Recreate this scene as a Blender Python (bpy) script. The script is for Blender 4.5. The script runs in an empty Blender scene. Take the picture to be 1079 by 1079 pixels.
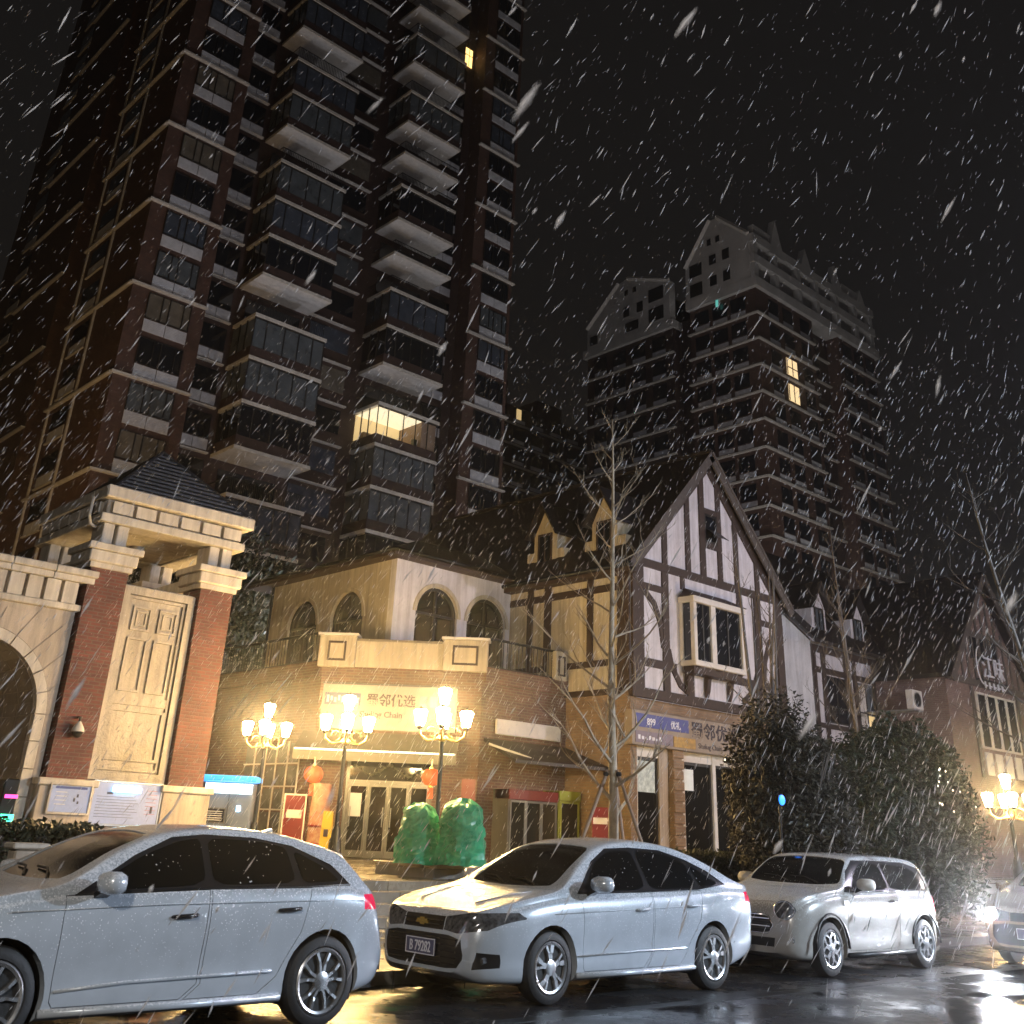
import bpy, bmesh, math, random
from mathutils import Vector, Matrix, noise as mnoise
random.seed(7)
S = bpy.context.scene
COL = S.collection
R = math.radians

# ---------------------------------------------------------------- camera
cam_d = bpy.data.cameras.new('camera'); cam = bpy.data.objects.new('camera', cam_d); COL.objects.link(cam); S.camera = cam
CF, CPITCH, CYAW, CROLL, CH0 = 1092.5, R(25.42), R(47.74), R(2.626), 1.46
f0 = Vector((math.cos(CYAW), math.sin(CYAW), 0)); r0 = Vector((math.sin(CYAW), -math.cos(CYAW), 0)); u0 = Vector((0, 0, 1))
fw = f0*math.cos(CPITCH) + u0*math.sin(CPITCH); up = u0*math.cos(CPITCH) - f0*math.sin(CPITCH)
ri = r0*math.cos(CROLL) + up*math.sin(CROLL); ui = up*math.cos(CROLL) - r0*math.sin(CROLL)
cam.matrix_world = Matrix(((ri.x, ui.x, -fw.x, 0), (ri.y, ui.y, -fw.y, 0), (ri.z, ui.z, -fw.z, CH0), (0, 0, 0, 1)))
cam_d.sensor_fit = 'HORIZONTAL'; cam_d.sensor_width = 36; cam_d.lens = 36*CF/1079
cam_d.shift_y = -(539.5-360)/1079; cam_d.dof.use_dof = True; cam_d.dof.focus_distance = 15; cam_d.dof.aperture_fstop = 4.5; cam_d.clip_end = 1500; cam_d.clip_start = 0.05

# ---------------------------------------------------------------- night sky, exposure
W = bpy.data.worlds.new('World'); S.world = W; W.use_nodes = True
bg = W.node_tree.nodes['Background']; bg.inputs[0].default_value = (0.86, 0.78, 0.74, 1); bg.inputs[1].default_value = 0.0072
S.view_settings.view_transform = 'Standard'; S.view_settings.look = 'None'; S.view_settings.exposure = 0.4; S.view_settings.gamma = 1
try:
    S.cycles.use_denoising = True; S.cycles.denoiser = 'OPENIMAGEDENOISE'
    S.cycles.max_bounces = 5; S.cycles.diffuse_bounces = 2; S.cycles.glossy_bounces = 3; S.cycles.transmission_bounces = 4
    S.cycles.volume_bounces = 0; S.cycles.sample_clamp_indirect = 4; S.cycles.sample_clamp_direct = 0
    S.cycles.use_light_tree = True; S.cycles.caustics_reflective = False; S.cycles.caustics_refractive = False
except Exception: pass

# ---------------------------------------------------------------- materials
def nt(name):
    m = bpy.data.materials.new(name); m.use_nodes = True
    t = m.node_tree; return m, t, t.nodes, t.links, t.nodes['Principled BSDF']
def rgb(c): return (c[0], c[1], c[2], 1)
def worldpos(N): return N.new('ShaderNodeNewGeometry')
def mat(name, c, rough=.5, metal=0, vary=.25, vs=3., bump=0, bs=40., coat=0, spec=.5, emit=None, es=0, c2=None, streak=0):
    m, t, N, L, P = nt(name)
    P.inputs['Roughness'].default_value = rough; P.inputs['Metallic'].default_value = metal
    P.inputs['Specular IOR Level'].default_value = spec; P.inputs['Coat Weight'].default_value = coat; P.inputs['Coat Roughness'].default_value = .06
    g = worldpos(N)
    if vary > 0:
        n = N.new('ShaderNodeTexNoise'); n.inputs['Scale'].default_value = vs; n.inputs['Detail'].default_value = 6; n.inputs['Roughness'].default_value = .65
        L.new(g.outputs['Position'], n.inputs['Vector'])
        r = N.new('ShaderNodeValToRGB'); r.color_ramp.elements[0].position = .3; r.color_ramp.elements[1].position = .72
        a = c2 if c2 else tuple(x*(1-vary) for x in c); b = c if c2 else tuple(min(1, x*(1+vary*.5)) for x in c)
        r.color_ramp.elements[0].color = rgb(a); r.color_ramp.elements[1].color = rgb(b)
        L.new(n.outputs[0], r.inputs[0]); L.new(r.outputs[0], P.inputs['Base Color'])
        if streak:      # rain streaks running down the wall
            mp = N.new('ShaderNodeMapping'); mp.inputs['Scale'].default_value = (5, 5, .35); L.new(g.outputs['Position'], mp.inputs[0])
            ns = N.new('ShaderNodeTexNoise'); ns.inputs['Scale'].default_value = 1; ns.inputs['Detail'].default_value = 8; ns.inputs['Roughness'].default_value = .7; L.new(mp.outputs[0], ns.inputs['Vector'])
            rs_ = N.new('ShaderNodeValToRGB'); rs_.color_ramp.elements[0].position = .36; rs_.color_ramp.elements[0].color = (1-streak, 1-streak*1.05, 1-streak*1.1, 1); rs_.color_ramp.elements[1].position = .6
            L.new(ns.outputs[0], rs_.inputs[0]); ml_ = N.new('ShaderNodeMixRGB'); ml_.blend_type = 'MULTIPLY'; ml_.inputs[0].default_value = 1; L.new(r.outputs[0], ml_.inputs[1]); L.new(rs_.outputs[0], ml_.inputs[2]); L.new(ml_.outputs[0], P.inputs['Base Color'])
        mr = N.new('ShaderNodeMapRange'); mr.inputs[3].default_value = max(.02, rough-.12); mr.inputs[4].default_value = min(1, rough+.12)
        L.new(n.outputs[0], mr.inputs[0]); L.new(mr.outputs[0], P.inputs['Roughness'])
    else: P.inputs['Base Color'].default_value = rgb(c)
    if bump:
        n2 = N.new('ShaderNodeTexNoise'); n2.inputs['Scale'].default_value = bs; n2.inputs['Detail'].default_value = 4
        L.new(g.outputs['Position'], n2.inputs['Vector'])
        b = N.new('ShaderNodeBump'); b.inputs['Strength'].default_value = bump; b.inputs['Distance'].default_value = .02
        L.new(n2.outputs[0], b.inputs['Height']); L.new(b.outputs[0], P.inputs['Normal'])
    if emit: P.inputs['Emission Color'].default_value = rgb(emit); P.inputs['Emission Strength'].default_value = es
    return m
def brick(name, c1, c2, mortar, bw=.24, bh=.075, ms=.012, bump=.5, rough=.75, off=.5, vary=1.):
    m, t, N, L, P = nt(name); g = worldpos(N)
    cr = N.new('ShaderNodeVectorMath'); cr.operation = 'CROSS_PRODUCT'; cr.inputs[0].default_value = (0, 0, 1); L.new(g.outputs['True Normal'], cr.inputs[1])
    nm = N.new('ShaderNodeVectorMath'); nm.operation = 'NORMALIZE'; L.new(cr.outputs[0], nm.inputs[0])
    d = N.new('ShaderNodeVectorMath'); d.operation = 'DOT_PRODUCT'; L.new(nm.outputs[0], d.inputs[0]); L.new(g.outputs['Position'], d.inputs[1])
    sp = N.new('ShaderNodeSeparateXYZ'); L.new(g.outputs['Position'], sp.inputs[0])
    cb = N.new('ShaderNodeCombineXYZ'); L.new(d.outputs['Value'], cb.inputs[0]); L.new(sp.outputs[2], cb.inputs[1])
    b = N.new('ShaderNodeTexBrick'); b.offset = off; b.inputs['Scale'].default_value = 1
    b.inputs['Brick Width'].default_value = bw; b.inputs['Row Height'].default_value = bh; b.inputs['Mortar Size'].default_value = ms
    b.inputs['Color1'].default_value = rgb(c1); b.inputs['Color2'].default_value = rgb(c2); b.inputs['Mortar'].default_value = rgb(mortar)
    L.new(cb.outputs[0], b.inputs['Vector'])
    n = N.new('ShaderNodeTexNoise'); n.inputs['Scale'].default_value = 2.2; n.inputs['Detail'].default_value = 7; L.new(g.outputs['Position'], n.inputs['Vector'])
    mx = N.new('ShaderNodeMixRGB'); mx.blend_type = 'MULTIPLY'; mx.inputs[0].default_value = .6*vary
    rr = N.new('ShaderNodeValToRGB'); rr.color_ramp.elements[0].position = .3; rr.color_ramp.elements[0].color = (.45, .42, .4, 1); rr.color_ramp.elements[1].position = .7
    L.new(n.outputs[0], rr.inputs[0]); L.new(b.outputs[0], mx.inputs[1]); L.new(rr.outputs[0], mx.inputs[2]); L.new(mx.outputs[0], P.inputs['Base Color'])
    bp = N.new('ShaderNodeBump'); bp.inputs['Strength'].default_value = bump; bp.inputs['Distance'].default_value = .02; bp.invert = True
    L.new(b.outputs['Fac'], bp.inputs['Height']); L.new(bp.outputs[0], P.inputs['Normal'])
    P.inputs['Roughness'].default_value = rough
    return m
def paint(name, c, snow=.6, cutoff=.55):
    """wet car paint: coat, water drops as bump, a thin dust of snow on the upward faces"""
    m, t, N, L, P = nt(name); g = worldpos(N)
    P.inputs['Roughness'].default_value = .28; P.inputs['Metallic'].default_value = .12; P.inputs['Coat Weight'].default_value = 1; P.inputs['Coat Roughness'].default_value = .05
    sp = N.new('ShaderNodeSeparateXYZ'); L.new(g.outputs['Normal'], sp.inputs[0])
    mr = N.new('ShaderNodeMapRange'); mr.inputs[1].default_value = .0; mr.inputs[2].default_value = .8; L.new(sp.outputs[2], mr.inputs[0])
    n = N.new('ShaderNodeTexNoise'); n.inputs['Scale'].default_value = 55; n.inputs['Detail'].default_value = 5; n.inputs['Roughness'].default_value = .75; L.new(g.outputs['Position'], n.inputs['Vector'])
    ad = N.new('ShaderNodeMath'); ad.operation = 'MULTIPLY_ADD'; ad.inputs[1].default_value = .34; L.new(mr.outputs[0], ad.inputs[0]); L.new(n.outputs[0], ad.inputs[2])
    st = N.new('ShaderNodeMapRange'); st.inputs[1].default_value = .72; st.inputs[2].default_value = .9; L.new(ad.outputs[0], st.inputs[0])
    # stuck flakes and beads on the flanks
    vd = N.new('ShaderNodeTexVoronoi'); vd.inputs['Scale'].default_value = 48; L.new(g.outputs['Position'], vd.inputs['Vector'])
    nd = N.new('ShaderNodeTexNoise'); nd.inputs['Scale'].default_value = 2.6; nd.inputs['Detail'].default_value = 4; L.new(g.outputs['Position'], nd.inputs['Vector'])
    zz = N.new('ShaderNodeSeparateXYZ'); L.new(g.outputs['Position'], zz.inputs[0])
    zr = N.new('ShaderNodeMapRange'); zr.inputs[1].default_value = .35; zr.inputs[2].default_value = .95; zr.inputs[3].default_value = .06; zr.inputs[4].default_value = .5; L.new(zz.outputs[2], zr.inputs[0])
    tm = N.new('ShaderNodeMath'); tm.operation = 'MULTIPLY'; L.new(zr.outputs[0], tm.inputs[0]); L.new(nd.outputs[0], tm.inputs[1])
    ld = N.new('ShaderNodeMath'); ld.operation = 'LESS_THAN'; L.new(vd.outputs['Distance'], ld.inputs[0]); L.new(tm.outputs[0], ld.inputs[1])
    mxx = N.new('ShaderNodeMath'); mxx.operation = 'MAXIMUM'; L.new(st.outputs[0], mxx.inputs[0]); L.new(ld.outputs[0], mxx.inputs[1])
    mu = N.new('ShaderNodeMath'); mu.operation = 'MULTIPLY'; mu.inputs[1].default_value = snow; L.new(mxx.outputs[0], mu.inputs[0])
    n3 = N.new('ShaderNodeTexNoise'); n3.inputs['Scale'].default_value = 6; n3.inputs['Detail'].default_value = 6; L.new(g.outputs['Position'], n3.inputs['Vector'])
    r3 = N.new('ShaderNodeValToRGB'); r3.color_ramp.elements[0].position = .3; r3.color_ramp.elements[0].color = rgb(tuple(x*.9 for x in c)); r3.color_ramp.elements[1].position = .65; r3.color_ramp.elements[1].color = rgb(c)
    L.new(n3.outputs[0], r3.inputs[0])
    mx = N.new('ShaderNodeMixRGB'); mx.inputs[2].default_value = (.82, .84, .88, 1); L.new(r3.outputs[0], mx.inputs[1]); L.new(mu.outputs[0], mx.inputs[0]); L.new(mx.outputs[0], P.inputs['Base Color'])
    rm = N.new('ShaderNodeMapRange'); rm.inputs[3].default_value = .26; rm.inputs[4].default_value = .9; L.new(mu.outputs[0], rm.inputs[0]); L.new(rm.outputs[0], P.inputs['Roughness'])
    v = N.new('ShaderNodeTexVoronoi'); v.inputs['Scale'].default_value = 130; v.inputs['Randomness'].default_value = 1; L.new(g.outputs['Position'], v.inputs['Vector'])
    vr = N.new('ShaderNodeMapRange'); vr.inputs[1].default_value = .12; vr.inputs[2].default_value = .42; vr.inputs[3].default_value = 1; vr.inputs[4].default_value = 0; L.new(v.outputs['Distance'], vr.inputs[0])
    h = N.new('ShaderNodeMath'); h.operation = 'ADD'; L.new(vr.outputs[0], h.inputs[0]); L.new(mu.outputs[0], h.inputs[1])
    b = N.new('ShaderNodeBump'); b.inputs['Strength'].default_value = .22; b.inputs['Distance'].default_value = .005; L.new(h.outputs[0], b.inputs['Height'])
    L.new(b.outputs[0], P.inputs['Coat Normal'])
    return m
def asphalt():
    m, t, N, L, P = nt('wet_asphalt'); g = worldpos(N)
    n = N.new('ShaderNodeTexNoise'); n.inputs['Scale'].default_value = .9; n.inputs['Detail'].default_value = 9; n.inputs['Roughness'].default_value = .68; L.new(g.outputs['Position'], n.inputs['Vector'])
    mr = N.new('ShaderNodeMapRange'); mr.inputs[1].default_value = .38; mr.inputs[2].default_value = .62; mr.inputs[3].default_value = .07; mr.inputs[4].default_value = .45; L.new(n.outputs[0], mr.inputs[0]); L.new(mr.outputs[0], P.inputs['Roughness'])
    f = N.new('ShaderNodeTexNoise'); f.inputs['Scale'].default_value = 120; f.inputs['Detail'].default_value = 3; L.new(g.outputs['Position'], f.inputs['Vector'])
    r = N.new('ShaderNodeValToRGB'); r.color_ramp.elements[0].position = .35; r.color_ramp.elements[0].color = (.018, .019, .022, 1); r.color_ramp.elements[1].position = .7; r.color_ramp.elements[1].color = (.05, .05, .054, 1)
    L.new(f.outputs[0], r.inputs[0]); L.new(r.outputs[0], P.inputs['Base Color'])
    k = N.new('ShaderNodeMapRange'); k.inputs[1].default_value = .4; k.inputs[2].default_value = .62; k.inputs[3].default_value = .02; k.inputs[4].default_value = .55; L.new(n.outputs[0], k.inputs[0])
    b = N.new('ShaderNodeBump'); b.inputs['Distance'].default_value = .008; L.new(k.outputs[0], b.inputs['Strength']); L.new(f.outputs[0], b.inputs['Height']); L.new(b.outputs[0], P.inputs['Normal'])
    return m
def paving(name, c1, c2, sx, sy, rough=.22):
    m, t, N, L, P = nt(name); g = worldpos(N)
    b = N.new('ShaderNodeTexBrick'); b.inputs['Scale'].default_value = 1; b.inputs['Brick Width'].default_value = sx; b.inputs['Row Height'].default_value = sy; b.inputs['Mortar Size'].default_value = .01
    b.inputs['Color1'].default_value = rgb(c1); b.inputs['Color2'].default_value = rgb(c2); b.inputs['Mortar'].default_value = (.05, .045, .04, 1); L.new(g.outputs['Position'], b.inputs['Vector'])
    L.new(b.outputs[0], P.inputs['Base Color'])
    n = N.new('ShaderNodeTexNoise'); n.inputs['Scale'].default_value = 1.1; n.inputs['Detail'].default_value = 6; L.new(g.outputs['Position'], n.inputs['Vector'])
    mr = N.new('ShaderNodeMapRange'); mr.inputs[1].default_value = .35; mr.inputs[2].default_value = .65; mr.inputs[3].default_value = rough-.12; mr.inputs[4].default_value = rough+.25; L.new(n.outputs[0], mr.inputs[0]); L.new(mr.outputs[0], P.inputs['Roughness'])
    bp = N.new('ShaderNodeBump'); bp.inputs['Strength'].default_value = .4; bp.inputs['Distance'].default_value = .01; bp.invert = True; L.new(b.outputs['Fac'], bp.inputs['Height']); L.new(bp.outputs[0], P.inputs['Normal'])
    return m
def leafmat(name, c, c2):
    m, t, N, L, P = nt(name); oi = worldpos(N)
    w = N.new('ShaderNodeTexWhiteNoise'); w.noise_dimensions = '3D'
    sn = N.new('ShaderNodeVectorMath'); sn.operation = 'SNAP'; sn.inputs[1].default_value = (.09, .09, .09); L.new(oi.outputs['Position'], sn.inputs[0]); L.new(sn.outputs[0], w.inputs['Vector'])
    r = N.new('ShaderNodeValToRGB'); r.color_ramp.elements[0].color = rgb(c); r.color_ramp.elements[1].color = rgb(c2); L.new(w.outputs['Value'], r.inputs[0]); L.new(r.outputs[0], P.inputs['Base Color'])
    P.inputs['Roughness'].default_value = .42
    return m

M = {}
M['asphalt'] = asphalt()
M['pave'] = paving('wet_paving', (.16, .145, .13), (.11, .1, .09), .6, .3)
M['plaza'] = paving('wet_plaza_stone', (.3, .26, .2), (.22, .19, .15), .6, .6, .2)
M['kerb'] = mat('kerb_stone', (.24, .23, .21), .4, vary=.35, bump=.3)
M['step'] = mat('step_stone', (.36, .31, .24), .25, vary=.35, vs=1.6, bump=.2)
M['brick_gate'] = brick('brick_gate', (.22, .06, .045), (.13, .04, .035), (.16, .12, .1), .23, .075)
M['brick_shop'] = brick('brick_shop', (.2, .095, .06), (.12, .055, .038), (.22, .17, .12), .24, .08)
M['brick_tan'] = brick('brick_tan', (.36, .24, .14), (.25, .16, .1), (.28, .22, .16), .22, .075)
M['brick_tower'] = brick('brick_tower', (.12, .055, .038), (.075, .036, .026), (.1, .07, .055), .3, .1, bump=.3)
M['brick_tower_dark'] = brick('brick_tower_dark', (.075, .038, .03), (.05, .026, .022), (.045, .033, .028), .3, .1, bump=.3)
M['brick_right'] = brick('brick_right', (.26, .16, .14), (.18, .11, .1), (.22, .18, .16), .24, .08)
M['stone'] = mat('gate_stone', (.56, .48, .39), .55, streak=.4, vary=.25, vs=1.3, bump=.25, bs=60)
M['stone_white'] = mat('capital_stone', (.68, .62, .53), .5, streak=.3, vary=.2, vs=2, bump=.2, bs=60)
M['stone_panel'] = mat('panel_stone', (.52, .46, .37), .5, streak=.4, vary=.28, vs=1.8, bump=.35, bs=25)
M['tile_stone'] = mat('vault_tile', (.34, .3, .24), .45, vary=.3, vs=2.5, bump=.2)
M['roof_slate'] = mat('roof_slate', (.05, .05, .055), .38, vary=.4, vs=5, bump=.3)
M['roof_dark'] = mat('roof_tile_dark', (.03, .024, .022), .5, vary=.4, vs=6, bump=.6, bs=18)
M['plaster'] = mat('plaster_cream', (.6, .53, .4), .8, streak=.35, vary=.22, vs=.9, bump=.15, bs=70)
M['plaster_white'] = mat('plaster_white', (.74, .71, .74), .8, streak=.28, vary=.2, vs=1.1, bump=.15, bs=70)
M['trim_white'] = mat('trim_white', (.7, .66, .6), .5, vary=.15)
M['timber'] = mat('timber_dark', (.055, .036, .028), .6, vary=.4, vs=9, bump=.4, bs=30)
M['timber_grey'] = mat('timber_grey', (.1, .085, .075), .65, vary=.4, vs=9, bump=.4, bs=30)
M['glass'] = mat('window_glass', (.012, .014, .018), .05, vary=0, spec=.7)
M['glass_shop'] = mat('shop_glass', (.012, .012, .011), .06, vary=0, spec=.6)
M['curtain_beige'] = mat('curtained_glass_beige', (.16, .14, .11), .35, vary=.4, vs=1.7, spec=.5)
M['curtain_blue'] = mat('curtained_glass_blue', (.07, .085, .11), .25, vary=.4, vs=1.2, spec=.5)
M['curtain'] = mat('curtained_glass', (.1, .115, .125), .3, vary=.35, vs=1.4, spec=.5)
M['frame_dark'] = mat('frame_dark', (.02, .019, .018), .4, vary=0)
M['frame_grey'] = mat('frame_grey', (.15, .15, .14), .35, vary=.15, metal=.4)
M['louvre'] = mat('louvre_panel', (.6, .6, .62), .5, vary=.2, vs=2)
M['ledge'] = mat('tower_ledge', (.6, .56, .5), .6, vary=.25)
M['soffit'] = mat('balcony_soffit', (.62, .6, .58), .6, vary=.2)
M['crown_white'] = mat('tower_crown', (.55, .53, .5), .7, vary=.25, vs=.4)
M['room_lit'] = mat('lit_room', (.5, .4, .25), .8, vary=0, emit=(1, .72, .38), es=1.0)
M['room_lit_dim'] = mat('lit_room_dim', (.5, .4, .25), .8, vary=0, emit=(1, .7, .3), es=.55)
M['metal_dark'] = mat('lamp_iron', (.02, .022, .022), .4, vary=.2, metal=.5)
M['metal_gold'] = mat('lamp_brass', (.42, .28, .1), .35, vary=.2, metal=.8)
M['metal_grey'] = mat('metal_grey', (.35, .36, .37), .35, vary=.15, metal=.7)
M['lantern_glow'] = mat('lantern_glow', (.9, .75, .5), .6, vary=0, emit=(1, .65, .25), es=265)
M['led_glow'] = mat('led_glow', (.9, .9, .9), .6, vary=0, emit=(.83, .86, 1), es=30)
M['sign_white'] = mat('sign_white', (.7, .66, .6), .45, vary=.1)
M['sign_blue'] = mat('sign_blue', (.035, .05, .24), .4, vary=.1)
M['ink'] = mat('sign_ink', (.03, .02, .03), .5, vary=0)
M['white_letter'] = mat('white_letter', (.75, .75, .8), .5, vary=0)
M['red'] = mat('red_paint', (.17, .012, .012), .4, vary=.15)
M['red_lantern'] = mat('red_lantern', (.5, .06, .015), .6, vary=.15, emit=(1, .16, .03), es=.25)
M['yellow'] = mat('yellow_plastic', (.4, .27, .02), .4, vary=.1)
M['lime'] = mat('lime_paint', (.3, .34, .05), .45, vary=.1)
M['green_tarp'] = mat('green_tarp', (.07, .52, .26), .3, vary=.45, vs=5, bump=.8, bs=8)
M['bark'] = mat('bark_pale', (.42, .34, .24), .7, vary=.4, vs=8, bump=.5, bs=30)
M['bark_dark'] = mat('bark_dark', (.12, .1, .085), .75, vary=.4, vs=8, bump=.5, bs=30)
M['stake'] = mat('stake_wood', (.32, .22, .15), .7, vary=.3, vs=8)
M['leaf_dark'] = leafmat('leaf_dark', (.012, .02, .01), (.035, .05, .022))
M['leaf_brown'] = leafmat('leaf_brown', (.02, .02, .012), (.055, .048, .03))
M['leaf_hedge'] = leafmat('leaf_hedge', (.03, .035, .02), (.06, .06, .035))
M['concrete'] = mat('concrete', (.28, .26, .24), .6, vary=.3, bump=.3)
M['terrace'] = mat('terrace_floor', (.2, .17, .14), .5, vary=.3)
M['car_white'] = paint('car_white', (.48, .53, .59), snow=.95)
M['car_cream'] = paint('car_cream', (.38, .365, .34), snow=.8)
M['car_bronze'] = paint('car_bronze', (.3, .22, .15), snow=.4)
def wetglass():
    m, t, N, L, P = nt('car_glass'); g = worldpos(N); P.inputs['Roughness'].default_value = .05; P.inputs['Specular IOR Level'].default_value = .5
    v = N.new('ShaderNodeTexVoronoi'); v.inputs['Scale'].default_value = 26; L.new(g.outputs['Position'], v.inputs['Vector'])
    n = N.new('ShaderNodeTexNoise'); n.inputs['Scale'].default_value = 3.5; n.inputs['Detail'].default_value = 5; L.new(g.outputs['Position'], n.inputs['Vector'])
    th = N.new('ShaderNodeMapRange'); th.inputs[1].default_value = .45; th.inputs[2].default_value = .75; th.inputs[3].default_value = .05; th.inputs[4].default_value = .24; L.new(n.outputs[0], th.inputs[0])
    lt = N.new('ShaderNodeMath'); lt.operation = 'LESS_THAN'; L.new(v.outputs['Distance'], lt.inputs[0]); L.new(th.outputs[0], lt.inputs[1])
    mx = N.new('ShaderNodeMixRGB'); mx.inputs[1].default_value = (.004, .005, .006, 1); mx.inputs[2].default_value = (.5, .52, .56, 1); L.new(lt.outputs[0], mx.inputs[0]); L.new(mx.outputs[0], P.inputs['Base Color'])
    rm = N.new('ShaderNodeMapRange'); rm.inputs[3].default_value = .05; rm.inputs[4].default_value = .7; L.new(lt.outputs[0], rm.inputs[0]); L.new(rm.outputs[0], P.inputs['Roughness'])
    b = N.new('ShaderNodeBump'); b.inputs['Strength'].default_value = .08; b.inputs['Distance'].default_value = .004; v2 = N.new('ShaderNodeTexVoronoi'); v2.inputs['Scale'].default_value = 90; L.new(g.outputs['Position'], v2.inputs['Vector'])
    L.new(v2.outputs['Distance'], b.inputs['Height']); L.new(b.outputs[0], P.inputs['Normal']); return m
M['car_glass'] = wetglass()
M['car_black'] = mat('car_black', (.012, .012, .013), .35, vary=0, spec=.4)
M['car_trim'] = mat('car_trim', (.02, .02, .022), .18, vary=0)
M['tyre'] = mat('tyre_rubber', (.018, .018, .019), .6, vary=.2, vs=20, bump=.2)
M['alloy'] = mat('alloy_rim', (.6, .61, .63), .28, metal=.85, vary=.1)
M['alloy_dark'] = mat('alloy_dark', (.04, .04, .045), .4, metal=.5, vary=0)
M['chrome'] = mat('chrome', (.7, .7, .72), .12, metal=1, vary=0)
M['gold'] = mat('gold_badge', (.7, .48, .12), .25, metal=.9, vary=0)
M['tail_red'] = mat('tail_lens', (.55, .012, .05), .15, vary=0, emit=(1, .02, .12), es=.35)
M['head_lens'] = mat('head_lens', (.34, .35, .37), .12, metal=.6, vary=.8, vs=22, c2=(.03, .03, .033), spec=.8)
M['head_on'] = mat('head_lamp_on', (.9, .9, .9), .4, vary=0, emit=(.9, .92, 1), es=30)
M['amber'] = mat('amber_lens', (.7, .25, .03), .3, vary=0, emit=(1, .35, .08), es=3)
M['plate_blue'] = mat('plate_blue', (.09, .09, .16), .4, vary=0)
M['kiosk'] = mat('kiosk_panel', (.15, .18, .23), .4, vary=.1)
M['kiosk_glow'] = mat('kiosk_glow', (.8, .9, 1), .5, vary=0, emit=(.75, .95, 1), es=2.4)
M['kiosk_blue'] = mat('kiosk_blue', (.02, .2, .55), .4, vary=0, emit=(.02, .35, .95), es=1.1)
M['board_glow'] = mat('board_paper', (.26, .28, .4), .5, vary=.2, vs=14, emit=(.5, .66, 1), es=.2)
M['board_tube'] = mat('board_tube', (.8, .9, 1), .5, vary=0, emit=(.4, .8, 1), es=6)
M['paper_red'] = mat('paper_red', (.55, .16, .12), .6, vary=.2)
M['teal_dim'] = mat('teal_lamp', (.05, .3, .25), .4, vary=0, emit=(.2, .8, .7), es=.5)
M['green_led'] = mat('green_led', (.05, .6, .3), .4, vary=0, emit=(.05, 1, .5), es=5)
M['pink_led'] = mat('pink_led', (.6, .05, .3), .4, vary=0, emit=(1, .08, .4), es=2)
M['blue_led'] = mat('blue_led', (.05, .2, .9), .4, vary=0, emit=(.02, .22, 1), es=2.2)
M['fairy'] = mat('fairy_light', (.9, .85, .75), .4, vary=0, emit=(1, .85, .65), es=2.5)
M['tube_light'] = mat('awning_tube', (.8, .8, .7), .4, vary=0, emit=(1, .92, .62), es=1.6)
_m, _t, _N, _L, _P = nt('snow_flake'); _N.remove(_P)
_d = _N.new('ShaderNodeBsdfDiffuse'); _d.inputs[0].default_value = (.62, .62, .64, 1); _tr = _N.new('ShaderNodeBsdfTranslucent'); _tr.inputs[0].default_value = (.7, .7, .72, 1)
_mx = _N.new('ShaderNodeMixShader'); _L.new(_d.outputs[0], _mx.inputs[1]); _L.new(_tr.outputs[0], _mx.inputs[2]); _L.new(_mx.outputs[0], _N['Material Output'].inputs[0]); M['snow'] = _m
M['goods'] = mat('shelf_goods', (.2, .13, .1), .6, vary=.9, vs=9, c2=(.03, .03, .035))
M['banner'] = mat('banner_print', (.36, .26, .17), .6, vary=.5, vs=9, c2=(.22, .05, .03))
M['poster_dark'] = mat('poster_dark', (.12, .12, .115), .35, vary=.6, vs=5, c2=(.03, .03, .03))

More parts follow.
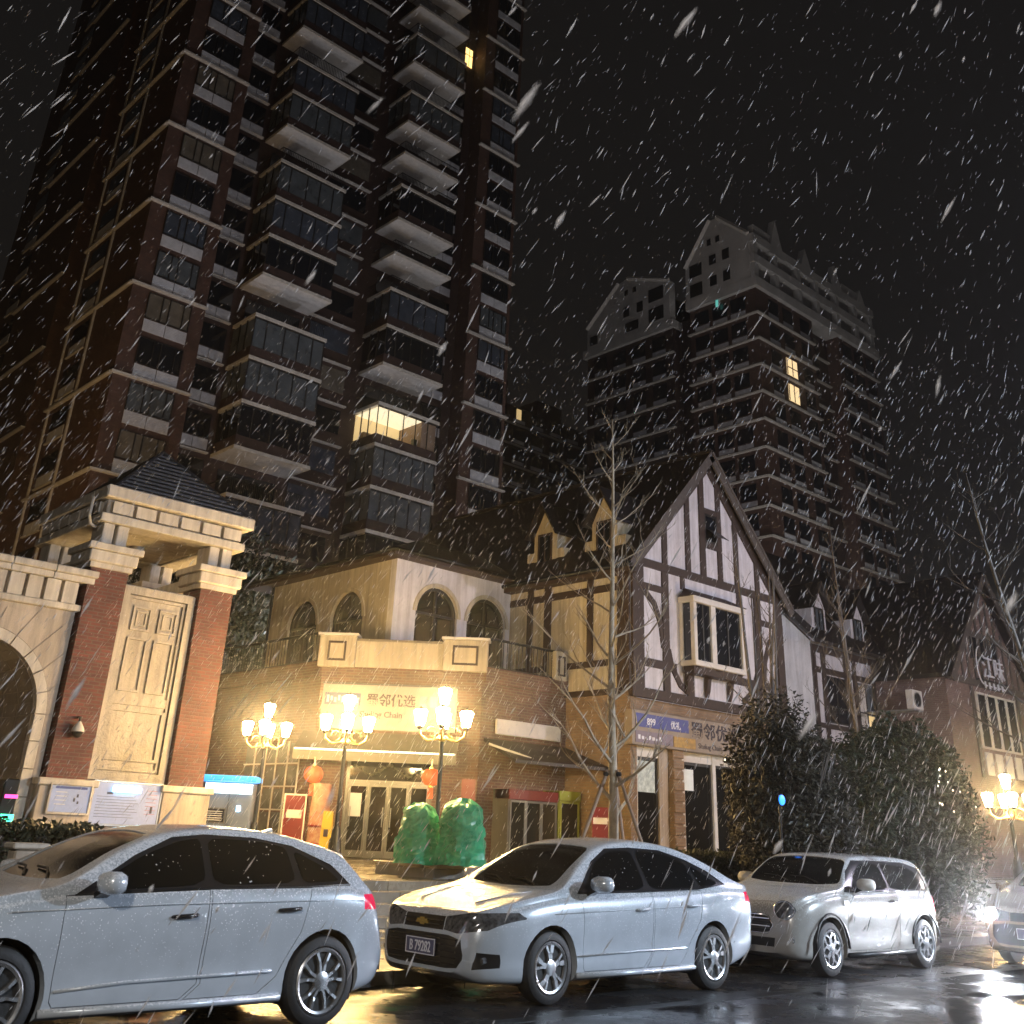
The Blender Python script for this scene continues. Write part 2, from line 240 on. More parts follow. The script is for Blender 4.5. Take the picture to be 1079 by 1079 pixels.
# ---------------------------------------------------------------- mesh helpers
WORK = bpy.data.scenes.new('workbench')      # scratch scene in which booleans and lettering are evaluated
def evaluated(o, *more):
    for q in (o,)+more: WORK.collection.objects.link(q)
    with bpy.context.temp_override(scene=WORK, view_layer=WORK.view_layers[0]):
        dg = bpy.context.evaluated_depsgraph_get()
        me = bpy.data.meshes.new_from_object(o.evaluated_get(dg))
    for q in (o,)+more: WORK.collection.objects.unlink(q)
    return me
class MB:
    def __init__(s, fr=None): s.v = []; s.f = []; s.fr = fr
    def add(s, vs, fs):
        n = len(s.v); s.v += [tuple(s.fr(*p)) if s.fr else tuple(p) for p in vs]; s.f += [tuple(i+n for i in f) for f in fs]; return s
    def box(s, x0, x1, y0, y1, z0, z1):
        return s.add([(x0, y0, z0), (x1, y0, z0), (x1, y1, z0), (x0, y1, z0), (x0, y0, z1), (x1, y0, z1), (x1, y1, z1), (x0, y1, z1)],
                     [(0, 3, 2, 1), (4, 5, 6, 7), (0, 1, 5, 4), (1, 2, 6, 5), (2, 3, 7, 6), (3, 0, 4, 7)])
    def prism(s, poly, axis, a, b):
        """poly: 2-D points in the plane across axis ('x': y,z  'y': x,z  'z': x,y)"""
        def P(p, t): return (t, p[0], p[1]) if axis == 'x' else ((p[0], t, p[1]) if axis == 'y' else (p[0], p[1], t))
        n = len(poly); area = sum(poly[i][0]*poly[(i+1) % n][1]-poly[(i+1) % n][0]*poly[i][1] for i in range(n))
        if (area < 0) != (axis == 'y'): poly = poly[::-1]
        vs = [P(p, a) for p in poly]+[P(p, b) for p in poly]
        fs = [tuple(range(n))[::-1], tuple(range(n, 2*n))]+[(i, (i+1) % n, (i+1) % n+n, i+n) for i in range(n)]
        return s.add(vs, fs)
    def tube(s, pts, rad, n=8, caps=True):
        pts = [Vector(p) for p in pts]; k = len(pts)
        if not hasattr(rad, '__len__'): rad = [rad]*k
        vs = []; fs = []; prev = None
        for i, p in enumerate(pts):
            d = (pts[min(i+1, k-1)]-pts[max(i-1, 0)]).normalized()
            a = prev if prev is not None else (Vector((0, 0, 1)) if abs(d.z) < .9 else Vector((1, 0, 0)))
            x = (a-d*a.dot(d)).normalized(); y = d.cross(x); prev = x
            for j in range(n):
                t = 2*math.pi*j/n; vs.append(p+(x*math.cos(t)+y*math.sin(t))*rad[i])
        for i in range(k-1):
            for j in range(n): fs.append((i*n+j, i*n+(j+1) % n, (i+1)*n+(j+1) % n, (i+1)*n+j))
        if caps: fs += [tuple(range(n))[::-1], tuple(range((k-1)*n, k*n))]
        return s.add(vs, fs)
    def lathe(s, prof, c=(0, 0, 0), n=16, axis='z'):
        vs = []; fs = []; k = len(prof)
        for r, h in prof:
            for j in range(n):
                t = 2*math.pi*j/n
                vs.append((c[0]+r*math.cos(t), c[1]+r*math.sin(t), c[2]+h) if axis == 'z' else (c[0]+r*math.cos(t), c[1]-h, c[2]+r*math.sin(t)))
        for i in range(k-1):
            for j in range(n): fs.append((i*n+j, i*n+(j+1) % n, (i+1)*n+(j+1) % n, (i+1)*n+j))
        fs += [tuple(range(n))[::-1], tuple(range((k-1)*n, k*n))]
        return s.add(vs, fs)
def wloc(o):
    l = Vector((0, 0, 0))
    while o is not None: l = l+o.location; o = o.parent
    return l
def mesh_of(name, mb, m, smooth=False, org=Vector((0, 0, 0))):
    me = bpy.data.meshes.new(name); me.from_pydata([(x-org.x, y-org.y, z-org.z) for x, y, z in mb.v], [], mb.f); me.update()
    if m: me.materials.append(M[m] if isinstance(m, str) else m)
    if smooth:
        me.polygons.foreach_set('use_smooth', [True]*len(me.polygons))
        if smooth is not True: me.set_sharp_from_angle(angle=R(smooth))
    return me
def link(name, me, parent=None, loc=(0, 0, 0), rotz=0):
    o = bpy.data.objects.new(name, me); COL.objects.link(o); o.parent = parent; o.location = loc; o.rotation_euler = (0, 0, rotz); return o
def obj(name, mb, m, parent=None, smooth=False, bev=0):
    """world-space builder -> one mesh object (kept in the frame of its unrotated parent)"""
    o = link(name, mesh_of(name, mb, m, smooth, wloc(parent) if parent else Vector((0, 0, 0))), parent)
    if bev:
        b = o.modifiers.new('bevel', 'BEVEL'); b.width = bev; b.segments = 1; b.limit_method = 'ANGLE'
    return o
def tag(o, label=None, cat=None, group=None, kind=None):
    if label: o['label'] = label
    if cat: o['category'] = cat
    if group: o['group'] = group
    if kind: o['kind'] = kind
    return o
def thing(name, label, cat, loc=(0, 0, 0), rotz=0, group=None):
    return tag(link(name, None, None, loc, rotz), label, cat, group)
def struct(name, mb, m, **k): return tag(obj(name, mb, m, **k), kind='structure')
def box(name, m, parent, *d, bev=0, fr=None): return obj(name, MB(fr).box(*d), m, parent, bev=bev)
def text(name, body, size, m, parent, origin, rotz=0, align='LEFT', depth=.012, bold=0, sx=1):
    c = bpy.data.curves.new(name, 'FONT'); c.body = body; c.size = size; c.extrude = depth; c.align_x = align; c.offset = bold; c.resolution_u = 3
    t = bpy.data.objects.new(name, c)
    me = evaluated(t); bpy.data.objects.remove(t); bpy.data.curves.remove(c)
    me.materials.clear(); me.materials.append(M[m]); me.transform(Matrix.Rotation(rotz, 4, 'Z') @ Matrix.Rotation(R(90), 4, 'X') @ Matrix.Diagonal((sx, 1, 1, 1)))
    o = link(name, me, parent); o.location = Vector(origin)-(wloc(parent) if parent else Vector((0, 0, 0))); return o
def copytree(o, parent=None):
    c = o.copy(); COL.objects.link(c); c.parent = parent
    for ch in o.children: copytree(ch, c)
    return c

# ---------------------------------------------------------------- ground
PZ = .70                                   # height of the shop plaza
struct('ground', MB().box(-148, 178, -58, 198, -3, -.30), 'concrete')
rd = MB(); rd.add([(-120, -30, 0), (160, -30, 0), (160, 10.0, 0), (-120, 10.0, 0), (-120, -30, -.25), (160, -30, -.25), (160, 10, -.25), (-120, 10, -.25)], [(0, 1, 2, 3), (7, 6, 5, 4), (0, 4, 5, 1), (1, 5, 6, 2), (2, 6, 7, 3), (3, 7, 4, 0)])
struct('road', rd, 'asphalt')
gs = struct('gutter_strip', MB().box(-60, 120, 7.62, 7.80, -.1, .004), 'car_black')
kb = struct('kerb', MB().box(-60, -59, 10.0, 10.16, -.2, .12), 'kerb')
km = mesh_of('kerb_stone', MB().box(0, .97, 0, .16, -.2, .125), 'kerb')
for i in range(60):
    o = link('kerb_stone', km, kb, (-8+i*.99, 10.002, 0))
struct('pavement', MB().box(-60, 120, 10.16, 60, -.25, .115), 'pave')
# plaza with its steps
pl = struct('plaza', MB().box(-20, 75, 15.55, 62, .05, PZ), 'plaza')
st = struct('plaza_steps', MB().box(2.0, 13.15, 15.2, 15.54, .05, .3), 'step')
for k in range(4):
    for j in range(8):
        x0 = 2.0+j*1.39; zz = .115+.146*(k+1)
        dx = random.uniform(-.004, .004)
        box('step_slab', 'step', st, x0+.004, x0+1.386, 14.3+.34*k+dx, 14.3+.34*(k+1)-.003+(.25 if k == 3 else .03), .05, zz+dx, bev=.008)
w = struct('plaza_wall', MB().box(13.2, 75, 15.3, 15.54, .05, PZ+.02), 'kerb')
w2 = struct('plaza_wall', MB().box(-20, 1.95, 15.2, 15.54, .05, PZ+.02), 'kerb')

# ---------------------------------------------------------------- gate pavilion with brick columns
GY = 23.0
gate = thing('gate_pavilion', 'brick and stone gate pavilion with four columns and a pyramid tile roof', 'gatehouse', (10.5, 25, PZ))
XL0, XL1, XR0, XR1 = 8.72, 9.58, 11.38, 12.22
GB = 26.1
for (x0, x1) in ((XL0, XL1), (XR0, XR1)):
    for (y0, y1) in ((GY, GY+.86), (GB, GB+.86)):
        c = box('brick_column', 'brick_gate', gate, x0, x1, y0, y1, 2.1, 6.4)
        box('plinth', 'stone', c, x0-.14, x1+.14, y0-.14, y1+.1, PZ, 1.98, bev=.015)
        box('plinth_base', 'stone', c, x0-.2, x1+.2, y0-.2, y1+.14, PZ, .98, bev=.02)
        box('plinth_cap', 'stone_white', c, x0-.2, x1+.2, y0-.2, y1+.14, 1.98, 2.12, bev=.02)
        box('capital_neck', 'stone_white', c, x0-.06, x1+.06, y0-.06, y1+.06, 6.4, 6.52, bev=.01)
        box('capital', 'stone_white', c, x0-.13, x1+.13, y0-.13, y1+.13, 6.52, 6.78, bev=.025)
        box('capital_top', 'stone_white', c, x0-.2, x1+.2, y0-.2, y1+.2, 6.78, 6.93, bev=.015)
        xm = (x0+x1)/2; ym = (y0+y1)/2
        for dx in (-.17, .17):
            box('short_pilaster', 'stone_white', c, xm+dx-.13, xm+dx+.13, y0+.12, y1-.12, 6.93, 7.45, bev=.015)
    box('side_beam', 'stone_white', gate, x0+.06, x1-.06, GY+.87, GB-.01, 6.45, 6.75, bev=.02)
# stone panel between the front columns
pan = box('stone_wall_panel', 'stone_panel', gate, XL1+.005, XR0-.005, GY+.22, GY+.55, PZ, 6.22)
def frame(name, m, parent, x0, x1, z0, z1, y, w, d):
    mb = MB()
    mb.box(x0, x0+w, y-d, y, z0, z1); mb.box(x1-w, x1, y-d, y, z0, z1); mb.box(x0+w, x1-w, y-d, y, z0, z0+w); mb.box(x0+w, x1-w, y-d, y, z1-w, z1)
    return obj(name, mb, m, parent)
fy = GY+.22
frame('outer_moulding', 'stone_panel', pan, XL1+.03, XR0-.03, 2.15, 6.18, fy, .17, .10)
frame('inner_moulding', 'stone_panel', pan, XL1+.22, XR0-.22, 2.35, 5.99, fy, .06, .05)
xm = (XL1+XR0)/2
for sx in (-1, 1):
    a, b = sorted((xm+sx*.05, xm+sx*.58))
    frame('square_coffer', 'stone_panel', pan, a+.04, b-.04, 5.25, 5.78, fy, .05, .045)
    frame('square_coffer_inner', 'stone_panel', pan, a+.14, b-.14, 5.35, 5.68, fy, .035, .03)
    frame('tall_coffer', 'stone_panel', pan, a+.02, b-.02, 3.95, 5.1, fy, .05, .045)
frame('lower_coffer', 'stone_panel', pan, xm-.62, xm+.62, 2.55, 3.6, fy, .06, .05)
box('cross_band', 'stone_panel', pan, xm-.66, xm+.66, fy-.04, fy, 3.68, 3.86)
box('panel_plinth', 'stone', gate, XL1+.15, XR0-.15, GY-.02, GY+.2, PZ, 2.0, bev=.01)
# entablature
ex0, ex1, ey0, ey1 = 8.70, 12.34, GY-.02, GB+.84
def ring(name, m, parent, x0, x1, y0, y1, z0, z1, t, bev=.015):
    p = box(name, m, parent, x0, x1, y0, y0+t, z0, z1, bev=bev)
    box(name, m, parent, x0, x1, y1-t, y1, z0, z1, bev=bev)
    box(name, m, parent, x0, x0+t, y0+t+.002, y1-t-.002, z0, z1, bev=bev)
    box(name, m, parent, x1-t, x1, y0+t+.002, y1-t-.002, z0, z1, bev=bev); return p
ring('architrave', 'stone_white', gate, ex0, ex1, ey0, ey1, 7.45, 7.64, .6)
ring('frieze', 'stone', gate, ex0+.12, ex1-.12, ey0+.12, ey1-.12, 7.642, 7.98, .45)
ring('cornice', 'stone_white', gate, ex0-.02, ex1+.12, ey0-.12, ey1+.0, 7.982, 8.27, .8, .03)
bm_ = mesh_of('frieze_block', MB().box(-.235, .235, -.05, .05, 0, .26), 'stone_white')
for i in range(6):
    o = link('frieze_block', bm_, gate); o.location = Vector((ex0+.47+i*.56, ey0+.07, 7.68))-gate.location
for i in range(6):
    o = link('frieze_block', bm_, gate, rotz=R(90)); o.location = Vector((ex0+.07, ey0+.55+i*.58, 7.68))-gate.location
box('ceiling', 'plaster', gate, ex0+.5, ex1-.5, ey0+.5, ey1-.5, 7.50, 7.56)
# roof: courses of slate on each slope
rx0, rx1, ry0, ry1 = ex0+.25, ex1+.05, ey0+.15, ey1-.15
cx, cy, az = (rx0+rx1)/2, (ry0+ry1)/2, 9.95
roof = obj('roof', MB().add([(rx0, ry0, 8.272), (rx1, ry0, 8.272), (rx1, ry1, 8.272), (rx0, ry1, 8.272), (cx, cy, az)], [(0, 1, 4), (1, 2, 4), (2, 3, 4), (3, 0, 4), (3, 2, 1, 0)]), 'roof_slate', gate)
cor = [(rx0, ry0), (rx1, ry0), (rx1, ry1), (rx0, ry1)]
for sdn in range(4):
    a, b = cor[sdn], cor[(sdn+1) % 4]
    nv = Vector((b[1]-a[1], -(b[0]-a[0]), 0)).normalized()*.05
    for k in range(12):
        t0, t1 = k/12, (k+1.02)/12
        def pt(c, t, up): return Vector((c[0]+(cx-c[0])*t, c[1]+(cy-c[1])*t, 8.272+(az-8.272)*t+up))
        q = [pt(a, t0, .05)+nv, pt(b, t0, .05)+nv, pt(b, t1, .012), pt(a, t1, .012), pt(a, t0, .0)+nv, pt(b, t0, .0)+nv]
        obj('slate_course', MB().add(q, [(0, 1, 2, 3), (4, 5, 1, 0), (3, 2, 5, 4), (0, 3, 4), (1, 5, 2)]), 'roof_slate', roof)
    obj('hip_ridge', MB().tube([pt(a, 0, .06), pt(a, 1, .06)], .05, 6), 'roof_slate', roof)
obj('downpipe', MB().tube([(8.53, GY+.25, 8.0), (8.53, GY+.25, 7.55), (8.6, GY+.3, 7.4), (8.75, GY+.36, 7.36)], .04, 8), 'stone_white', gate, smooth=True)
# ceiling lamp of the pavilion
cl = thing('ceiling_lamp', 'small round lamp under the ceiling of the gate pavilion', 'lamp', (10.5, 25, 7.40))
obj('lamp_body', MB().lathe([(.16, .02), (.18, .0), (.18, .1)], (10.5, 25, 7.4), 16), 'metal_grey', cl, smooth=40)
obj('diffuser', MB().lathe([(.05, -.06), (.13, -.03), (.15, .015)], (10.5, 25, 7.4), 16), mat('ceiling_lamp_glow', (.9, .85, .7), .5, vary=0, emit=(1, .82, .5), es=14), cl, smooth=40)
# dome camera on the left column
dc = thing('dome_camera', 'white dome security camera on the left brick column of the gate', 'camera', (9.12, GY-.12, 3.05))
obj('bracket', MB().tube([(9.12, GY, 3.3), (9.12, GY-.14, 3.3), (9.12, GY-.14, 3.2)], .025, 8), 'metal_dark', dc)
obj('housing', MB().lathe([(.13, 0), (.12, .06), (.05, .17), (.03, .2)], (9.12, GY-.14, 3.02), 16), 'trim_white', dc, smooth=50)
obj('dome', MB().lathe([(.03, -.12), (.08, -.09), (.105, -.04), (.11, 0)], (9.12, GY-.14, 3.018), 16), 'glass', dc, smooth=50)

# ---------------------------------------------------------------- stone arch wall left of it
AW = thing('stone_arch_wall', 'beige stone wall with a round archway and dentilled parapet', 'archway', (6, GY+.4, PZ))
ax, az0, ar = 6.88, 3.3, 1.4
y0, y1 = GY+.18, GY+4.4
arc = [(ax+ar*math.cos(R(t)), az0+ar*math.sin(R(t))) for t in range(0, 181, 10)]
poly = [(8.66, PZ), (8.66, 5.42), (-2, 5.42), (-2, PZ), (ax-ar, PZ)]+arc[::-1]+[(ax+ar, PZ)]
obj('wall', MB().prism(poly, 'y', y0, y1), 'stone', AW)
for i in range(11):     # face stones round the arch
    t0, t1 = R(i*180/11+.5), R((i+1)*180/11-.5)
    ps = [(ax+(ar+.22)*math.cos(t0+(t1-t0)*k/3), az0+(ar+.22)*math.sin(t0+(t1-t0)*k/3)) for k in range(4)]
    q = [(ax+2.4*math.cos(t1), az0+min(2.0, 2.4*math.sin(t1)+.0)), (ax+2.4*math.cos(t0), az0+min(2.0, 2.4*math.sin(t0)))]
    q = [(min(8.64, a), b) for a, b in q]
    if abs(q[0][0]-q[1][0])+abs(q[0][1]-q[1][1]) > .05: obj('arch_stone', MB().prism(ps+q, 'y', y0-.02, y0), 'stone', AW)
    ps = [(ax+(ar+.20)*math.cos(t0+(t1-t0)*k/3), az0+(ar+.20)*math.sin(t0+(t1-t0)*k/3)) for k in range(4)]
    pi_ = [(ax+(ar-.01)*math.cos(t0+(t1-t0)*k/3), az0+(ar-.01)*math.sin(t0+(t1-t0)*k/3)) for k in range(4)][::-1]
    obj('voussoir', MB().prism(ps+pi_, 'y', y0-.07, y0+.1), 'stone_white', AW)
for k in range(5):
    z = PZ+k*.52
    box('jamb_stone', 'stone_white', AW, ax+ar-.01, ax+ar+.20, y0-.07, y0+.1, z+.005, z+.51, bev=.006)
    box('face_stone', 'stone', AW, ax+ar+.215, 8.64, y0-.02, y0, z+.005, z+.51)
# facing tiles inside the passage
for k in range(5):
    for j in range(5):
        z = PZ+k*.52; yy = y0+.13+j*.84
        box('facing_tile', 'tile_stone', AW, ax+ar-.012, ax+ar+.002, yy+.005, yy+.83, z+.006, z+.512)
for i in range(9):
    t0, t1 = R(i*180/9+.3), R((i+1)*180/9-.3)
    for j in range(5):
        yy = y0+.13+j*.84; rr = ar-.012
        ps = [(ax+ar*1.002*math.cos(t0+(t1-t0)*k/2), az0+ar*1.002*math.sin(t0+(t1-t0)*k/2)) for k in range(3)]+[(ax+rr*math.cos(t1+(t0-t1)*k/2), az0+rr*math.sin(t1+(t0-t1)*k/2)) for k in range(3)]
        obj('vault_tile', MB().prism(ps, 'y', yy+.005, yy+.83), 'tile_stone', AW)
box('lower_moulding', 'stone_white', AW, -2, 8.72, y0-.14, y0+.8, 5.42, 5.56, bev=.02)
box('parapet', 'stone', AW, -2, 8.62, y0, y0+.7, 5.56, 6.02)
dm = mesh_of('parapet_block', MB().box(-.15, .15, -.08, .06, 0, .45), 'stone_white')
for i in range(14):
    o = link('parapet_block', dm, AW); o.location = Vector((8.42-i*.38, y0-.03, 5.565))-AW.location
for i in range(9):
    x1 = 8.86-i*.9
    box('coping_stone', 'stone_white', AW, x1-.892, x1, y0-.22, y0+.85, 6.02, 6.15, bev=.012)
    box('coping_cap', 'stone_white', AW, x1-.892, x1+(.04 if i == 0 else 0), y0-.3, y0+.9, 6.152, 6.3, bev=.02)

# ---------------------------------------------------------------- notice boards
nb = thing('notice_board', 'small lit notice board with pale posters on the left gate plinth', 'notice board', (9.25, GY-.2, 1.5), group='gate notice boards')
box('board', 'board_glow', nb, 8.82, 9.62, GY-.185, GY-.16, 1.5, 2.0)
frame('board_frame', 'stone_white', nb, 8.78, 9.66, 1.46, 2.04, GY-.16, .035, .06)
box('poster_header', 'sign_blue', nb, 8.9, 9.55, GY-.190, GY-.186, 1.93, 1.975)
for i in range(4): box('poster_line', 'sign_white', nb, 8.9+.02, 9.15, GY-.189, GY-.186, 1.86-.075*i, 1.875-.075*i)
for (a, b, h) in ((9.3, 1.7, .07), (9.38, 1.66, .05), (9.36, 1.78, .06)): box('poster_mark', 'ink', nb, a, a+.035, GY-.190, GY-.186, b, b+h)
nb2 = thing('notice_board', 'wide white notice board glowing blue at its top on the gate panel', 'notice board', (10.4, GY-.1, 1.3), group='gate notice boards')
box('board', 'board_glow', nb2, 9.74, 11.2, GY-.09, GY-.05, 1.32, 2.1)
frame('board_frame', 'metal_grey', nb2, 9.7, 11.24, 1.28, 2.14, GY-.045, .035, .06)
box('tube_lamp', 'board_tube', nb2, 10.12, 10.72, GY-.17, GY-.1, 1.93, 2.03)
for i in range(8): box('text_line', 'poster_dark', nb2, 9.82, 10.62+.06*(i % 3), GY-.094, GY-.091, 1.83-.055*i, 1.838-.055*i)
for i in range(7): box('text_line', 'paper_red', nb2, 10.9, 11.14, GY-.094, GY-.091, 1.98-.075*i, 1.988-.075*i)
box('poster_mark', 'ink', nb2, 11.02, 11.07, GY-.095, GY-.091, 1.55, 1.68)
box('poster_mark', 'ink', nb2, 10.02, 10.15, GY-.095, GY-.091, 1.88, 1.92)

# ---------------------------------------------------------------- corner shop with the round-arched upper windows
SA = Vector((17.7, 27.15, 0)); SB = Vector((21.05, 23.77, 0)); SU = (SB-SA).normalized(); SN = Vector((SU.y, -SU.x, 0)); SLEN = (SB-SA).length
def CHF(s, o, z): return SA+SU*s+SN*o+Vector((0, 0, z))          # chamfer frame: along, outwards, up
CROT = math.atan2(SU.y, SU.x)
GX, GFY = 24.59, 21.1
UX, UY = 19.6, 26.5
shop = thing('corner_shop', 'two storey corner shop with cream upper floor, arched windows and brick ground floor', 'shop building', (19.5, 27, PZ))
poly = [(17.7, 34), (17.7, 27.15), (21.05, 23.77), (GX-.01, 23.77), (GX-.01, 34)]
# ground floor walls as separate slabs (openings for the doors)
box('left_wall', 'brick_shop', shop, 17.7, 18.0, 27.15, 34, PZ, 5.75)
obj('right_wall', MB().box(21.05, GX-.01, 23.77, 24.1, PZ, 5.75), 'brick_shop', shop)
CB = lambda name, m, p, *d, **k: box(name, m, p, *d, fr=CHF, **k)
CB('entrance_pier', 'brick_shop', shop, 0, 1.0, -.35, 0, PZ, 5.75)
CB('entrance_pier', 'brick_shop', shop, 3.5, SLEN, -.35, 0, PZ, 5.75)
CB('entrance_lintel', 'brick_shop', shop, 1.0, 3.5, -.35, 0, 3.3, 5.75)
obj('terrace_slab', MB().prism([(p[0], p[1]) for p in poly], 'z', 5.752, 5.86), 'terrace', shop)
# upper storey: two walls with arched openings (prism with holes made from strips)
def arch_wall(parent, m, frm, L, z0, z1, wins, t):
    """wall in frame (s,o,z) of length L, arched windows (centre, half width, sill, spring)"""
    cur = 0
    for (c, hw, sill, spr) in wins:
        obj('upper_wall', MB(frm).box(cur, c-hw, -t, 0, z0, z1), m, parent)
        if sill > z0: obj('upper_wall', MB(frm).box(c-hw, c+hw, -t, 0, z0, sill), m, parent)
        a = [(c+hw*math.cos(R(k)), spr+hw*math.sin(R(k))) for k in range(0, 181, 12)]
        obj('upper_wall', MB(frm).prism([(c-hw, z1), (c+hw, z1)]+a, 'y', -t, 0), m, parent)
        w = obj('arched_window', MB(frm).prism([(c-hw, sill), (c+hw, sill)]+[(c+hw*math.cos(R(k)), spr+hw*math.sin(R(k))) for k in range(0, 181, 12)], 'y', -.20, -.17), 'glass', parent)
        pr = [(c+hw*math.cos(R(k)), spr+hw*math.sin(R(k))) for k in range(0, 181, 12)]; pi = [(c+(hw-.09)*math.cos(R(k)), spr+(hw-.09)*math.sin(R(k))) for k in range(180, -1, -12)]
        obj('arch_frame', MB(frm).prism(pr+pi, 'y', -.17, -.08), 'frame_dark', w)
        for s in (c-hw+.045, c-.0, c+hw-.045): obj('mullion', MB(frm).box(s-.04, s+.04, -.169, -.09, sill, spr+(hw*.9 if abs(s-c) < .01 else 0)), 'frame_dark', w)
        obj('transom', MB(frm).box(c-hw, c+hw, -.168, -.1, spr-.04, spr+.04), 'frame_dark', w)
        po = [(c+(hw+.13)*math.cos(R(k)), spr+(hw+.13)*math.sin(R(k))) for k in range(0, 181, 12)]; p2_ = [(c+(hw+.0)*math.cos(R(k)), spr+(hw+.0)*math.sin(R(k))) for k in range(180, -1, -12)]
        obj('arch_surround', MB(frm).prism(po+p2_, 'y', .002, .05), 'plaster', w)
        cur = c+hw
    obj('upper_wall', MB(frm).box(cur, L, -t, 0, z0, z1), m, parent)
FR = lambda s, o, z: Vector((UX+s, UY-o, z))               # right upper wall, facing the street
FL = lambda s, o, z: Vector((UX-o, 34-s, z))               # left upper wall
arch_wall(shop, 'plaster_white', FR, GX-UX-.02, 5.87, 9.25, [(1.75, .86, 6.2, 7.75), (3.9, .86, 6.2, 7.75)], .3)
arch_wall(shop, 'plaster', FL, 34-UY-.30, 5.87, 9.25, [(34-31.65, .9, 6.2, 7.6), (34-29.0, .9, 6.2, 7.6)], .3)
# eaves and hipped roof
e = .45
obj('eaves', MB().prism([(UX-e, 35), (UX-e, UY-e), (GX-.3, UY-e), (GX-.3, 35)], 'z', 9.252, 9.42), 'timber', shop)
obj('gutter', MB().tube([(UX-e-.05, 35, 9.4), (UX-e-.05, UY-e-.05, 9.4), (GX-.35, UY-e-.05, 9.4)], .07, 8), 'metal_dark', shop, smooth=True)
obj('roof', MB().add([(UX-e, 35, 9.425), (UX-e, UY-e, 9.425), (GX+1.5, UY-e, 9.425), (GX+1.5, 35, 9.425), (UX+3.2, 35, 11.0), (UX+3.2, UY+3.2, 11.0), (GX+1.5, UY+3.2, 11.0)],
    [(0, 1, 5, 4), (1, 2, 6, 5), (4, 5, 6, 3)]), 'roof_dark', shop)
obj('corner_downpipe', MB().tube([(UX-.05, 33.8, 9.3), (UX-.05, 33.8, 5.9)], .05, 8), 'metal_dark', shop)
# terrace parapet: two panelled piers and a plain span over the chamfer
for (s0, s1) in ((-.15, .95), (SLEN-1.2, SLEN+.12)):
    p = CB('parapet_pier', 'plaster', shop, s0, s1, -.3, .16, 5.72, 6.62, bev=.02)
    CB('pier_cap', 'trim_white', p, s0-.06, s1+.06, -.36, .22, 6.622, 6.7, bev=.015)
    mb = MB(CHF); a, b = s0+.28, s1-.28
    mb.box(a, a+.06, .16, .19, 5.9, 6.46); mb.box(b-.06, b, .16, .19, 5.9, 6.46); mb.box(a+.06, b-.06, .16, .19, 5.9, 5.96); mb.box(a+.06, b-.06, .16, .19, 6.40, 6.46)
    obj('panel_frame', mb, 'timber', p)
CB('parapet', 'plaster', shop, .96, SLEN-1.21, -.2, .06, 5.75, 6.5)
CB('parapet_cap', 'terrace', shop, .96, SLEN-1.21, -.24, .1, 6.502, 6.56)
for (x, y) in ((17.62, 27.4), (21.35, 23.69)):
    pass
# side piers and railings
def railing(parent, p0, p1, z0, z1, step=.16):
    p0, p1 = Vector(p0), Vector(p1); d = (p1-p0); L = d.length; d.normalize()
    r = obj('handrail', MB().tube([p0+Vector((0, 0, z1)), p1+Vector((0, 0, z1))], .04, 6), 'metal_dark', parent)
    obj('bottom_rail', MB().tube([p0+Vector((0, 0, z0+.06)), p1+Vector((0, 0, z0+.06))], .025, 6), 'metal_dark', r)
    bme = mesh_of('baluster', MB().tube([(0, 0, z0+.06), (0, 0, z1)], .014, 5), 'metal_dark')
    for i in range(int(L/step)):
        o = link('baluster', bme, r); q = p0+d*(i*step+.08); o.location = q-wloc(parent)
railing(shop, (17.72, 34, 0), (17.72, 27.35, 0), 5.88, 6.75)
railing(shop, (21.3, 23.8, 0), (24.4, 23.8, 0), 5.88, 6.75)
box('terrace_band', 'brick_shop', shop, 17.62, 17.698, 27.2, 34, 5.45, 5.9)
box('terrace_band', 'brick_shop', shop, 21.1, GX-.02, 23.68, 23.768, 5.45, 5.9)
p = box('rail_pier', 'plaster', shop, 23.95, 24.45, 23.62, 24.05, 5.87, 6.75, bev=.015)
frame('panel_frame', 'timber', p, 24.05, 24.35, 6.0, 6.6, 23.62, .05, .03)
# planter plants on terrace rail
# entrance
CB('door_frame', 'frame_grey', shop, 1.0, 1.1, -.2, -.1, PZ, 3.28); CB('door_frame', 'frame_grey', shop, 3.4, 3.5, -.2, -.1, PZ, 3.28)
CB('door_transom', 'frame_grey', shop, 1.1, 3.4, -.2, -.1, 2.62, 2.7)
CB('transom_glass', 'glass_shop', shop, 1.1, 3.4, -.17, -.15, 2.7, 3.28)
for i in range(4):
    s = 1.1+i*.575
    d = CB('door', 'glass_shop', shop, s+.02, s+.555, -.18, -.15, PZ+.05, 2.6)
    mb = MB(CHF); mb.box(s+.005, s+.07, -.2, -.13, PZ+.02, 2.615); mb.box(s+.505, s+.57, -.2, -.13, PZ+.02, 2.615); mb.box(s+.07, s+.505, -.2, -.13, 2.53, 2.615); mb.box(s+.07, s+.505, -.2, -.13, PZ+.02, PZ+.2)
    obj('door_leaf_frame', mb, 'frame_grey', d)
    obj('handle', MB(CHF).tube([(s+(.46 if i % 2 else .11), -.09, 1.5), (s+(.46 if i % 2 else .11), -.09, 2.0)], .015, 6), 'metal_grey', d)
CB('door_notice', 'sign_white', shop, 1.16, 1.5, -.145, -.14, 1.75, 2.35)
CB('shop_floor_inside', 'goods', shop, .9, 3.6, -3.2, -3.0, PZ, 3.3)
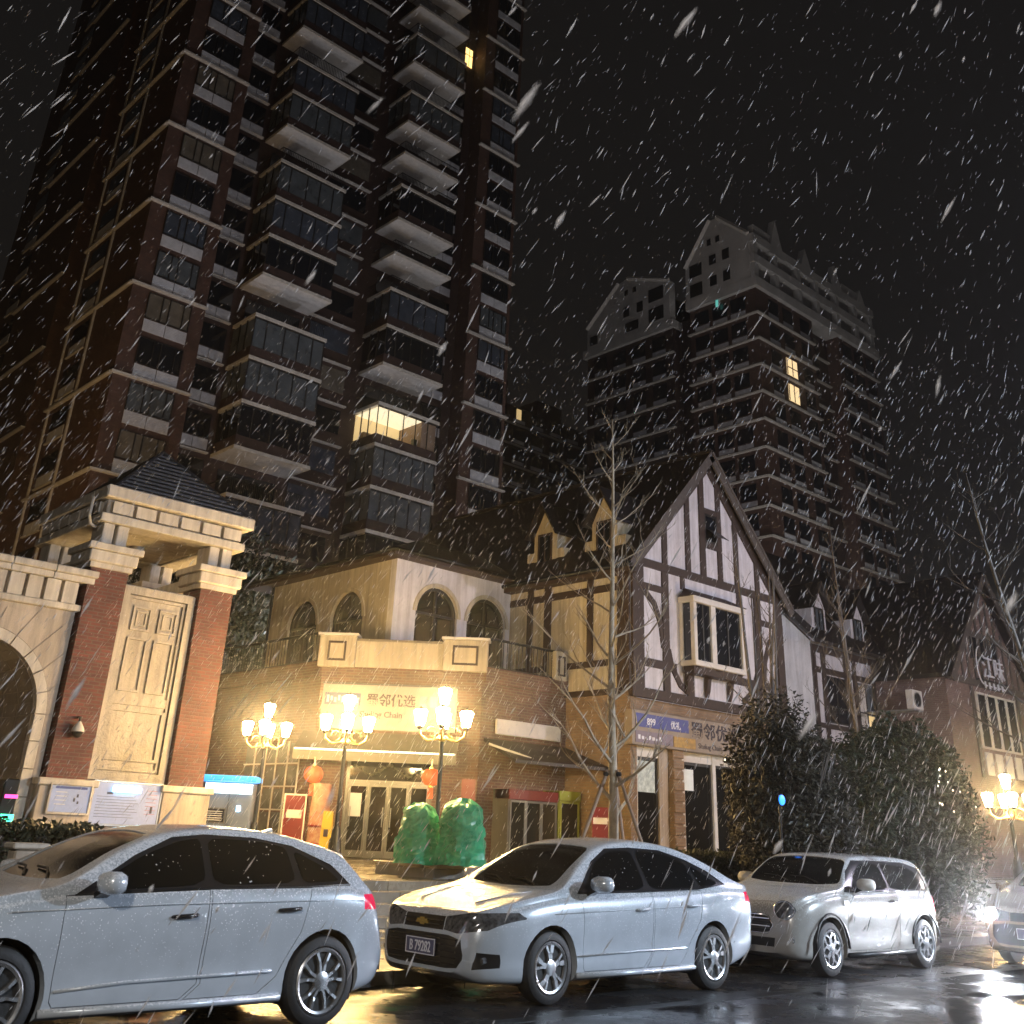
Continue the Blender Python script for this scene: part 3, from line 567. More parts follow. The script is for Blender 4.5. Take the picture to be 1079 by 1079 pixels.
# garland above the doors
g = MB(CHF)
for i in range(60):
    t = i/59; s = 1.2+2.1*t; z = 3.08-.25*math.sin(t*math.pi*2)**2*1.0
    g.tube([(s, -.06, z), (s+random.uniform(-.08, .08), -.02, z+random.uniform(-.1, .1))], [.03, .008], 4)
obj('garland', g, 'leaf_hedge', shop)
# canopy over the entrance with its tube lamp
aw = MB(CHF); aw.add([(-.35, 0, 3.95), (4.2, 0, 3.95), (4.2, 1.0, 3.42), (-.35, 1.0, 3.42), (-.35, 0, 3.90), (4.2, 0, 3.90), (4.2, 1.0, 3.37), (-.35, 1.0, 3.37)], [(0, 3, 2, 1), (4, 5, 6, 7), (3, 7, 6, 2), (0, 4, 7, 3), (1, 2, 6, 5), (0, 1, 5, 4)])
obj('entrance_canopy', aw, mat('canopy_cloth', (.16, .14, .09), .6, vary=.3), shop)
CB('canopy_valance', mat('valance', (.22, .2, .14), .6, vary=.2), shop, -.35, 4.2, .985, 1.01, 3.12, 3.365)
tl = thing('tube_lamp', 'long thin tube lamp along the edge of the entrance canopy', 'lamp', CHF(1.9, 1.06, 3.4))
obj('tube', MB(CHF).tube([(-.3, 1.05, 3.39), (4.15, 1.05, 3.39)], .022, 8), 'tube_light', tl)
obj('tube_holder', MB(CHF).box(-.34, 4.19, 1.012, 1.04, 3.37, 3.415), 'metal_grey', tl)
# signboard
sg = thing('shop_sign', 'cream signboard with dark Chinese lettering above the shop entrance', 'sign', CHF(2, .12, 4.05))
CB('sign_panel', mat('sign_cream', (.46, .43, .37), .5, vary=.12), sg, .12, 4.05, .04, .16, 4.02, 5.24, bev=.01)
CB('sign_edge', 'frame_grey', sg, .08, 4.09, .02, .1, 5.242, 5.3)
text('lettering', '蜀邻优选', .36, 'ink', sg, CHF(1.42, .165, 4.70), CROT, bold=.008)
text('lettering', 'Shuling Chain', .23, 'ink', sg, CHF(1.25, .165, 4.36), CROT, bold=.004)
CB('blue_plate', mat('sign_blue_grey', (.14, .18, .3), .4, vary=.2), sg, .2, 1.25, .16, .175, 4.66, 5.0)
for i in range(9):
    a = .26+i*.108; CB('white_mark', 'white_letter', sg, a, a+.07, .176, .18, 4.73+.05*(i % 2), 4.93-.03*(i % 3))
for i in range(3):
    a = 2.98+i*.3; CB('blue_mark', mat('sign_pale_blue', (.3, .36, .46), .5, vary=.1), sg, a, a+.22, .16, .172, 4.68, 4.98)
# left side: shop window of small squares
for r_ in range(4):
    for c_ in range(5):
        y_ = 27.75+c_*.62; z_ = 1.2+r_*.62
        w = box('window_pane', 'poster_dark', shop, 17.675, 17.70, y_+.04, y_+.58, z_+.04, z_+.58)
        mb = MB(); mb.box(17.64, 17.675, y_, y_+.04, z_, z_+.62); mb.box(17.64, 17.675, y_+.04, y_+.62, z_, z_+.04)
        obj('pane_frame', mb, 'trim_white', w)
# right side: white fascia board and lean-to roof
box('white_fascia', 'trim_white', shop, 21.55, 24.2, 23.6, 23.69, 4.08, 4.5, bev=.01)
lr = MB(); lr.add([(21.2, 23.76, 3.95), (GX-.02, 23.76, 3.95), (GX-.02, 21.9, 3.35), (21.2, 22.4, 3.35), (21.2, 23.76, 3.86), (GX-.02, 23.76, 3.86), (GX-.02, 21.9, 3.26), (21.2, 22.4, 3.26)], [(0, 3, 2, 1), (4, 5, 6, 7), (3, 7, 6, 2), (0, 4, 7, 3), (1, 2, 6, 5)])
obj('lean_to_roof', lr, 'roof_dark', shop)
obj('awning_arm', MB().tube([(20.9, 23.2, 3.75), (21.9, 22.5, 3.42)], .035, 8), 'trim_white', shop)
# shop coolers under the lean-to
def cooler(x0, x1, top, m_top, m_fr, label, doors):
    c = thing('drinks_cooler', label, 'cooler', ((x0+x1)/2, 23.4, PZ), group='coolers beside the shop door')
    mb = MB(); mb.box(x0, x0+.05, 23.05, 23.7, PZ, top); mb.box(x1-.05, x1, 23.05, 23.7, PZ, top); mb.box(x0+.05, x1-.05, 23.62, 23.7, PZ, top); mb.box(x0+.05, x1-.05, 23.05, 23.62, PZ, PZ+.25)
    obj('cabinet', mb, m_fr, c)
    box('header', m_top, c, x0, x1, 23.0, 23.62, top-.26, top+.002, bev=.01)
    text('header_lettering', 'COLD', .14, 'white_letter', c, ((x0+x1)/2, 22.995, top-.19), 0, 'CENTER', .004) if False else None
    w = (x1-x0-.1)/doors
    for i in range(doors):
        a = x0+.05+i*w
        mb = MB(); mb.box(a, a+.06, 23.02, 23.07, PZ+.26, top-.27); mb.box(a+w-.06, a+w, 23.02, 23.07, PZ+.26, top-.27); mb.box(a+.06, a+w-.06, 23.02, 23.07, PZ+.26, PZ+.32); mb.box(a+.06, a+w-.06, 23.02, 23.07, top-.33, top-.27)
        d = obj('door', mb, m_fr, c); box('pane', 'glass_shop', d, a+.061, a+w-.061, 23.04, 23.05, PZ+.321, top-.331)
        for k in range(4): box('shelf', 'goods', c, a+.07, a+w-.07, 23.02-.001+.14, 23.55, PZ+.35+.38*k, PZ+.58+.38*k)
cooler(21.6, 23.55, 2.62, 'red', 'frame_grey', 'wide drinks cooler with a red header and silver door frames', 3)
cooler(23.6, 24.5, 2.68, 'lime', 'lime', 'narrow cooler with a lime green header beside the brick corner', 1)
# --- things standing at the entrance
def lantern(x, y, z, lab):
    t = thing('red_lantern', lab, 'lantern', (x, y, z), group='red lanterns at the shop door')
    n = 20; mb = MB(); vs = []; prof = [(.06, .2), (.17, .17), (.235, .07), (.245, 0), (.235, -.07), (.17, -.17), (.06, -.2)]
    for r_, h in prof:
        for j in range(n):
            a = 2*math.pi*j/n; rr = r_*(1+.035*(1 if j % 2 else -1)); vs.append((x+rr*math.cos(a), y+rr*math.sin(a), z+h))
    mb.add(vs, [(i*n+j, (i+1)*n+j, (i+1)*n+(j+1) % n, i*n+(j+1) % n) for i in range(len(prof)-1) for j in range(n)])
    obj('lantern_shell', mb, 'red_lantern', t, smooth=40)
    obj('top_cap', MB().lathe([(.07, .19), (.07, .24), (.02, .25), (.015, .4)], (x, y, z), 12), 'gold', t)
    obj('bottom_cap', MB().lathe([(.07, -.24), (.07, -.19)], (x, y, z), 12), 'gold', t)
    mb = MB()
    for j in range(10):
        a = 2*math.pi*j/10; mb.tube([(x+.05*math.cos(a), y+.05*math.sin(a), z-.24), (x+.06*math.cos(a), y+.06*math.sin(a), z-.5)], .018, 4)
    obj('tassel', mb, 'red_lantern', t)
def dpt(px, py, d): # helper: pixel to point at a horizontal distance (metres)
    v = fw+ri*((px-540)/CF)+ui*(-(py-360)/CF); k = d/math.hypot(v.x, v.y); return Vector((0, 0, CH0))+v*k
q = dpt(331, 816, 29.2); lantern(q.x, q.y, q.z, 'red paper lantern hanging left of the shop door')
q = dpt(455, 819, 28.6); lantern(q.x, q.y, q.z, 'red paper lantern hanging right of the shop door')
# red fire box left of the door
q = dpt(308, 876, 30.2); x, y = q.x, q.y
fb = thing('red_cabinet', 'tall red cabinet with a white label left of the shop door', 'cabinet', (x, y, PZ), group='red boxes by the shop')
def rf(ox, oy, a): 
    ca, sa = math.cos(a), math.sin(a); return lambda s, o, z: (ox+s*ca+o*sa, oy+s*sa-o*ca, z)
F_ = rf(x, y, CROT)
box('case', 'red', fb, -.3, .3, -.2, 0, PZ, 2.2, fr=F_, bev=.01)
mb = MB(F_); mb.box(-.3, -.26, 0, .02, PZ, 2.2); mb.box(.26, .3, 0, .02, PZ, 2.2); mb.box(-.26, .26, 0, .02, 2.16, 2.2); obj('edge_trim', mb, 'trim_white', fb)
box('label_plate', 'sign_white', fb, -.2, .2, .001, .012, 1.62, 1.82, fr=F_)
q = dpt(633, 870, 27.5); F_ = rf(q.x, q.y, CROT)
fb = thing('red_cabinet', 'red box with a white stripe beside the tree trunk', 'cabinet', (q.x, q.y, PZ), group='red boxes by the shop')
box('case', 'red', fb, -.19, .19, -.25, 0, PZ, 2.15, fr=F_, bev=.01); box('label_plate', 'sign_white', fb, -.17, .17, .001, .012, 1.78, 1.92, fr=F_)
q = dpt(493, 850, 29.3); F_ = rf(q.x, q.y, CROT)
fb = thing('red_banner_stand', 'narrow bright red upright banner right of the shop door', 'banner', (q.x, q.y, PZ))
box('banner_sheet', 'red', fb, -.18, .18, -.02, 0, 1.0, 2.72, fr=F_); obj('stand_pole', MB(F_).tube([(0, -.03, PZ), (0, -.03, 2.74)], .015, 6), 'metal_grey', fb); box('stand_foot', 'metal_dark', fb, -.2, .2, -.2, .15, PZ, PZ+.03, fr=F_)
# leaning patterned banner roll and yellow box
q = dpt(334, 880, 27.8)
bn = thing('patterned_column', 'leaning column wrapped in patterned red and cream cloth by the door', 'banner', (q.x, q.y, PZ))
tt = dpt(341, 826, 27.8)
obj('wrapped_column', MB().tube([(q.x, q.y, PZ), (q.x+.03, q.y, 1.2), (q.x*.5+tt.x*.5, q.y*.5+tt.y*.5, 1.7), (tt.x, tt.y, tt.z)], [.26, .25, .24, .21], 14), 'banner', bn, smooth=40)
obj('foot_ring', MB().lathe([(.3, 0), (.3, .08), (.26, .1)], (q.x, q.y, PZ), 14), 'stone', bn)
for k in (.3, .62): 
    obj('tie_band', MB().lathe([(.262, 0), (.266, .02), (.262, .04)], (q.x+.02, q.y, PZ+k*1.2), 14), 'red', bn)
q = dpt(344, 880, 26.6); F_ = rf(q.x, q.y, CROT)
yb = thing('yellow_sign_post', 'small bright yellow upright caution board on the plaza', 'sign', (q.x, q.y, PZ))
yy = MB(F_); yy.add([(-.14, .12, PZ), (.14, .12, PZ), (.11, 0, 1.78), (-.11, 0, 1.78), (-.14, .1, PZ), (.14, .1, PZ), (.11, -.02, 1.78), (-.11, -.02, 1.78)], [(0, 1, 2, 3), (7, 6, 5, 4), (0, 3, 7, 4), (1, 5, 6, 2), (3, 2, 6, 7)]); obj('front_board', yy, 'yellow', yb)
yy = MB(F_); yy.add([(-.14, -.2, PZ), (.14, -.2, PZ), (.11, -.03, 1.78), (-.11, -.03, 1.78), (-.14, -.22, PZ), (.14, -.22, PZ), (.11, -.05, 1.78), (-.11, -.05, 1.78)], [(0, 1, 2, 3), (7, 6, 5, 4), (0, 3, 7, 4), (1, 5, 6, 2), (3, 2, 6, 7)]); obj('rear_board', yy, 'yellow', yb)
box('pictogram', 'ink', yb, -.05, .05, .06, .085, 1.25, 1.4, fr=F_)
# self-service kiosk beside the gate
q = dpt(238, 868, 26.8); F_ = rf(q.x, q.y, -R(38))
kk = thing('self_service_kiosk', 'grey self-service machine under a glowing blue canopy beside the gate', 'kiosk', (q.x, q.y, PZ))
box('cabinet', 'kiosk', kk, -.58, .52, -.7, 0, PZ, 2.28, fr=F_, bev=.015)
box('left_side_panel', 'metal_dark', kk, -.64, -.582, -.7, .02, PZ, 2.28, fr=F_)
cn = box('canopy', 'kiosk_blue', kk, -.9, .62, -.7, .45, 2.3, 2.42, fr=F_, bev=.02)
box('light_box', 'kiosk_glow', kk, -.55, -.02, .01, .12, 2.05, 2.26, fr=F_); box('light_box', 'kiosk_glow', kk, .0, .5, .01, .12, 2.05, 2.26, fr=F_)
box('screen', 'glass', kk, -.52, -.06, .0, .015, 1.45, 1.72, fr=F_); box('screen_frame', 'frame_grey', kk, -.55, -.03, -.01, .008, 1.42, 1.75, fr=F_)
for i in range(5): box('key_row', 'trim_white', kk, -.48, -.1, .015, .02, 1.48+.045*i, 1.495+.045*i, fr=F_)
box('panel_seam', 'frame_dark', kk, -.012, .002, .0, .006, PZ, 2.04, fr=F_)
box('status_lamp', 'board_tube', kk, .2, .28, .0, .03, 1.68, 1.8, fr=F_)
# barrier post with signal lamps at the far left
q = dpt(3, 876, 22); bp_ = thing('barrier_post', 'gate barrier post with a green and a pink signal lamp', 'barrier', (q.x, q.y, PZ))
obj('post', MB().box(q.x-.15, q.x+.12, q.y, q.y+.3, PZ, 2.0), 'metal_dark', bp_, bev=.02)
obj('green_lamp', MB().box(q.x-.1, q.x+.12, q.y-.03, q.y-.001, 1.3, 1.42), 'green_led', bp_); obj('pink_lamp', MB().box(q.x-.1, q.x+.12, q.y-.03, q.y-.001, 1.68, 1.74), 'pink_led', bp_)

# ---------------------------------------------------------------- half-timbered gable house
gb = thing('half_timbered_house', 'half timbered gable house with white plaster, dark beams and two dormers', 'house', (29, 25, PZ))
HX0, HX1, HC, HY = GX, 32.8, 28.7, GFY
APX, EV = 13.85, 9.45
HB = 36.0
sl = (APX-EV)/(HC-HX0)
obj('gable_wall', MB().prism([(HX0+.02, 5.6), (HX1-.02, 5.6), (HX1-.02, EV), (HC, APX-.1), (HX0+.02, EV)], 'y', HY, HY+.3), 'plaster_white', gb)
box('side_wall', 'plaster', gb, HX0, HX0+.3, HY+.302, HB, 5.5, EV)
# ground floor: brick piers and glazed shop front
box('brick_corner_pier', 'brick_tan', gb, HX0, HX0+.28, HY+.05, HB, PZ, 5.5)
box('lintel', 'brick_tan', gb, HX0+.282, HX1, HY+.12, HY+.45, 4.0, 5.33)
def bm(name, x0, z0, x1, z1, w, m='timber', parent=gb, y=HY, d=.07):
    a, b = Vector((x0, z0)), Vector((x1, z1)); t = (b-a).normalized(); n = Vector((-t.y, t.x))*w/2
    return obj(name, MB().prism([tuple(a-n), tuple(b-n), tuple(b+n), tuple(a+n)], 'y', y-d, y+.02), m, parent)
# horizontal beams
bm('timber_beam', HX0-.12, 5.46, HX1+.12, 5.46, .28, d=.16)
bm('timber_beam', HX0, 6.38, 26.7, 6.38, .24); bm('timber_beam', 29.7, 6.38, HX1, 6.38, .24)
bm('timber_beam', HX0+.4, 8.69, 26.2, 8.69, .2, d=.06); bm('timber_beam', 31.3, 8.5, HX1, 8.5, .2, d=.06)
bm('timber_beam', HX0, 9.42, HX1, 9.42, .25, d=.09)
# corner post and posts (lower storey)
bm('timber_post', HX0+.28, 5.6, HX0+.28, 9.3, .52, d=.08); bm('timber_post', HX1-.25, 5.6, HX1-.25, 9.3, .4, d=.08)
bm('timber_post', 26.23, 5.6, 26.23, 9.3, .3, d=.065); bm('timber_post', 31.3, 5.6, 31.3, 9.3, .36, d=.065)
bm('timber_post', 27.15, 8.9, 27.15, 9.3, .2, d=.05); bm('timber_post', 30.25, 8.9, 30.25, 9.3, .25, d=.05)
bm('timber_post', 27.45, 5.6, 27.45, 6.55, .26, d=.055)
# upper gable posts
for x, zt in ((26.25, 11.0), (27.48, 12.3), (28.30, 13.1), (29.25, 12.9), (30.2, 12.0), (31.4, 10.8)):
    bm('timber_post', x, 9.54, x, zt+.05, .24 if x != 28.3 else .28, d=.06)
bm('timber_beam', 28.42, 11.85, 29.15, 11.85, .2, d=.055); bm('timber_beam', 28.42, 10.65, 29.15, 10.65, .2, d=.055)
# curved braces
def brace(name, pts, w):
    k = len(pts); L = []; Rr = []
    for i in range(k):
        a = Vector(pts[max(0, i-1)]); b = Vector(pts[min(k-1, i+1)]); t = (b-a).normalized(); n = Vector((-t.y, t.x))*w/2
        L.append(tuple(Vector(pts[i])+n)); Rr.append(tuple(Vector(pts[i])-n))
    for i in range(1):
        obj(name, MB().prism(L+Rr[::-1], 'y', HY-.05, HY+.02), 'timber', gb)
brace('curved_brace', [(25.2, 8.55), (25.7, 8.2), (26.0, 7.6), (26.12, 6.9)], .2)
brace('curved_brace', [(26.35, 6.9), (26.5, 6.4), (26.9, 5.9), (27.4, 5.68)], .2)
brace('curved_brace', [(32.5, 8.3), (31.95, 7.9), (31.6, 7.2), (31.5, 6.6)], .2)
brace('curved_brace', [(31.1, 6.7), (30.8, 6.1), (30.2, 5.72)], .2)
# rake boards and roof slopes
ov = .25
def slope(x0, side):
    xe = HC+side*(HC-HX0+.35); ze = EV-.35*sl
    t = .16
    p = [(HC, HY-ov, APX), (xe, HY-ov, ze), (xe, HB, ze), (HC, HB, APX)]
    q = [(a, b, c+t) for a, b, c in p]
    fs = [(0, 1, 2, 3), (4, 7, 6, 5), (0, 4, 5, 1), (1, 5, 6, 2), (2, 6, 7, 3), (3, 7, 4, 0)]
    if side > 0: fs = [f[::-1] for f in fs]
    return obj('roof_slope', MB().add(p+q, fs), 'roof_dark', gb)
rs = slope(0, -1); slope(0, 1)
for s in (-1, 1):
    xe = HC+s*(HC-HX0+.35); ze = EV-.35*sl
    bm('rake_board', HC-s*.05, APX-.02, xe, ze-.06, .3, 'timber_grey', y=HY-ov, d=.05)
    bm('rake_fillet', HC-s*.02, APX+.17, xe, ze+.13, .09, 'timber_grey', y=HY-ov-.05, d=.03)
    bm('wall_rake', HC, APX-.35, HC+s*(HC-HX0), EV-.3, .3, 'timber', d=.075)
obj('ridge_cap', MB().tube([(HC, HY-ov, APX+.19), (HC, HB, APX+.19)], .09, 6), 'roof_dark', gb)
box('side_eaves', 'timber', gb, HX0-.36, HX0-.01, HY-.3, HB, EV-.5, EV-.36); 
obj('side_gutter', MB().tube([(HX0-.42, HY-.4, EV-.3), (HX0-.42, HB, EV-.3)], .07, 6), 'metal_dark', gb, smooth=True)
# left side wall beams
LX = HX0
def sb(name, y0, y1, z0, z1, d=.06): return box(name, 'timber', gb, LX-d, LX, y0, y1, z0, z1)
sb('timber_beam', HY+.31, HB, 8.5, 8.72, .05); sb('timber_beam', HY+.31, HB, 6.25, 6.44, .05); sb('timber_beam', HY+.31, HB, 8.98, 9.2, .05)
for yc, wd in ((25.5, .24), (24.66, .3), (22.76, .24), (27.4, .24)): sb('timber_post', yc-wd/2, yc+wd/2, 6.45, 8.97, .06)
sb('corner_post', HY+.02, HY+.5, 5.5, 9.2, .07)
box('sill_moulding', 'timber', gb, LX-.12, LX, HY+.3, 23.76, 5.4, 5.56)
# dormers on the left slope
def dormer(parent, yc, xf, w=1.1, hw=1.0, h=2.0, glow=None, mm='plaster', name='dormer'):
    zb = EV+(xf-HX0)*sl
    d = obj(name, MB().prism([(yc-w/2, zb-.1), (yc+w/2, zb-.1), (yc+w/2, zb+h*.52), (yc, zb+h), (yc-w/2, zb+h*.52)], 'x', xf, xf+h/sl+.2), mm, parent)
    box('window', glow or 'glass', d, xf-.02, xf-.005, yc-.28, yc+.28, zb+.05, zb+1.02)
    mb = MB()
    for a, b, c, e in ((-.34, -.27, 0, 1.09), (.27, .34, 0, 1.09), (-.27, .27, 1.02, 1.09), (-.02, .02, .0, 1.02)): mb.box(xf-.05, xf-.006, yc+a, yc+b, zb+c, zb+e)
    obj('window_frame', mb, 'timber', d)
    for s in (-1, 1):
        p = [(xf-.3, yc, zb+h+.12), (xf-.3, yc+s*(w/2+.18), zb+h*.52-.1), (xf+h/sl+.3, yc+s*(w/2+.18), zb+h*.52-.1), (xf+h/sl+.3, yc, zb+h+.12)]
        q = [(a, b, c+.1) for a, b, c in p]; fs = [(0, 1, 2, 3), (4, 7, 6, 5), (0, 4, 5, 1), (1, 5, 6, 2), (2, 6, 7, 3), (3, 7, 4, 0)]
        if s > 0: fs = [f[::-1] for f in fs]
        obj('dormer_roof', MB().add(p+q, fs), 'roof_dark', d)
    for s in (-1, 1): box('cheek', mm, d, xf+.02, xf+.5, yc+s*(w/2+.002) if s > 0 else yc-w/2-.35, yc+w/2+.35 if s > 0 else yc-w/2-.002, zb-.1, zb+.5)
dormer(gb, 25.3, 25.0); dormer(gb, 22.55, 25.0)
# bay window
bw = box('bay_window', 'trim_white', gb, 26.95, 29.65, HY-.62, HY-.001, 6.47, 6.64, bev=.02)
box('bay_head', 'trim_white', bw, 26.9, 29.7, HY-.66, HY-.001, 8.42, 8.62, bev=.02)
for x0, x1 in ((26.95, 27.1), (27.86, 28.1), (29.5, 29.65)): box('bay_post', 'trim_white', bw, x0, x1, HY-.6, HY-.45, 6.641, 8.419)
box('bay_post', 'trim_white', bw, 26.95, 27.08, HY-.14, HY-.002, 6.641, 8.419); box('bay_post', 'trim_white', bw, 29.52, 29.65, HY-.14, HY-.002, 6.641, 8.419)
for x0, x1 in ((27.102, 27.858), (28.102, 29.498)): 
    p = box('pane', 'glass', bw, x0, x1, HY-.53, HY-.51, 6.642, 8.418); box('sash_bar', 'frame_dark', p, (x0+x1)/2-.025, (x0+x1)/2+.025, HY-.56, HY-.531, 6.642, 8.418)
box('pane', 'glass', bw, 27.0, 27.02, HY-.448, HY-.142, 6.642, 8.418); box('pane', 'glass', bw, 29.58, 29.6, HY-.448, HY-.142, 6.642, 8.418)
obj('bay_roof', MB().add([(26.85, HY-.7, 8.622), (29.75, HY-.7, 8.622), (29.75, HY-.08, 8.622), (26.85, HY-.08, 8.622), (27.2, HY-.08, 8.95), (29.4, HY-.08, 8.95)], [(0, 1, 5, 4), (0, 4, 3), (1, 2, 5), (2, 3, 4, 5), (3, 2, 1, 0)]), 'timber', bw)
for x in (27.2, 28.2, 29.4): obj('bay_bracket', MB().prism([(HY-.55, 6.46), (HY-.06, 6.46), (HY-.06, 5.65), (HY-.14, 5.85), (HY-.2, 6.2)], 'x', x-.09, x+.09), 'timber', bw)
obj('bay_underside', MB().prism([(27.0, 6.468), (29.6, 6.468), (29.4, 6.25), (27.0, 6.25)], 'y', HY-.5, HY-.1), 'timber', bw)
# small casement standing open
sw = box('small_window', 'glass', gb, 28.48, 29.1, HY-.02, HY-.006, 10.75, 11.75)
frame('window_frame', 'frame_dark', sw, 28.44, 29.13, 10.76, 11.74, HY-.005, .07, .05)
obj('open_sash', MB().add([(28.5, HY-.07, 11.2), (29.1, HY-.07, 11.2), (29.1, HY-.55, 10.85), (28.5, HY-.55, 10.85), (28.5, HY-.11, 11.2), (29.1, HY-.11, 11.2), (29.1, HY-.58, 10.82), (28.5, HY-.58, 10.82)], [(0, 1, 2, 3), (7, 6, 5, 4), (0, 4, 5, 1), (1, 5, 6, 2), (2, 6, 7, 3), (3, 7, 4, 0)]), 'frame_dark', sw)
# shop front under the sign
for (x0, x1) in ((24.88, 25.02), (26.0, 26.42), (26.9, 27.2), (28.62, 28.78), (30.6, 30.9), (32.4, 32.79)):
    box('shopfront_post', 'stone' if x1-x0 > .25 and x0 != 26.9 else 'trim_white', gb, x0, x1, HY+.15, HY+.42, PZ, 3.99)
bp2 = box('brick_pillar', 'brick_tan', gb, 26.44, 26.88, HY-.02, HY+.4, PZ, 3.99)
random.seed(3)
for k in range(11): box('rough_brick', 'brick_tan', bp2, 26.44-random.uniform(.0, .05), 26.88+random.uniform(0, .05), HY-.06-random.uniform(0, .03), HY-.021, PZ+.05+k*.3, PZ+.3+k*.3, bev=.02)
for (x0, x1) in ((25.022, 25.998), (27.202, 28.618), (28.782, 30.598), (30.902, 32.398)):
    d = box('shop_window', 'glass_shop', gb, x0, x1, HY+.26, HY+.28, PZ+.12, 3.7)
    mb = MB(); mb.box(x0, x0+.07, HY+.22, HY+.259, PZ, 3.7); mb.box(x1-.07, x1, HY+.22, HY+.259, PZ, 3.7); mb.box(x0+.07, x1-.07, HY+.22, HY+.259, 3.62, 3.7); mb.box(x0+.07, x1-.07, HY+.22, HY+.259, PZ, PZ+.15)
    obj('window_frame', mb, 'frame_dark', d)
box('shopfront_head', 'trim_white', gb, 24.88, 32.79, HY+.18, HY+.44, 3.702, 3.98)
# posters / lit ceiling seen through the first pane
pz = box('poster', mat('poster_lit', (.6, .62, .58), .5, vary=.5, vs=6, c2=(.08, .1, .09), emit=(.9, 1, .9), es=.18), gb, 25.1, 25.9, HY+.24, HY+.258, 2.75, 3.6)
box('poster', mat('poster_lit2', (.6, .6, .55), .5, vary=.2, emit=(.9, .95, .9), es=.2), gb, 27.28, 27.75, HY+.24, HY+.258, 2.9, 3.5)
# sign
s2 = thing('shop_sign', 'long signboard with a blue panel and dark lettering under the gable', 'sign', (27.5, HY-.2, 3.97))
box('sign_frame', mat('sign_beige', (.3, .245, .19), .5, vary=.2), s2, 24.36, 30.9, HY-.22, HY+.08, 3.97, 4.93, bev=.01)
box('blue_panel', 'sign_blue', s2, 24.5, 26.98, HY-.24, HY-.221, 4.47, 4.84)
box('grey_panel', mat('sign_mauve', (.2, .16, .2), .4, vary=.2), s2, 24.5, 26.2, HY-.24, HY-.221, 4.04, 4.36)
box('yellow_panel', mat('sign_yellow', (.45, .27, .05), .4, vary=.5, vs=9), s2, 26.25, 27.3, HY-.24, HY-.221, 4.04, 4.33)
text('lettering', '899', .26, 'white_letter', s2, (25.0, HY-.245, 4.55), 0, depth=.004, bold=.006); text('lettering', '优礼', .24, 'white_letter', s2, (26.1, HY-.245, 4.55), 0, depth=.004, bold=.004)
for i in range(7): box('white_mark', 'white_letter', s2, 24.6+i*.16, 24.7+i*.16, HY-.246, HY-.241, 4.13, 4.25-.03*(i % 3))
text('lettering', '蜀邻优选', .50, 'ink', s2, (27.1, HY-.225, 4.42), 0, depth=.005, bold=.008, sx=1.25); text('lettering', 'Shuling Chain', .22, 'ink', s2, (27.45, HY-.225, 4.09), 0, depth=.004)
fl = thing('light_string', 'cluster of small warm lights along the sign beside the shrub', 'light string', (30, HY-.3, 4.0))
random.seed(5); mb = MB()
obj('cable', MB().tube([(28.6, HY-.27, 3.92), (29.4, HY-.29, 3.84), (30.3, HY-.28, 3.9), (31.5, HY-.27, 3.86)], .012, 5), 'frame_dark', fl)
for i in range(22):
    x = 28.7+i*.125; obj('bulb', MB().lathe([(.008, -.04), (.03, -.02), (.03, .015), (.01, .03)], (x, HY-.29, 3.83+random.uniform(-.06, .1)), 6), 'fairy', fl)
# roof edge of the low side annexe is part of the shop; pale interior lamp glimmer is the plaza lamps' reflection in the panes

# ---------------------------------------------------------------- second half-timbered house, set back
h2 = thing('half_timbered_house', 'dark half timbered terrace with two small dormers behind the bare shrub', 'house', (45, 28, PZ))
Y2 = 25.0; A0, A1 = 41.0, 52.0
box('front_wall', 'plaster_white', h2, A0, A1, Y2, Y2+.3, PZ, 9.65)
box('side_wall', 'plaster_white', h2, A0, A0+.3, Y2+.302, 36, PZ, 9.65)
def b2(name, x0, x1, z0, z1, d=.07): return box(name, 'timber', h2, x0, x1, Y2-d, Y2, z0, z1)
b2('timber_beam', A0, A1, 9.2, 9.5, .08); b2('timber_beam', A0, A1, 8.35, 8.6, .075); b2('timber_beam', A0, A1, 5.2, 5.6, .1); b2('timber_beam', A0, A1, 6.1, 6.3)
for x in (41.0, 41.75, 43.6, 44.3, 46.0, 46.7, 48.4): b2('timber_post', x, x+.28, 5.6, 9.2, .072)
for x0, x1, g_ in ((42.05, 43.58, 'glass'), (44.6, 45.98, None), (47.0, 48.38, None)):
    w = box('window', g_ or 'curtain', h2, x0, x1, Y2-.03, Y2-.01, 6.35, 8.3)
    mb = MB(); xm_ = (x0+x1)/2
    for a, b in ((x0, x0+.06), (xm_-.03, xm_+.03), (x1-.06, x1)): mb.box(a, b, Y2-.06, Y2-.031, 6.35, 8.3)
    mb.box(x0+.06, x1-.06, Y2-.06, Y2-.032, 6.35, 6.42); mb.box(x0+.06, x1-.06, Y2-.06, Y2-.032, 7.0, 7.06)
    obj('window_frame', mb, 'frame_dark', w)
lw = box('lit_pane', 'room_lit_dim', h2, 45.35, 45.9, Y2-.034, Y2-.0305, 6.45, 6.95)
box('blind', 'trim_white', h2, 44.66, 45.25, Y2-.034, Y2-.0305, 6.45, 8.2)
bb = box('balcony_box', 'trim_white', h2, 44.2, 46.1, Y2-.9, Y2-.11, 5.0, 6.15, bev=.02)
for x in (44.4, 45.3): frame('panel_frame', 'timber_grey', bb, x, x+.65, 5.15, 5.98, Y2-.9, .06, .03)
sl2 = 1.0
p = [(A0-.3, Y2-.45, 9.5), (A1, Y2-.45, 9.5), (A1, 30.5, 15.3), (A0-.3, 30.5, 15.3)]; q = [(a, b, c+.16) for a, b, c in p]
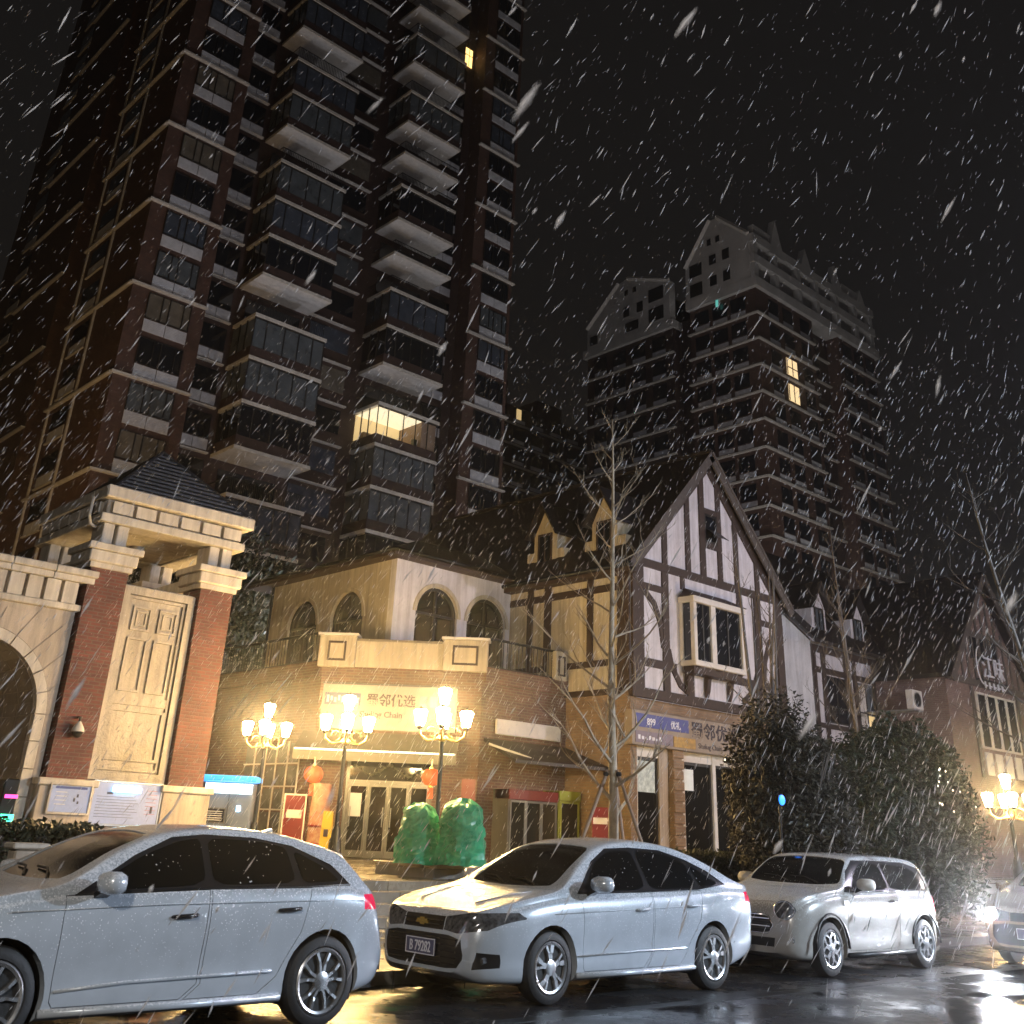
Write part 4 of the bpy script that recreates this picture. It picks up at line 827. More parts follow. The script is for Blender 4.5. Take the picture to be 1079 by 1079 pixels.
obj('roof', MB().add(p+q, [(3, 2, 1, 0), (4, 5, 6, 7), (0, 1, 5, 4), (1, 2, 6, 5), (2, 3, 7, 6), (3, 0, 4, 7)]), 'roof_dark', h2)
obj('gable_end', MB().prism([(Y2, 9.64), (30.5, 15.1), (36, 9.64)], 'x', A0, A0+.25), 'plaster_white', h2)
def dormer2(parent, xc, yf, w=1.15, h=2.0, glow=None):
    zb = 9.7+(yf-Y2+.3)*1.0
    d = obj('dormer', MB().prism([(xc-w/2, zb-.3), (xc+w/2, zb-.3), (xc+w/2, zb+h*.5), (xc, zb+h), (xc-w/2, zb+h*.5)], 'y', yf, yf+2.4), 'plaster_white', parent)
    box('window', glow or 'curtain', d, xc-.3, xc+.3, yf-.02, yf-.005, zb, zb+.95)
    mb = MB()
    for a, b, c, e in ((-.36, -.29, 0, 1.02), (.29, .36, 0, 1.02), (-.29, .29, .95, 1.02), (-.03, .03, 0, .95)): mb.box(xc+a, xc+b, yf-.06, yf-.006, zb+c, zb+e)
    obj('window_frame', mb, 'frame_dark', d)
    for s in (-1, 1):
        p = [(xc, yf-.3, zb+h+.1), (xc+s*(w/2+.2), yf-.3, zb+h*.5-.1), (xc+s*(w/2+.2), yf+2.4, zb+h*.5-.1), (xc, yf+2.4, zb+h+.1)]; q = [(a, b, c+.1) for a, b, c in p]
        fs = [(0, 1, 2, 3), (4, 7, 6, 5), (0, 4, 5, 1), (1, 5, 6, 2), (2, 6, 7, 3), (3, 7, 4, 0)]
        if s < 0: fs = [f[::-1] for f in fs]
        obj('dormer_roof', MB().add(p+q, [f[::-1] for f in fs]), 'roof_dark', d)
dormer2(h2, 42.3, Y2+.25); dormer2(h2, 45.6, Y2+.25)
# air conditioner on the wall
ac = thing('air_conditioner', 'white air conditioner unit on the wall between the right houses', 'air conditioner', (46.2, 21.9, 6.3))
AQ = dpt(960, 738, 50); ax_, ay_, az_ = AQ.x, AQ.y, AQ.z
ac.location = (ax_, ay_, az_-.5)
box('casing', 'trim_white', ac, ax_-.42, ax_+.42, ay_-.35, ay_, az_-.4, az_+.4, bev=.03)
obj('fan_ring', MB().lathe([(.31, 0), (.31, .03), (.27, .03), (.27, 0)], (ax_-.08, ay_-.35, az_), 20, 'y'), 'metal_grey', ac)
obj('fan_grille', MB().lathe([(.265, 0), (.265, .01), (.05, .03)], (ax_-.08, ay_-.35, az_), 20, 'y'), 'frame_dark', ac)
obj('bracket', MB().box(ax_-.4, ax_+.4, ay_-.3, ay_+2, az_-.46, az_-.405), 'metal_grey', ac)

# ---------------------------------------------------------------- brick gable house at the right edge
h3 = thing('brick_gable_house', 'tall brick gable house with timber boards and a white outlined sign', 'house', (50, 24, PZ))
Y3 = 21.6; C3, Z3 = 50.55, 13.7; E0, E1, ZE = 46.2, 55.0, 8.9
s3 = (Z3-ZE)/(C3-E0)
obj('gable_wall', MB().prism([(E0, PZ), (E1, PZ), (E1, ZE), (C3, Z3), (E0, ZE)], 'y', Y3, Y3+.4), 'brick_right', h3)
box('side_wall', 'brick_right', h3, E0, E0+.3, Y3+.402, 32, PZ, ZE)
for s in (-1, 1):
    xe = C3+s*(C3-E0+.4); ze = ZE-.4*s3
    p = [(C3, Y3-.5, Z3), (xe, Y3-.5, ze), (xe, 32, ze), (C3, 32, Z3)]; q = [(a, b, c+.18) for a, b, c in p]
    fs = [(0, 1, 2, 3), (4, 7, 6, 5), (0, 4, 5, 1), (1, 5, 6, 2), (2, 6, 7, 3), (3, 7, 4, 0)]
    if s > 0: fs = [f[::-1] for f in fs]
    obj('roof_slope', MB().add(p+q, fs), 'roof_dark', h3)
    bm('rake_board', C3, Z3-.05, xe, ze-.08, .34, 'timber_grey', h3, Y3-.5, .05)
for i in range(13):
    x = E0+.5+i*.65; zt = Z3-abs(x-C3)*s3-.3
    if zt > 8.9: bm('gable_board', x, 8.75, x, zt, .16, 'timber_grey', h3, Y3, .05)
bm('timber_beam', E0, 8.6, E1, 8.6, .3, 'timber_grey', h3, Y3, .08); bm('timber_beam', 48.6, 10.85, 52.4, 10.85, .2, 'timber_grey', h3, Y3, .06)
for x in (49.4, 50.4, 51.4): 
    w = box('attic_window', 'glass', h3, x-.38, x+.38, Y3-.04, Y3-.01, 9.7, 10.7); frame('window_frame', 'timber_grey', w, x-.42, x+.42, 9.66, 10.74, Y3-.01, .06, .07)
for i in range(4):
    x = 49.0+i*1.02
    w = box('tall_window', 'glass', h3, x, x+.8, Y3-.06, Y3-.03, 5.9, 8.1); frame('window_frame', 'trim_white', w, x-.08, x+.88, 5.8, 8.2, Y3-.002, .08, .09)
    box('white_panel', 'trim_white', h3, x+.05, x+.75, Y3-.05, Y3, 4.7, 5.65)
bm('timber_post', 48.6, 4.6, 48.6, 8.4, .25, 'timber_grey', h3, Y3, .06); bm('timber_post', 53.4, 4.6, 53.4, 8.4, .25, 'timber_grey', h3, Y3, .06)
s3g = thing('outline_sign', 'white outlined neon style lettering on the right gable', 'sign', (50.6, Y3-.3, 8.8))
text('lettering', '江味', 1.15, 'white_letter', s3g, (49.45, Y3-.3, 8.95), 0, depth=.03, bold=-.005); 
mb = MB()
for i in range(5): mb.box(49.5+i*.45, 49.62+i*.45, Y3-.3, Y3-.26, 8.42, 8.7); mb.box(49.62+i*.45, 49.8+i*.45, Y3-.3, Y3-.26, 8.5, 8.56)
obj('small_lettering', mb, 'white_letter', s3g)
arcp = [(49.6+.55*math.cos(R(a))-.1, Y3-.28, 9.4+.85*math.sin(R(a))) for a in range(100, 261, 16)]
obj('arc_outline', MB().tube(arcp, .03, 6), 'white_letter', s3g); 
obj('sign_rail', MB().box(49.2, 52.0, Y3-.26, Y3-.2, 8.75, 8.8), 'metal_dark', s3g); obj('sign_rail', MB().box(49.2, 49.26, Y3-.2, Y3-.05, 8.75, 8.8), 'metal_dark', s3g); obj('sign_rail', MB().box(51.9, 51.96, Y3-.2, Y3-.05, 8.75, 8.8), 'metal_dark', s3g)

# ---------------------------------------------------------------- residential towers
FH = 3.03
def grid_mesh(name, m, x, y, z): return mesh_of(name, MB().box(0, x, 0, y, 0, z), m)
def louv_mesh(w, h):
    mb = MB(); mb.box(0, w, .03, .06, 0, h); n = 8
    for i in range(n): mb.box(0, w, 0, .03, h*i/n+.012, h*(i+.62)/n)
    return mesh_of('louvre_panel', mb, 'louvre')
t1 = thing('apartment_tower', 'tall dark brick apartment tower with stacked balconies and grey louvre panels', 'tower', (36, 70, PZ))
def P1(name, me, x, y, z, par=None, rotz=0):
    o = link(name, me, par or t1, rotz=rotz); o.location = Vector((x, y, z))-wloc(par or t1); return o
TY = 58.0; Z0 = PZ; ZT = 79.0
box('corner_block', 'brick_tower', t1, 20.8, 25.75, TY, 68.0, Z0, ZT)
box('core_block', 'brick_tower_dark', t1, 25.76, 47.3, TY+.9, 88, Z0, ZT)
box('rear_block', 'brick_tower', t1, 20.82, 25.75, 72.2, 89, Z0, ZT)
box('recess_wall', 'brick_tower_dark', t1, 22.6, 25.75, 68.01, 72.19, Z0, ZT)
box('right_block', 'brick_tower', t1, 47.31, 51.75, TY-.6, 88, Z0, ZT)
zs = [1.1+FH*k for k in range(26)]
mw = mesh_of('window', MB().box(0, 2.9, 0, .04, 0, 1.75), 'glass'); mwc = mesh_of('window', MB().box(0, 2.9, 0, .04, 0, 1.75), 'curtain')
fmb = MB()
for a in (0, .95, 1.43, 2.38, 2.84): fmb.box(a, a+.06, -.05, -.003, 0, 1.75)
fmb.box(0, 2.9, -.05, -.004, 0, .05); fmb.box(0, 2.9, -.05, -.004, 1.70, 1.75)
mfr = mesh_of('window_frame', fmb, 'frame_dark')
ml = louv_mesh(1.41, .82); mls = louv_mesh(1.0, .7)
mled = grid_mesh('ledge', 'ledge', 5.15, .35, .13); mledr = grid_mesh('ledge', 'ledge', 4.7, .35, .13); mleds = grid_mesh('ledge', 'ledge', .3, 10.2, .13)
mws = mesh_of('window', MB().box(0, 2.0, 0, .04, 0, 1.6), 'glass'); mled2 = grid_mesh('ledge', 'ledge', 2.2, .3, .1)
mled3 = grid_mesh('ledge', 'ledge', 3.9, .3, .1)
mwm = mesh_of('window', MB().box(0, 3.4, 0, .04, 0, 1.7), 'glass'); mwmc = mesh_of('window', MB().box(0, 3.4, 0, .04, 0, 1.7), 'curtain')
mwv = [mw, mw, mw, mwc, mesh_of('window', MB().box(0, 2.9, 0, .04, 0, 1.75), 'curtain_beige'), mesh_of('window', MB().box(0, 2.9, 0, .04, 0, 1.75), 'curtain_blue')]
mwmv = [mwm, mwm, mwmc, mesh_of('window', MB().box(0, 3.4, 0, .04, 0, 1.7), 'curtain_beige'), mesh_of('window', MB().box(0, 3.4, 0, .04, 0, 1.7), 'curtain_blue')]
# side-face pieces (facing left)
msw = mesh_of('window', MB().box(0, .04, 0, 2.6, 0, 1.2), 'glass'); msl = mesh_of('side_louvre', MB().box(0, .06, 0, 1.25, 0, .7), 'louvre'); mss = mesh_of('window_sill', MB().box(-.12, .02, 0, 2.8, 0, .09), 'ledge')
msb = mesh_of('side_pilaster', MB().box(-.12, 0, 0, .18, 0, 80), 'ledge')
# balcony: slab, parapet, glazing
BX0, BW_ = 28.3, 5.4
def balcony_meshes(w):
    slab = mesh_of('balcony_slab', MB().box(0, w, -2.0, .9, -.16, 0), 'soffit')
    edge = MB(); edge.box(-.06, w+.06, -2.08, -2.0, -.18, .05); edge.box(-.06, 0, -2.0, .9, -.18, .05); edge.box(w, w+.06, -2.0, .9, -.18, .05)
    par = MB(); par.box(0, w, -1.98, -1.88, 0, .75); par.box(0, .1, -1.88, .9, 0, .75); par.box(w-.1, w, -1.88, .9, 0, .75)
    gl = MB(); gl.box(.05, w-.05, -1.95, -1.91, .75, 2.75); gl.box(.05, .09, -1.91, .9, .75, 2.75); gl.box(w-.09, w-.05, -1.91, .9, .75, 2.75)
    fr = MB()
    for a in (0, .9, w*.42, w*.62, w-.95, w-.07): fr.box(a, a+.07, -1.985, -1.951, .75, 2.85)
    fr.box(0, w, -1.985, -1.952, 2.72, 2.86)
    for b in (-1.0, -.1): fr.box(-.01, .049, b, b+.08, .75, 2.85)
    rail = MB(); rail.box(0, w, -1.98, -1.94, 1.05, 1.1)
    for i in range(int(w/.14)): rail.box(i*.14, i*.14+.03, -1.975, -1.945, .1, 1.05)
    rail.box(0, .04, -1.98, .9, 1.05, 1.1)
    win = MB(); win.box(.6, w-.6, .84, .88, .1, 2.3)
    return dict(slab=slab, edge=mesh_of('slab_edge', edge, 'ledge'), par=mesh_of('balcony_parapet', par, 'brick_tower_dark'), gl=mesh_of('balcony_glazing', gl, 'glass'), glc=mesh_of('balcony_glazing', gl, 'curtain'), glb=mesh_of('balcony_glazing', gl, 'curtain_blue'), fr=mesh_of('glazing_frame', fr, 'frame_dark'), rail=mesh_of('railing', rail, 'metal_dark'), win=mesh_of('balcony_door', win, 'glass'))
bal = balcony_meshes(5.4)
random.seed(11)
open1 = {5: 0, 8: 0, 12: 0, 14: 1, 16: 0, 19: 1, 20: 1, 22: 1}
for k, z in enumerate(zs):
    if k < 3 or z > 77: continue
    rnd = random.random
    # corner bay
    w = P1('window', random.choice(mwv), 21.9, TY-.06, z+1.0); link('window_frame', mfr, w)
    for j in (0, 1): P1('louvre_panel', ml, 21.92+j*1.46, TY-.08, z+.12)
    if k % 2 == 0:
        P1('ledge', mled, 20.6, TY-.3, z-.07); P1('ledge', mleds, 20.55, TY-.05, z-.07)
    # second bay, set back
    w = P1('window', mws, 25.85, TY+.84, z+1.0)
    for j in (0, 1): P1('louvre_panel', mls, 25.83+j*1.04, TY+.8, z+.2)
    P1('ledge', mled2, 25.76, TY+.62, z-.05)
    # balcony stacks
    for bi, bx in enumerate((28.3, 38.6)):
        if bi == 0: op = k in (6, 10, 14, 17, 21, 22, 23)
        else: op = k in (9, 12, 13, 15, 16, 18, 20, 21, 23)
        s_ = P1('balcony_slab', bal['slab'], bx, TY, z); link('slab_edge', bal['edge'], s_)
        if op:
            link('railing', bal['rail'], s_); link('balcony_door', bal['win'], s_)
        else:
            link('balcony_parapet', bal['par'], s_); 
            if not (bi == 1 and k == 8): link('balcony_glazing', random.choice((bal['glc'], bal['gl'], bal['gl'], bal['glb'])), s_)
            link('glazing_frame', bal['fr'], s_)
        if bi == 1 and k == 8:      # the lit enclosed balcony
            lr_ = MB(); lr_.box(bx+.1, bx+4.0, TY+.78, TY+.86, z+.1, z+2.8)
            obj('lit_room_wall', lr_, 'room_lit_dim', t1); lc = MB(); lc.box(bx+.15, bx+4.0, TY-1.8, TY+.75, z+2.72, z+2.78); obj('lit_ceiling', lc, mat('lit_ceiling', (.7, .65, .5), .6, vary=0, emit=(1, .85, .55), es=.8), t1)
            wd = MB(); wd.box(bx+4.02, bx+5.3, TY-1.86, TY+.7, z+.1, z+2.8); obj('room_cupboard', wd, 'stake', t1); obj('room_chest', MB().box(bx+.5, bx+1.5, TY+.2, TY+.7, z+.1, z+1.5), 'stake', t1)
            pb = MB(); pb.box(bx+3.6, bx+3.9, TY-1.6, TY-1.3, z+.75, z+1.4); obj('pot_plant', pb, 'leaf_dark', t1)
    # recessed middle bay
    w = P1('window', random.choice(mwmv), 34.0, TY+.84, z+.95); P1('ledge', mled3, 33.75, TY+.6, z-.05)
    w = P1('window', mws, 44.4, TY+.84, z+1.0); P1('louvre_panel', mls, 44.3, TY+.8, z+.2); P1('louvre_panel', mls, 45.36, TY+.8, z+.2)
    # right wing
    w = P1('window', random.choice(mwv), 48.45, TY-.66, z+1.05); link('window_frame', mfr, w)
    for j in (0, 1): P1('louvre_panel', ml, 48.48+j*1.46, TY-.68, z+.15)
    if k % 2 == 0: P1('ledge', mledr, 47.2, TY-.9, z-.07)
    # left faces
    P1('window', msw, 20.76, 64.2, z+1.35); P1('window_sill', mss, 20.78, 64.1, z+.42)
    for j in (0, 1): P1('side_louvre', msl, 20.75, 64.25+j*1.3, z+.52)
    P1('window', msw, 20.78, 82.0, z+1.35); P1('window_sill', mss, 20.8, 81.9, z+.42)
    for j in (0, 1): P1('side_louvre', msl, 20.76, 82.05+j*1.3, z+.52)
    if k % 2 == 0: P1('ledge', mleds, 20.57, 72.2, z-.07, ); 
P1('side_pilaster', msb, 20.79, 63.4, 0); P1('side_pilaster', msb, 20.79, 67.6, 0)
lw = MB(); lw.box(46.1, 46.9, TY+.80, TY+.84, 64.6, 66.6); obj('lit_window', lw, mat('lit_window_warm', (.5, .4, .2), .6, vary=0, emit=(1, .62, .2), es=2.2), t1)
box('lit_window_bar', 'frame_dark', t1, 46.48, 46.53, TY+.77, TY+.795, 64.6, 66.6); box('lit_window_bar', 'frame_dark', t1, 46.1, 46.9, TY+.765, TY+.793, 65.8, 65.86)
# white undersurface blinds are part of the balconies

# tower 2 with the white gabled crown
t2 = thing('apartment_tower', 'distant brick apartment tower with a pale gabled crown and two lit windows', 'tower', (97, 67, PZ))
def P2(name, me, x, y, z, rotz=0):
    o = link(name, me, t2, rotz=rotz); o.location = Vector((x, y, z))-t2.location; return o
QX, QY = 85.0, 55.0; ZC = 55.8
box('front_block', 'brick_tower', t2, QX, 96.0, QY, 63.8, 0, ZC)
box('front_block', 'brick_tower_dark', t2, 96.01, 101.5, QY+1.6, 63.8, 0, ZC)
box('front_block', 'brick_tower', t2, 101.51, 110.0, QY-.0, 63.8, 0, ZC)
box('rear_block', 'brick_tower_dark', t2, QX, 108, 66.2, 79.5, 0, ZC-1.2)
box('link_block', 'brick_tower_dark', t2, QX+1.4, 108, 63.81, 66.19, 0, ZC)
mbl = {}
for nm, w in (('a', 11.3), ('b', 5.5), ('c', 8.8)): mbl[nm] = grid_mesh('ledge', 'ledge', w, .4, .16)
mll = grid_mesh('ledge', 'ledge', .4, 8.9, .16); mll2 = grid_mesh('ledge', 'ledge', .4, 13.4, .16)
mtw = mesh_of('window', MB().box(0, 1.9, 0, .04, 0, 1.6), 'glass'); mtl = mesh_of('louvre_panel', MB().box(0, 1.9, 0, .05, 0, .6), 'louvre')
mtsw = mesh_of('window', MB().box(0, .04, 0, 1.9, 0, 1.6), 'glass'); mtsl = mesh_of('louvre_panel', MB().box(0, .05, 0, 1.9, 0, .5), 'louvre')
k2 = [ZC-FH*(i+1) for i in range(15)]
for i, z in enumerate(k2):
    if i: P2('ledge', mbl['a'], QX-.3, QY-.35, z+FH-.1) ; P2('ledge', mbl['b'], 96.0, QY+1.25, z+FH-.1); P2('ledge', mbl['c'], 101.4, QY-.35, z+FH-.1); P2('ledge', mll, QX-.35, QY+.05, z+FH-.1); P2('ledge', mll2, QX-.35, 66.15, z+FH-1.3)
    for x in (87.2, 90.0, 93.4, 102.4, 105.0, 107.6):
        if i in (2, 3) and x == 90.0: continue
        P2('window', mtw, x, QY-.04, z+.9); P2('louvre_panel', mtl, x, QY-.05, z+.2)
    P2('window', mtw, 97.6, QY+1.56, z+.9)
    for y in (56.4, 58.8, 61.2): P2('window', mtsw, QX-.04, y, z+.9); P2('louvre_panel', mtsl, QX-.05, y, z+.25)
    for y in (67.4, 70.4, 73.4, 76.4): P2('window', mtsw, QX-.04, y, z-.3); P2('louvre_panel', mtsl, QX-.05, y, z-.95)
for i, es in ((2, 'room_lit'), (3, 'room_lit')):
    z = k2[i]; o = MB(); o.box(90.0, 92.1, QY-.05, QY-.01, z+.55, z+2.5); lw = obj('lit_window', o, es, t2)
    mb = MB(); mb.box(90.0, 90.1, QY-.1, QY-.051, z+.55, z+2.5); mb.box(92.0, 92.1, QY-.1, QY-.051, z+.55, z+2.5); mb.box(90.98, 91.08, QY-.1, QY-.051, z+.55, z+2.5)
    if i == 2: mb.box(90.1, 92.0, QY-.1, QY-.052, z+1.4, z+1.5)
    obj('window_bar', mb, 'frame_dark', lw)
for a_, b_, c_, d_ in ((63.9, 5.4, 60.2, 10.4), (55.2, 6.6, 59.2, 10.4), (79.2, 2.6, 74.0, 7.2), (66.3, 4.9, 72.6, 7.4)): obj('gable_coping', MB().tube([(QX-.55, a_, ZC+b_), (QX-.55, c_, ZC+d_)], .28, 4), 'trim_white', t2)
# crown: two set-back pale storeys, terraces and gables
def gable(parent, pts, axis, a, b, m='crown_white', name='crown_gable'): return obj(name, MB().prism(pts, axis, a, b), m, parent)
box('crown_band', 'crown_white', t2, QX-.5, 110.4, QY-.5, 64, ZC, ZC+1.1); box('crown_band', 'crown_white', t2, QX-.5, 108.2, 66, 79.9, ZC-1.2, ZC-.2)
box('crown_floor', 'frame_dark', t2, QX+1.6, 109, QY+1.6, 63.5, ZC+1.1, ZC+6.6)
for z in (ZC+3.0, ZC+5.6): box('crown_band', 'crown_white', t2, QX-.4, 110.2, QY-.4, 63.9, z, z+1.0)
for x in (QX-.3, 88.6, 93.2, 97, 101.4, 105.6, 109.2): box('crown_post', 'crown_white', t2, x, x+.7, QY-.3, QY+.4, ZC+1.1, ZC+6.6)
# left face crown wall with windows and big gable
cw = gable(t2, [(55.2, ZC+1.1), (63.9, ZC+1.1), (63.9, ZC+5.4), (60.2, ZC+10.4), (59.2, ZC+10.4), (55.2, ZC+6.6)], 'x', QX-.45, QX+.6)
gable(t2, [(66.3, ZC-.2), (79.2, ZC-.2), (79.2, ZC+2.6), (74.0, ZC+7.2), (72.6, ZC+7.4), (66.3, ZC+4.9)], 'x', QX-.45, QX+.6)
for y, z, w_, h_ in ((61.6, ZC+1.4, 1.7, 1.6), (61.6, ZC+3.9, 1.7, 1.6), (59.6, ZC+1.9, .9, 1.2), (59.6, ZC+4.6, .9, 1.2), (57.8, ZC+1.9, .9, 1.3), (57.8, ZC+4.6, .9, 1.3), (59.0, ZC+7.2, .5, .8), (60.2, ZC+7.2, .5, .8),
                     (67.2, ZC+.3, 2.2, 1.7), (67.2, ZC+2.9, 2.2, 1.7), (70.3, ZC+2.3, .9, 1.3), (72.4, ZC+2.3, .9, 1.3), (71.0, ZC+.2, 2, 1.2), (77.5, ZC+.2, 1.2, 1.2), (71.3, ZC+5.2, .5, .7), (72.6, ZC+5.2, .5, .7)):
    box('crown_window', 'frame_dark', t2, QX-.5, QX-.451, y, y+w_, z, z+h_)
for x, h_ in ((89.2, 10.2), (95.2, 9.0), (101.8, 9.6), (107.4, 8.4)): gable(t2, [(x-1.5, ZC+5.4), (x+1.5, ZC+5.4), (x, ZC+h_)], 'y', QY-.42, QY+.4)
for x in (87.0, 105.5): gable(t2, [(x-1.8, ZC+6.6), (x+1.8, ZC+6.6), (x+1.8, ZC+8.0), (x-1.8, ZC+8.0)], 'y', QY-.1, QY+.6)
obj('crown_roof', MB().add([(QX+.5, QY+.5, ZC+6.62), (109.5, QY+.5, ZC+6.62), (109.5, 63.5, ZC+6.62), (QX+.5, 63.5, ZC+6.62), (QX+4, 59.8, ZC+10), (104, 59.8, ZC+8.8)], [(0, 1, 5, 4), (1, 2, 5), (2, 3, 4, 5), (3, 0, 4)]), 'roof_dark', t2)
obj('crown_roof', MB().add([(QX+.3, 66.5, ZC+3.0), (107.5, 66.5, ZC+3.0), (107.5, 79, ZC+3.0), (QX+.3, 79, ZC+3.0), (QX+3, 72.5, ZC+7.2), (104, 72.5, ZC+7.2)], [(0, 1, 5, 4), (1, 2, 5), (2, 3, 4, 5), (3, 0, 4)]), 'roof_dark', t2)
box('green_lamp', 'teal_dim', t2, QX-.5, QX-.4, 59.6, 59.9, ZC-.9, ZC-.1)
# darker block between the towers
t3 = thing('apartment_block', 'dark unlit apartment block between the two towers', 'apartment block', (100, 100, PZ))
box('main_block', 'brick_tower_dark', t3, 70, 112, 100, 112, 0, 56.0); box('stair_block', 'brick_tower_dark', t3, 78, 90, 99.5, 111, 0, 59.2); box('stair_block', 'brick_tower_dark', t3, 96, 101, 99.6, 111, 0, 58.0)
m3l = grid_mesh('ledge', 'ledge', 42, .4, .16); m3w = mesh_of('window', MB().box(0, 2.2, 0, .05, 0, 1.5), 'glass'); m3p = mesh_of('louvre_panel', MB().box(0, 2.2, 0, .05, 0, .5), 'louvre')
for i in range(8):
    z = 56-3.03*(i+1); o = link('ledge', m3l, t3); o.location = Vector((70, 99.2, z))-t3.location
    for j in range(8):
        x = 80.5+j*3.6; o = link('window', m3w, t3); o.location = Vector((x, 99.42, z+1))-t3.location; o = link('louvre_panel', m3p, t3); o.location = Vector((x, 99.4, z+.4))-t3.location
box('lit_window', 'room_lit_dim', t3, 91.8, 92.7, 99.35, 99.41, 53.9, 55.4)
# far dark block at the left edge
t4 = thing('apartment_block', 'black silhouette of a far apartment block at the left edge', 'apartment block', (15, 140, PZ))
box('main_block', 'brick_tower_dark', t4, -5, 19.6, 128, 150, 0, 63); box('roof_box', 'brick_tower_dark', t4, 6, 14, 129, 140, 63, 67)
m4l = grid_mesh('ledge', 'ledge', 24.8, .4, .16)
for i in range(10): o = link('ledge', m4l, t4); o.location = Vector((-5.1, 127.6, 62-3.03*i))-t4.location

# ---------------------------------------------------------------- plaza lamp posts (five lanterns each)
def lantern_part(parent, p, s=1.0):
    x, y, z = p
    g_ = obj('lantern', MB().lathe([(.06*s, -.14*s), (.105*s, .05*s), (.11*s, .09*s), (.075*s, .115*s)], p, 8), 'lantern_glow', parent)
    cap = MB().lathe([(.07*s, .112*s), (.05*s, .13*s), (.02*s, .15*s), (.008*s, .17*s)], p, 6); obj('lantern_cap', cap, 'metal_dark', g_)
    obj('lantern_base', MB().lathe([(.02*s, -.2*s), (.05*s, -.17*s), (.065*s, -.132*s)], p, 6), 'metal_dark', g_)
    bars = MB()
    return
    for j in range(6):
        a = 2*math.pi*j/6; c, d = math.cos(a), math.sin(a); bars.tube([(x+.058*s*c, y+.058*s*d, z-.13*s), (x+.109*s*c, y+.109*s*d, z+.105*s)], .006, 4)
    obj('lantern_bars', bars, 'metal_dark', g_)
def lamp_post(x, y, z0, zl, lab, rot=0, lit=True):
    t = thing('plaza_lamp', lab, 'street lamp', (x, y, z0), group='five-lantern plaza lamps')
    obj('base', MB().lathe([(.2, 0), (.2, .1), (.15, .14), (.13, .5), (.1, .56), (.09, .7), (.06, .78)], (x, y, z0), 12), 'metal_dark', t, smooth=35)
    obj('post', MB().tube([(x, y, z0+.7), (x, y, zl+.05)], [.05, .04], 10), 'metal_dark', t, smooth=40)
    obj('collar', MB().lathe([(.05, -.45), (.09, -.4), (.05, -.35)], (x, y, zl), 10), 'metal_gold', t)
    for k in range(4):
        a = rot+k*math.pi/2; c, d = math.cos(a), math.sin(a); r_ = .46
        pts = [(x+c*q*r_, y+d*q*r_, zl-.34+h) for q, h in ((0, 0), (.3, -.07), (.65, -.1), (.95, 0), (1.0, .12), (1.0, .17))]
        obj('arm', MB().tube(pts, [.03, .028, .025, .022, .02, .02], 6), 'metal_gold', t, smooth=True)
        sc = [(x+c*(.22+.1*math.cos(R(u))), y+d*(.22+.1*math.cos(R(u))), zl-.28+.1*math.sin(R(u))) for u in range(0, 300, 30)]
        obj('scroll', MB().tube(sc, .012, 5), 'metal_gold', t)
        lantern_part(t, (x+c*r_, y+d*r_, zl), 1.22)
    obj('top_stem', MB().tube([(x, y, zl), (x, y, zl+.2)], .025, 6), 'metal_gold', t)
    lantern_part(t, (x, y, zl+.42), 1.22)
LZ = 3.52
lamp_post(14.02, 16.95, PZ, LZ, 'plaza lamp nearest the street, rising between the two green bags', .83)
lamp_post(13.80, 19.95, PZ, LZ, 'middle plaza lamp of the three, before the left half of the shop sign', .97)
lamp_post(13.82, 23.30, PZ, LZ, 'plaza lamp farthest left, above the blue kiosk', .90)
# further posts of the row: one by the right house, others beside the frame that light gate and houses
q = dpt(1062, 838, 30.0); lamp_post(q.x, q.y, PZ, q.z-.1, 'plaza lamp at the right edge behind the round shrub', .6)
lamp_post(20.6, 17.2, PZ, LZ, 'plaza lamp before the half timbered house', .4) if False else None
lamp_post(5.2, 27.2, PZ, 3.6, 'plaza lamp inside the stone archway passage', .4) if False else None

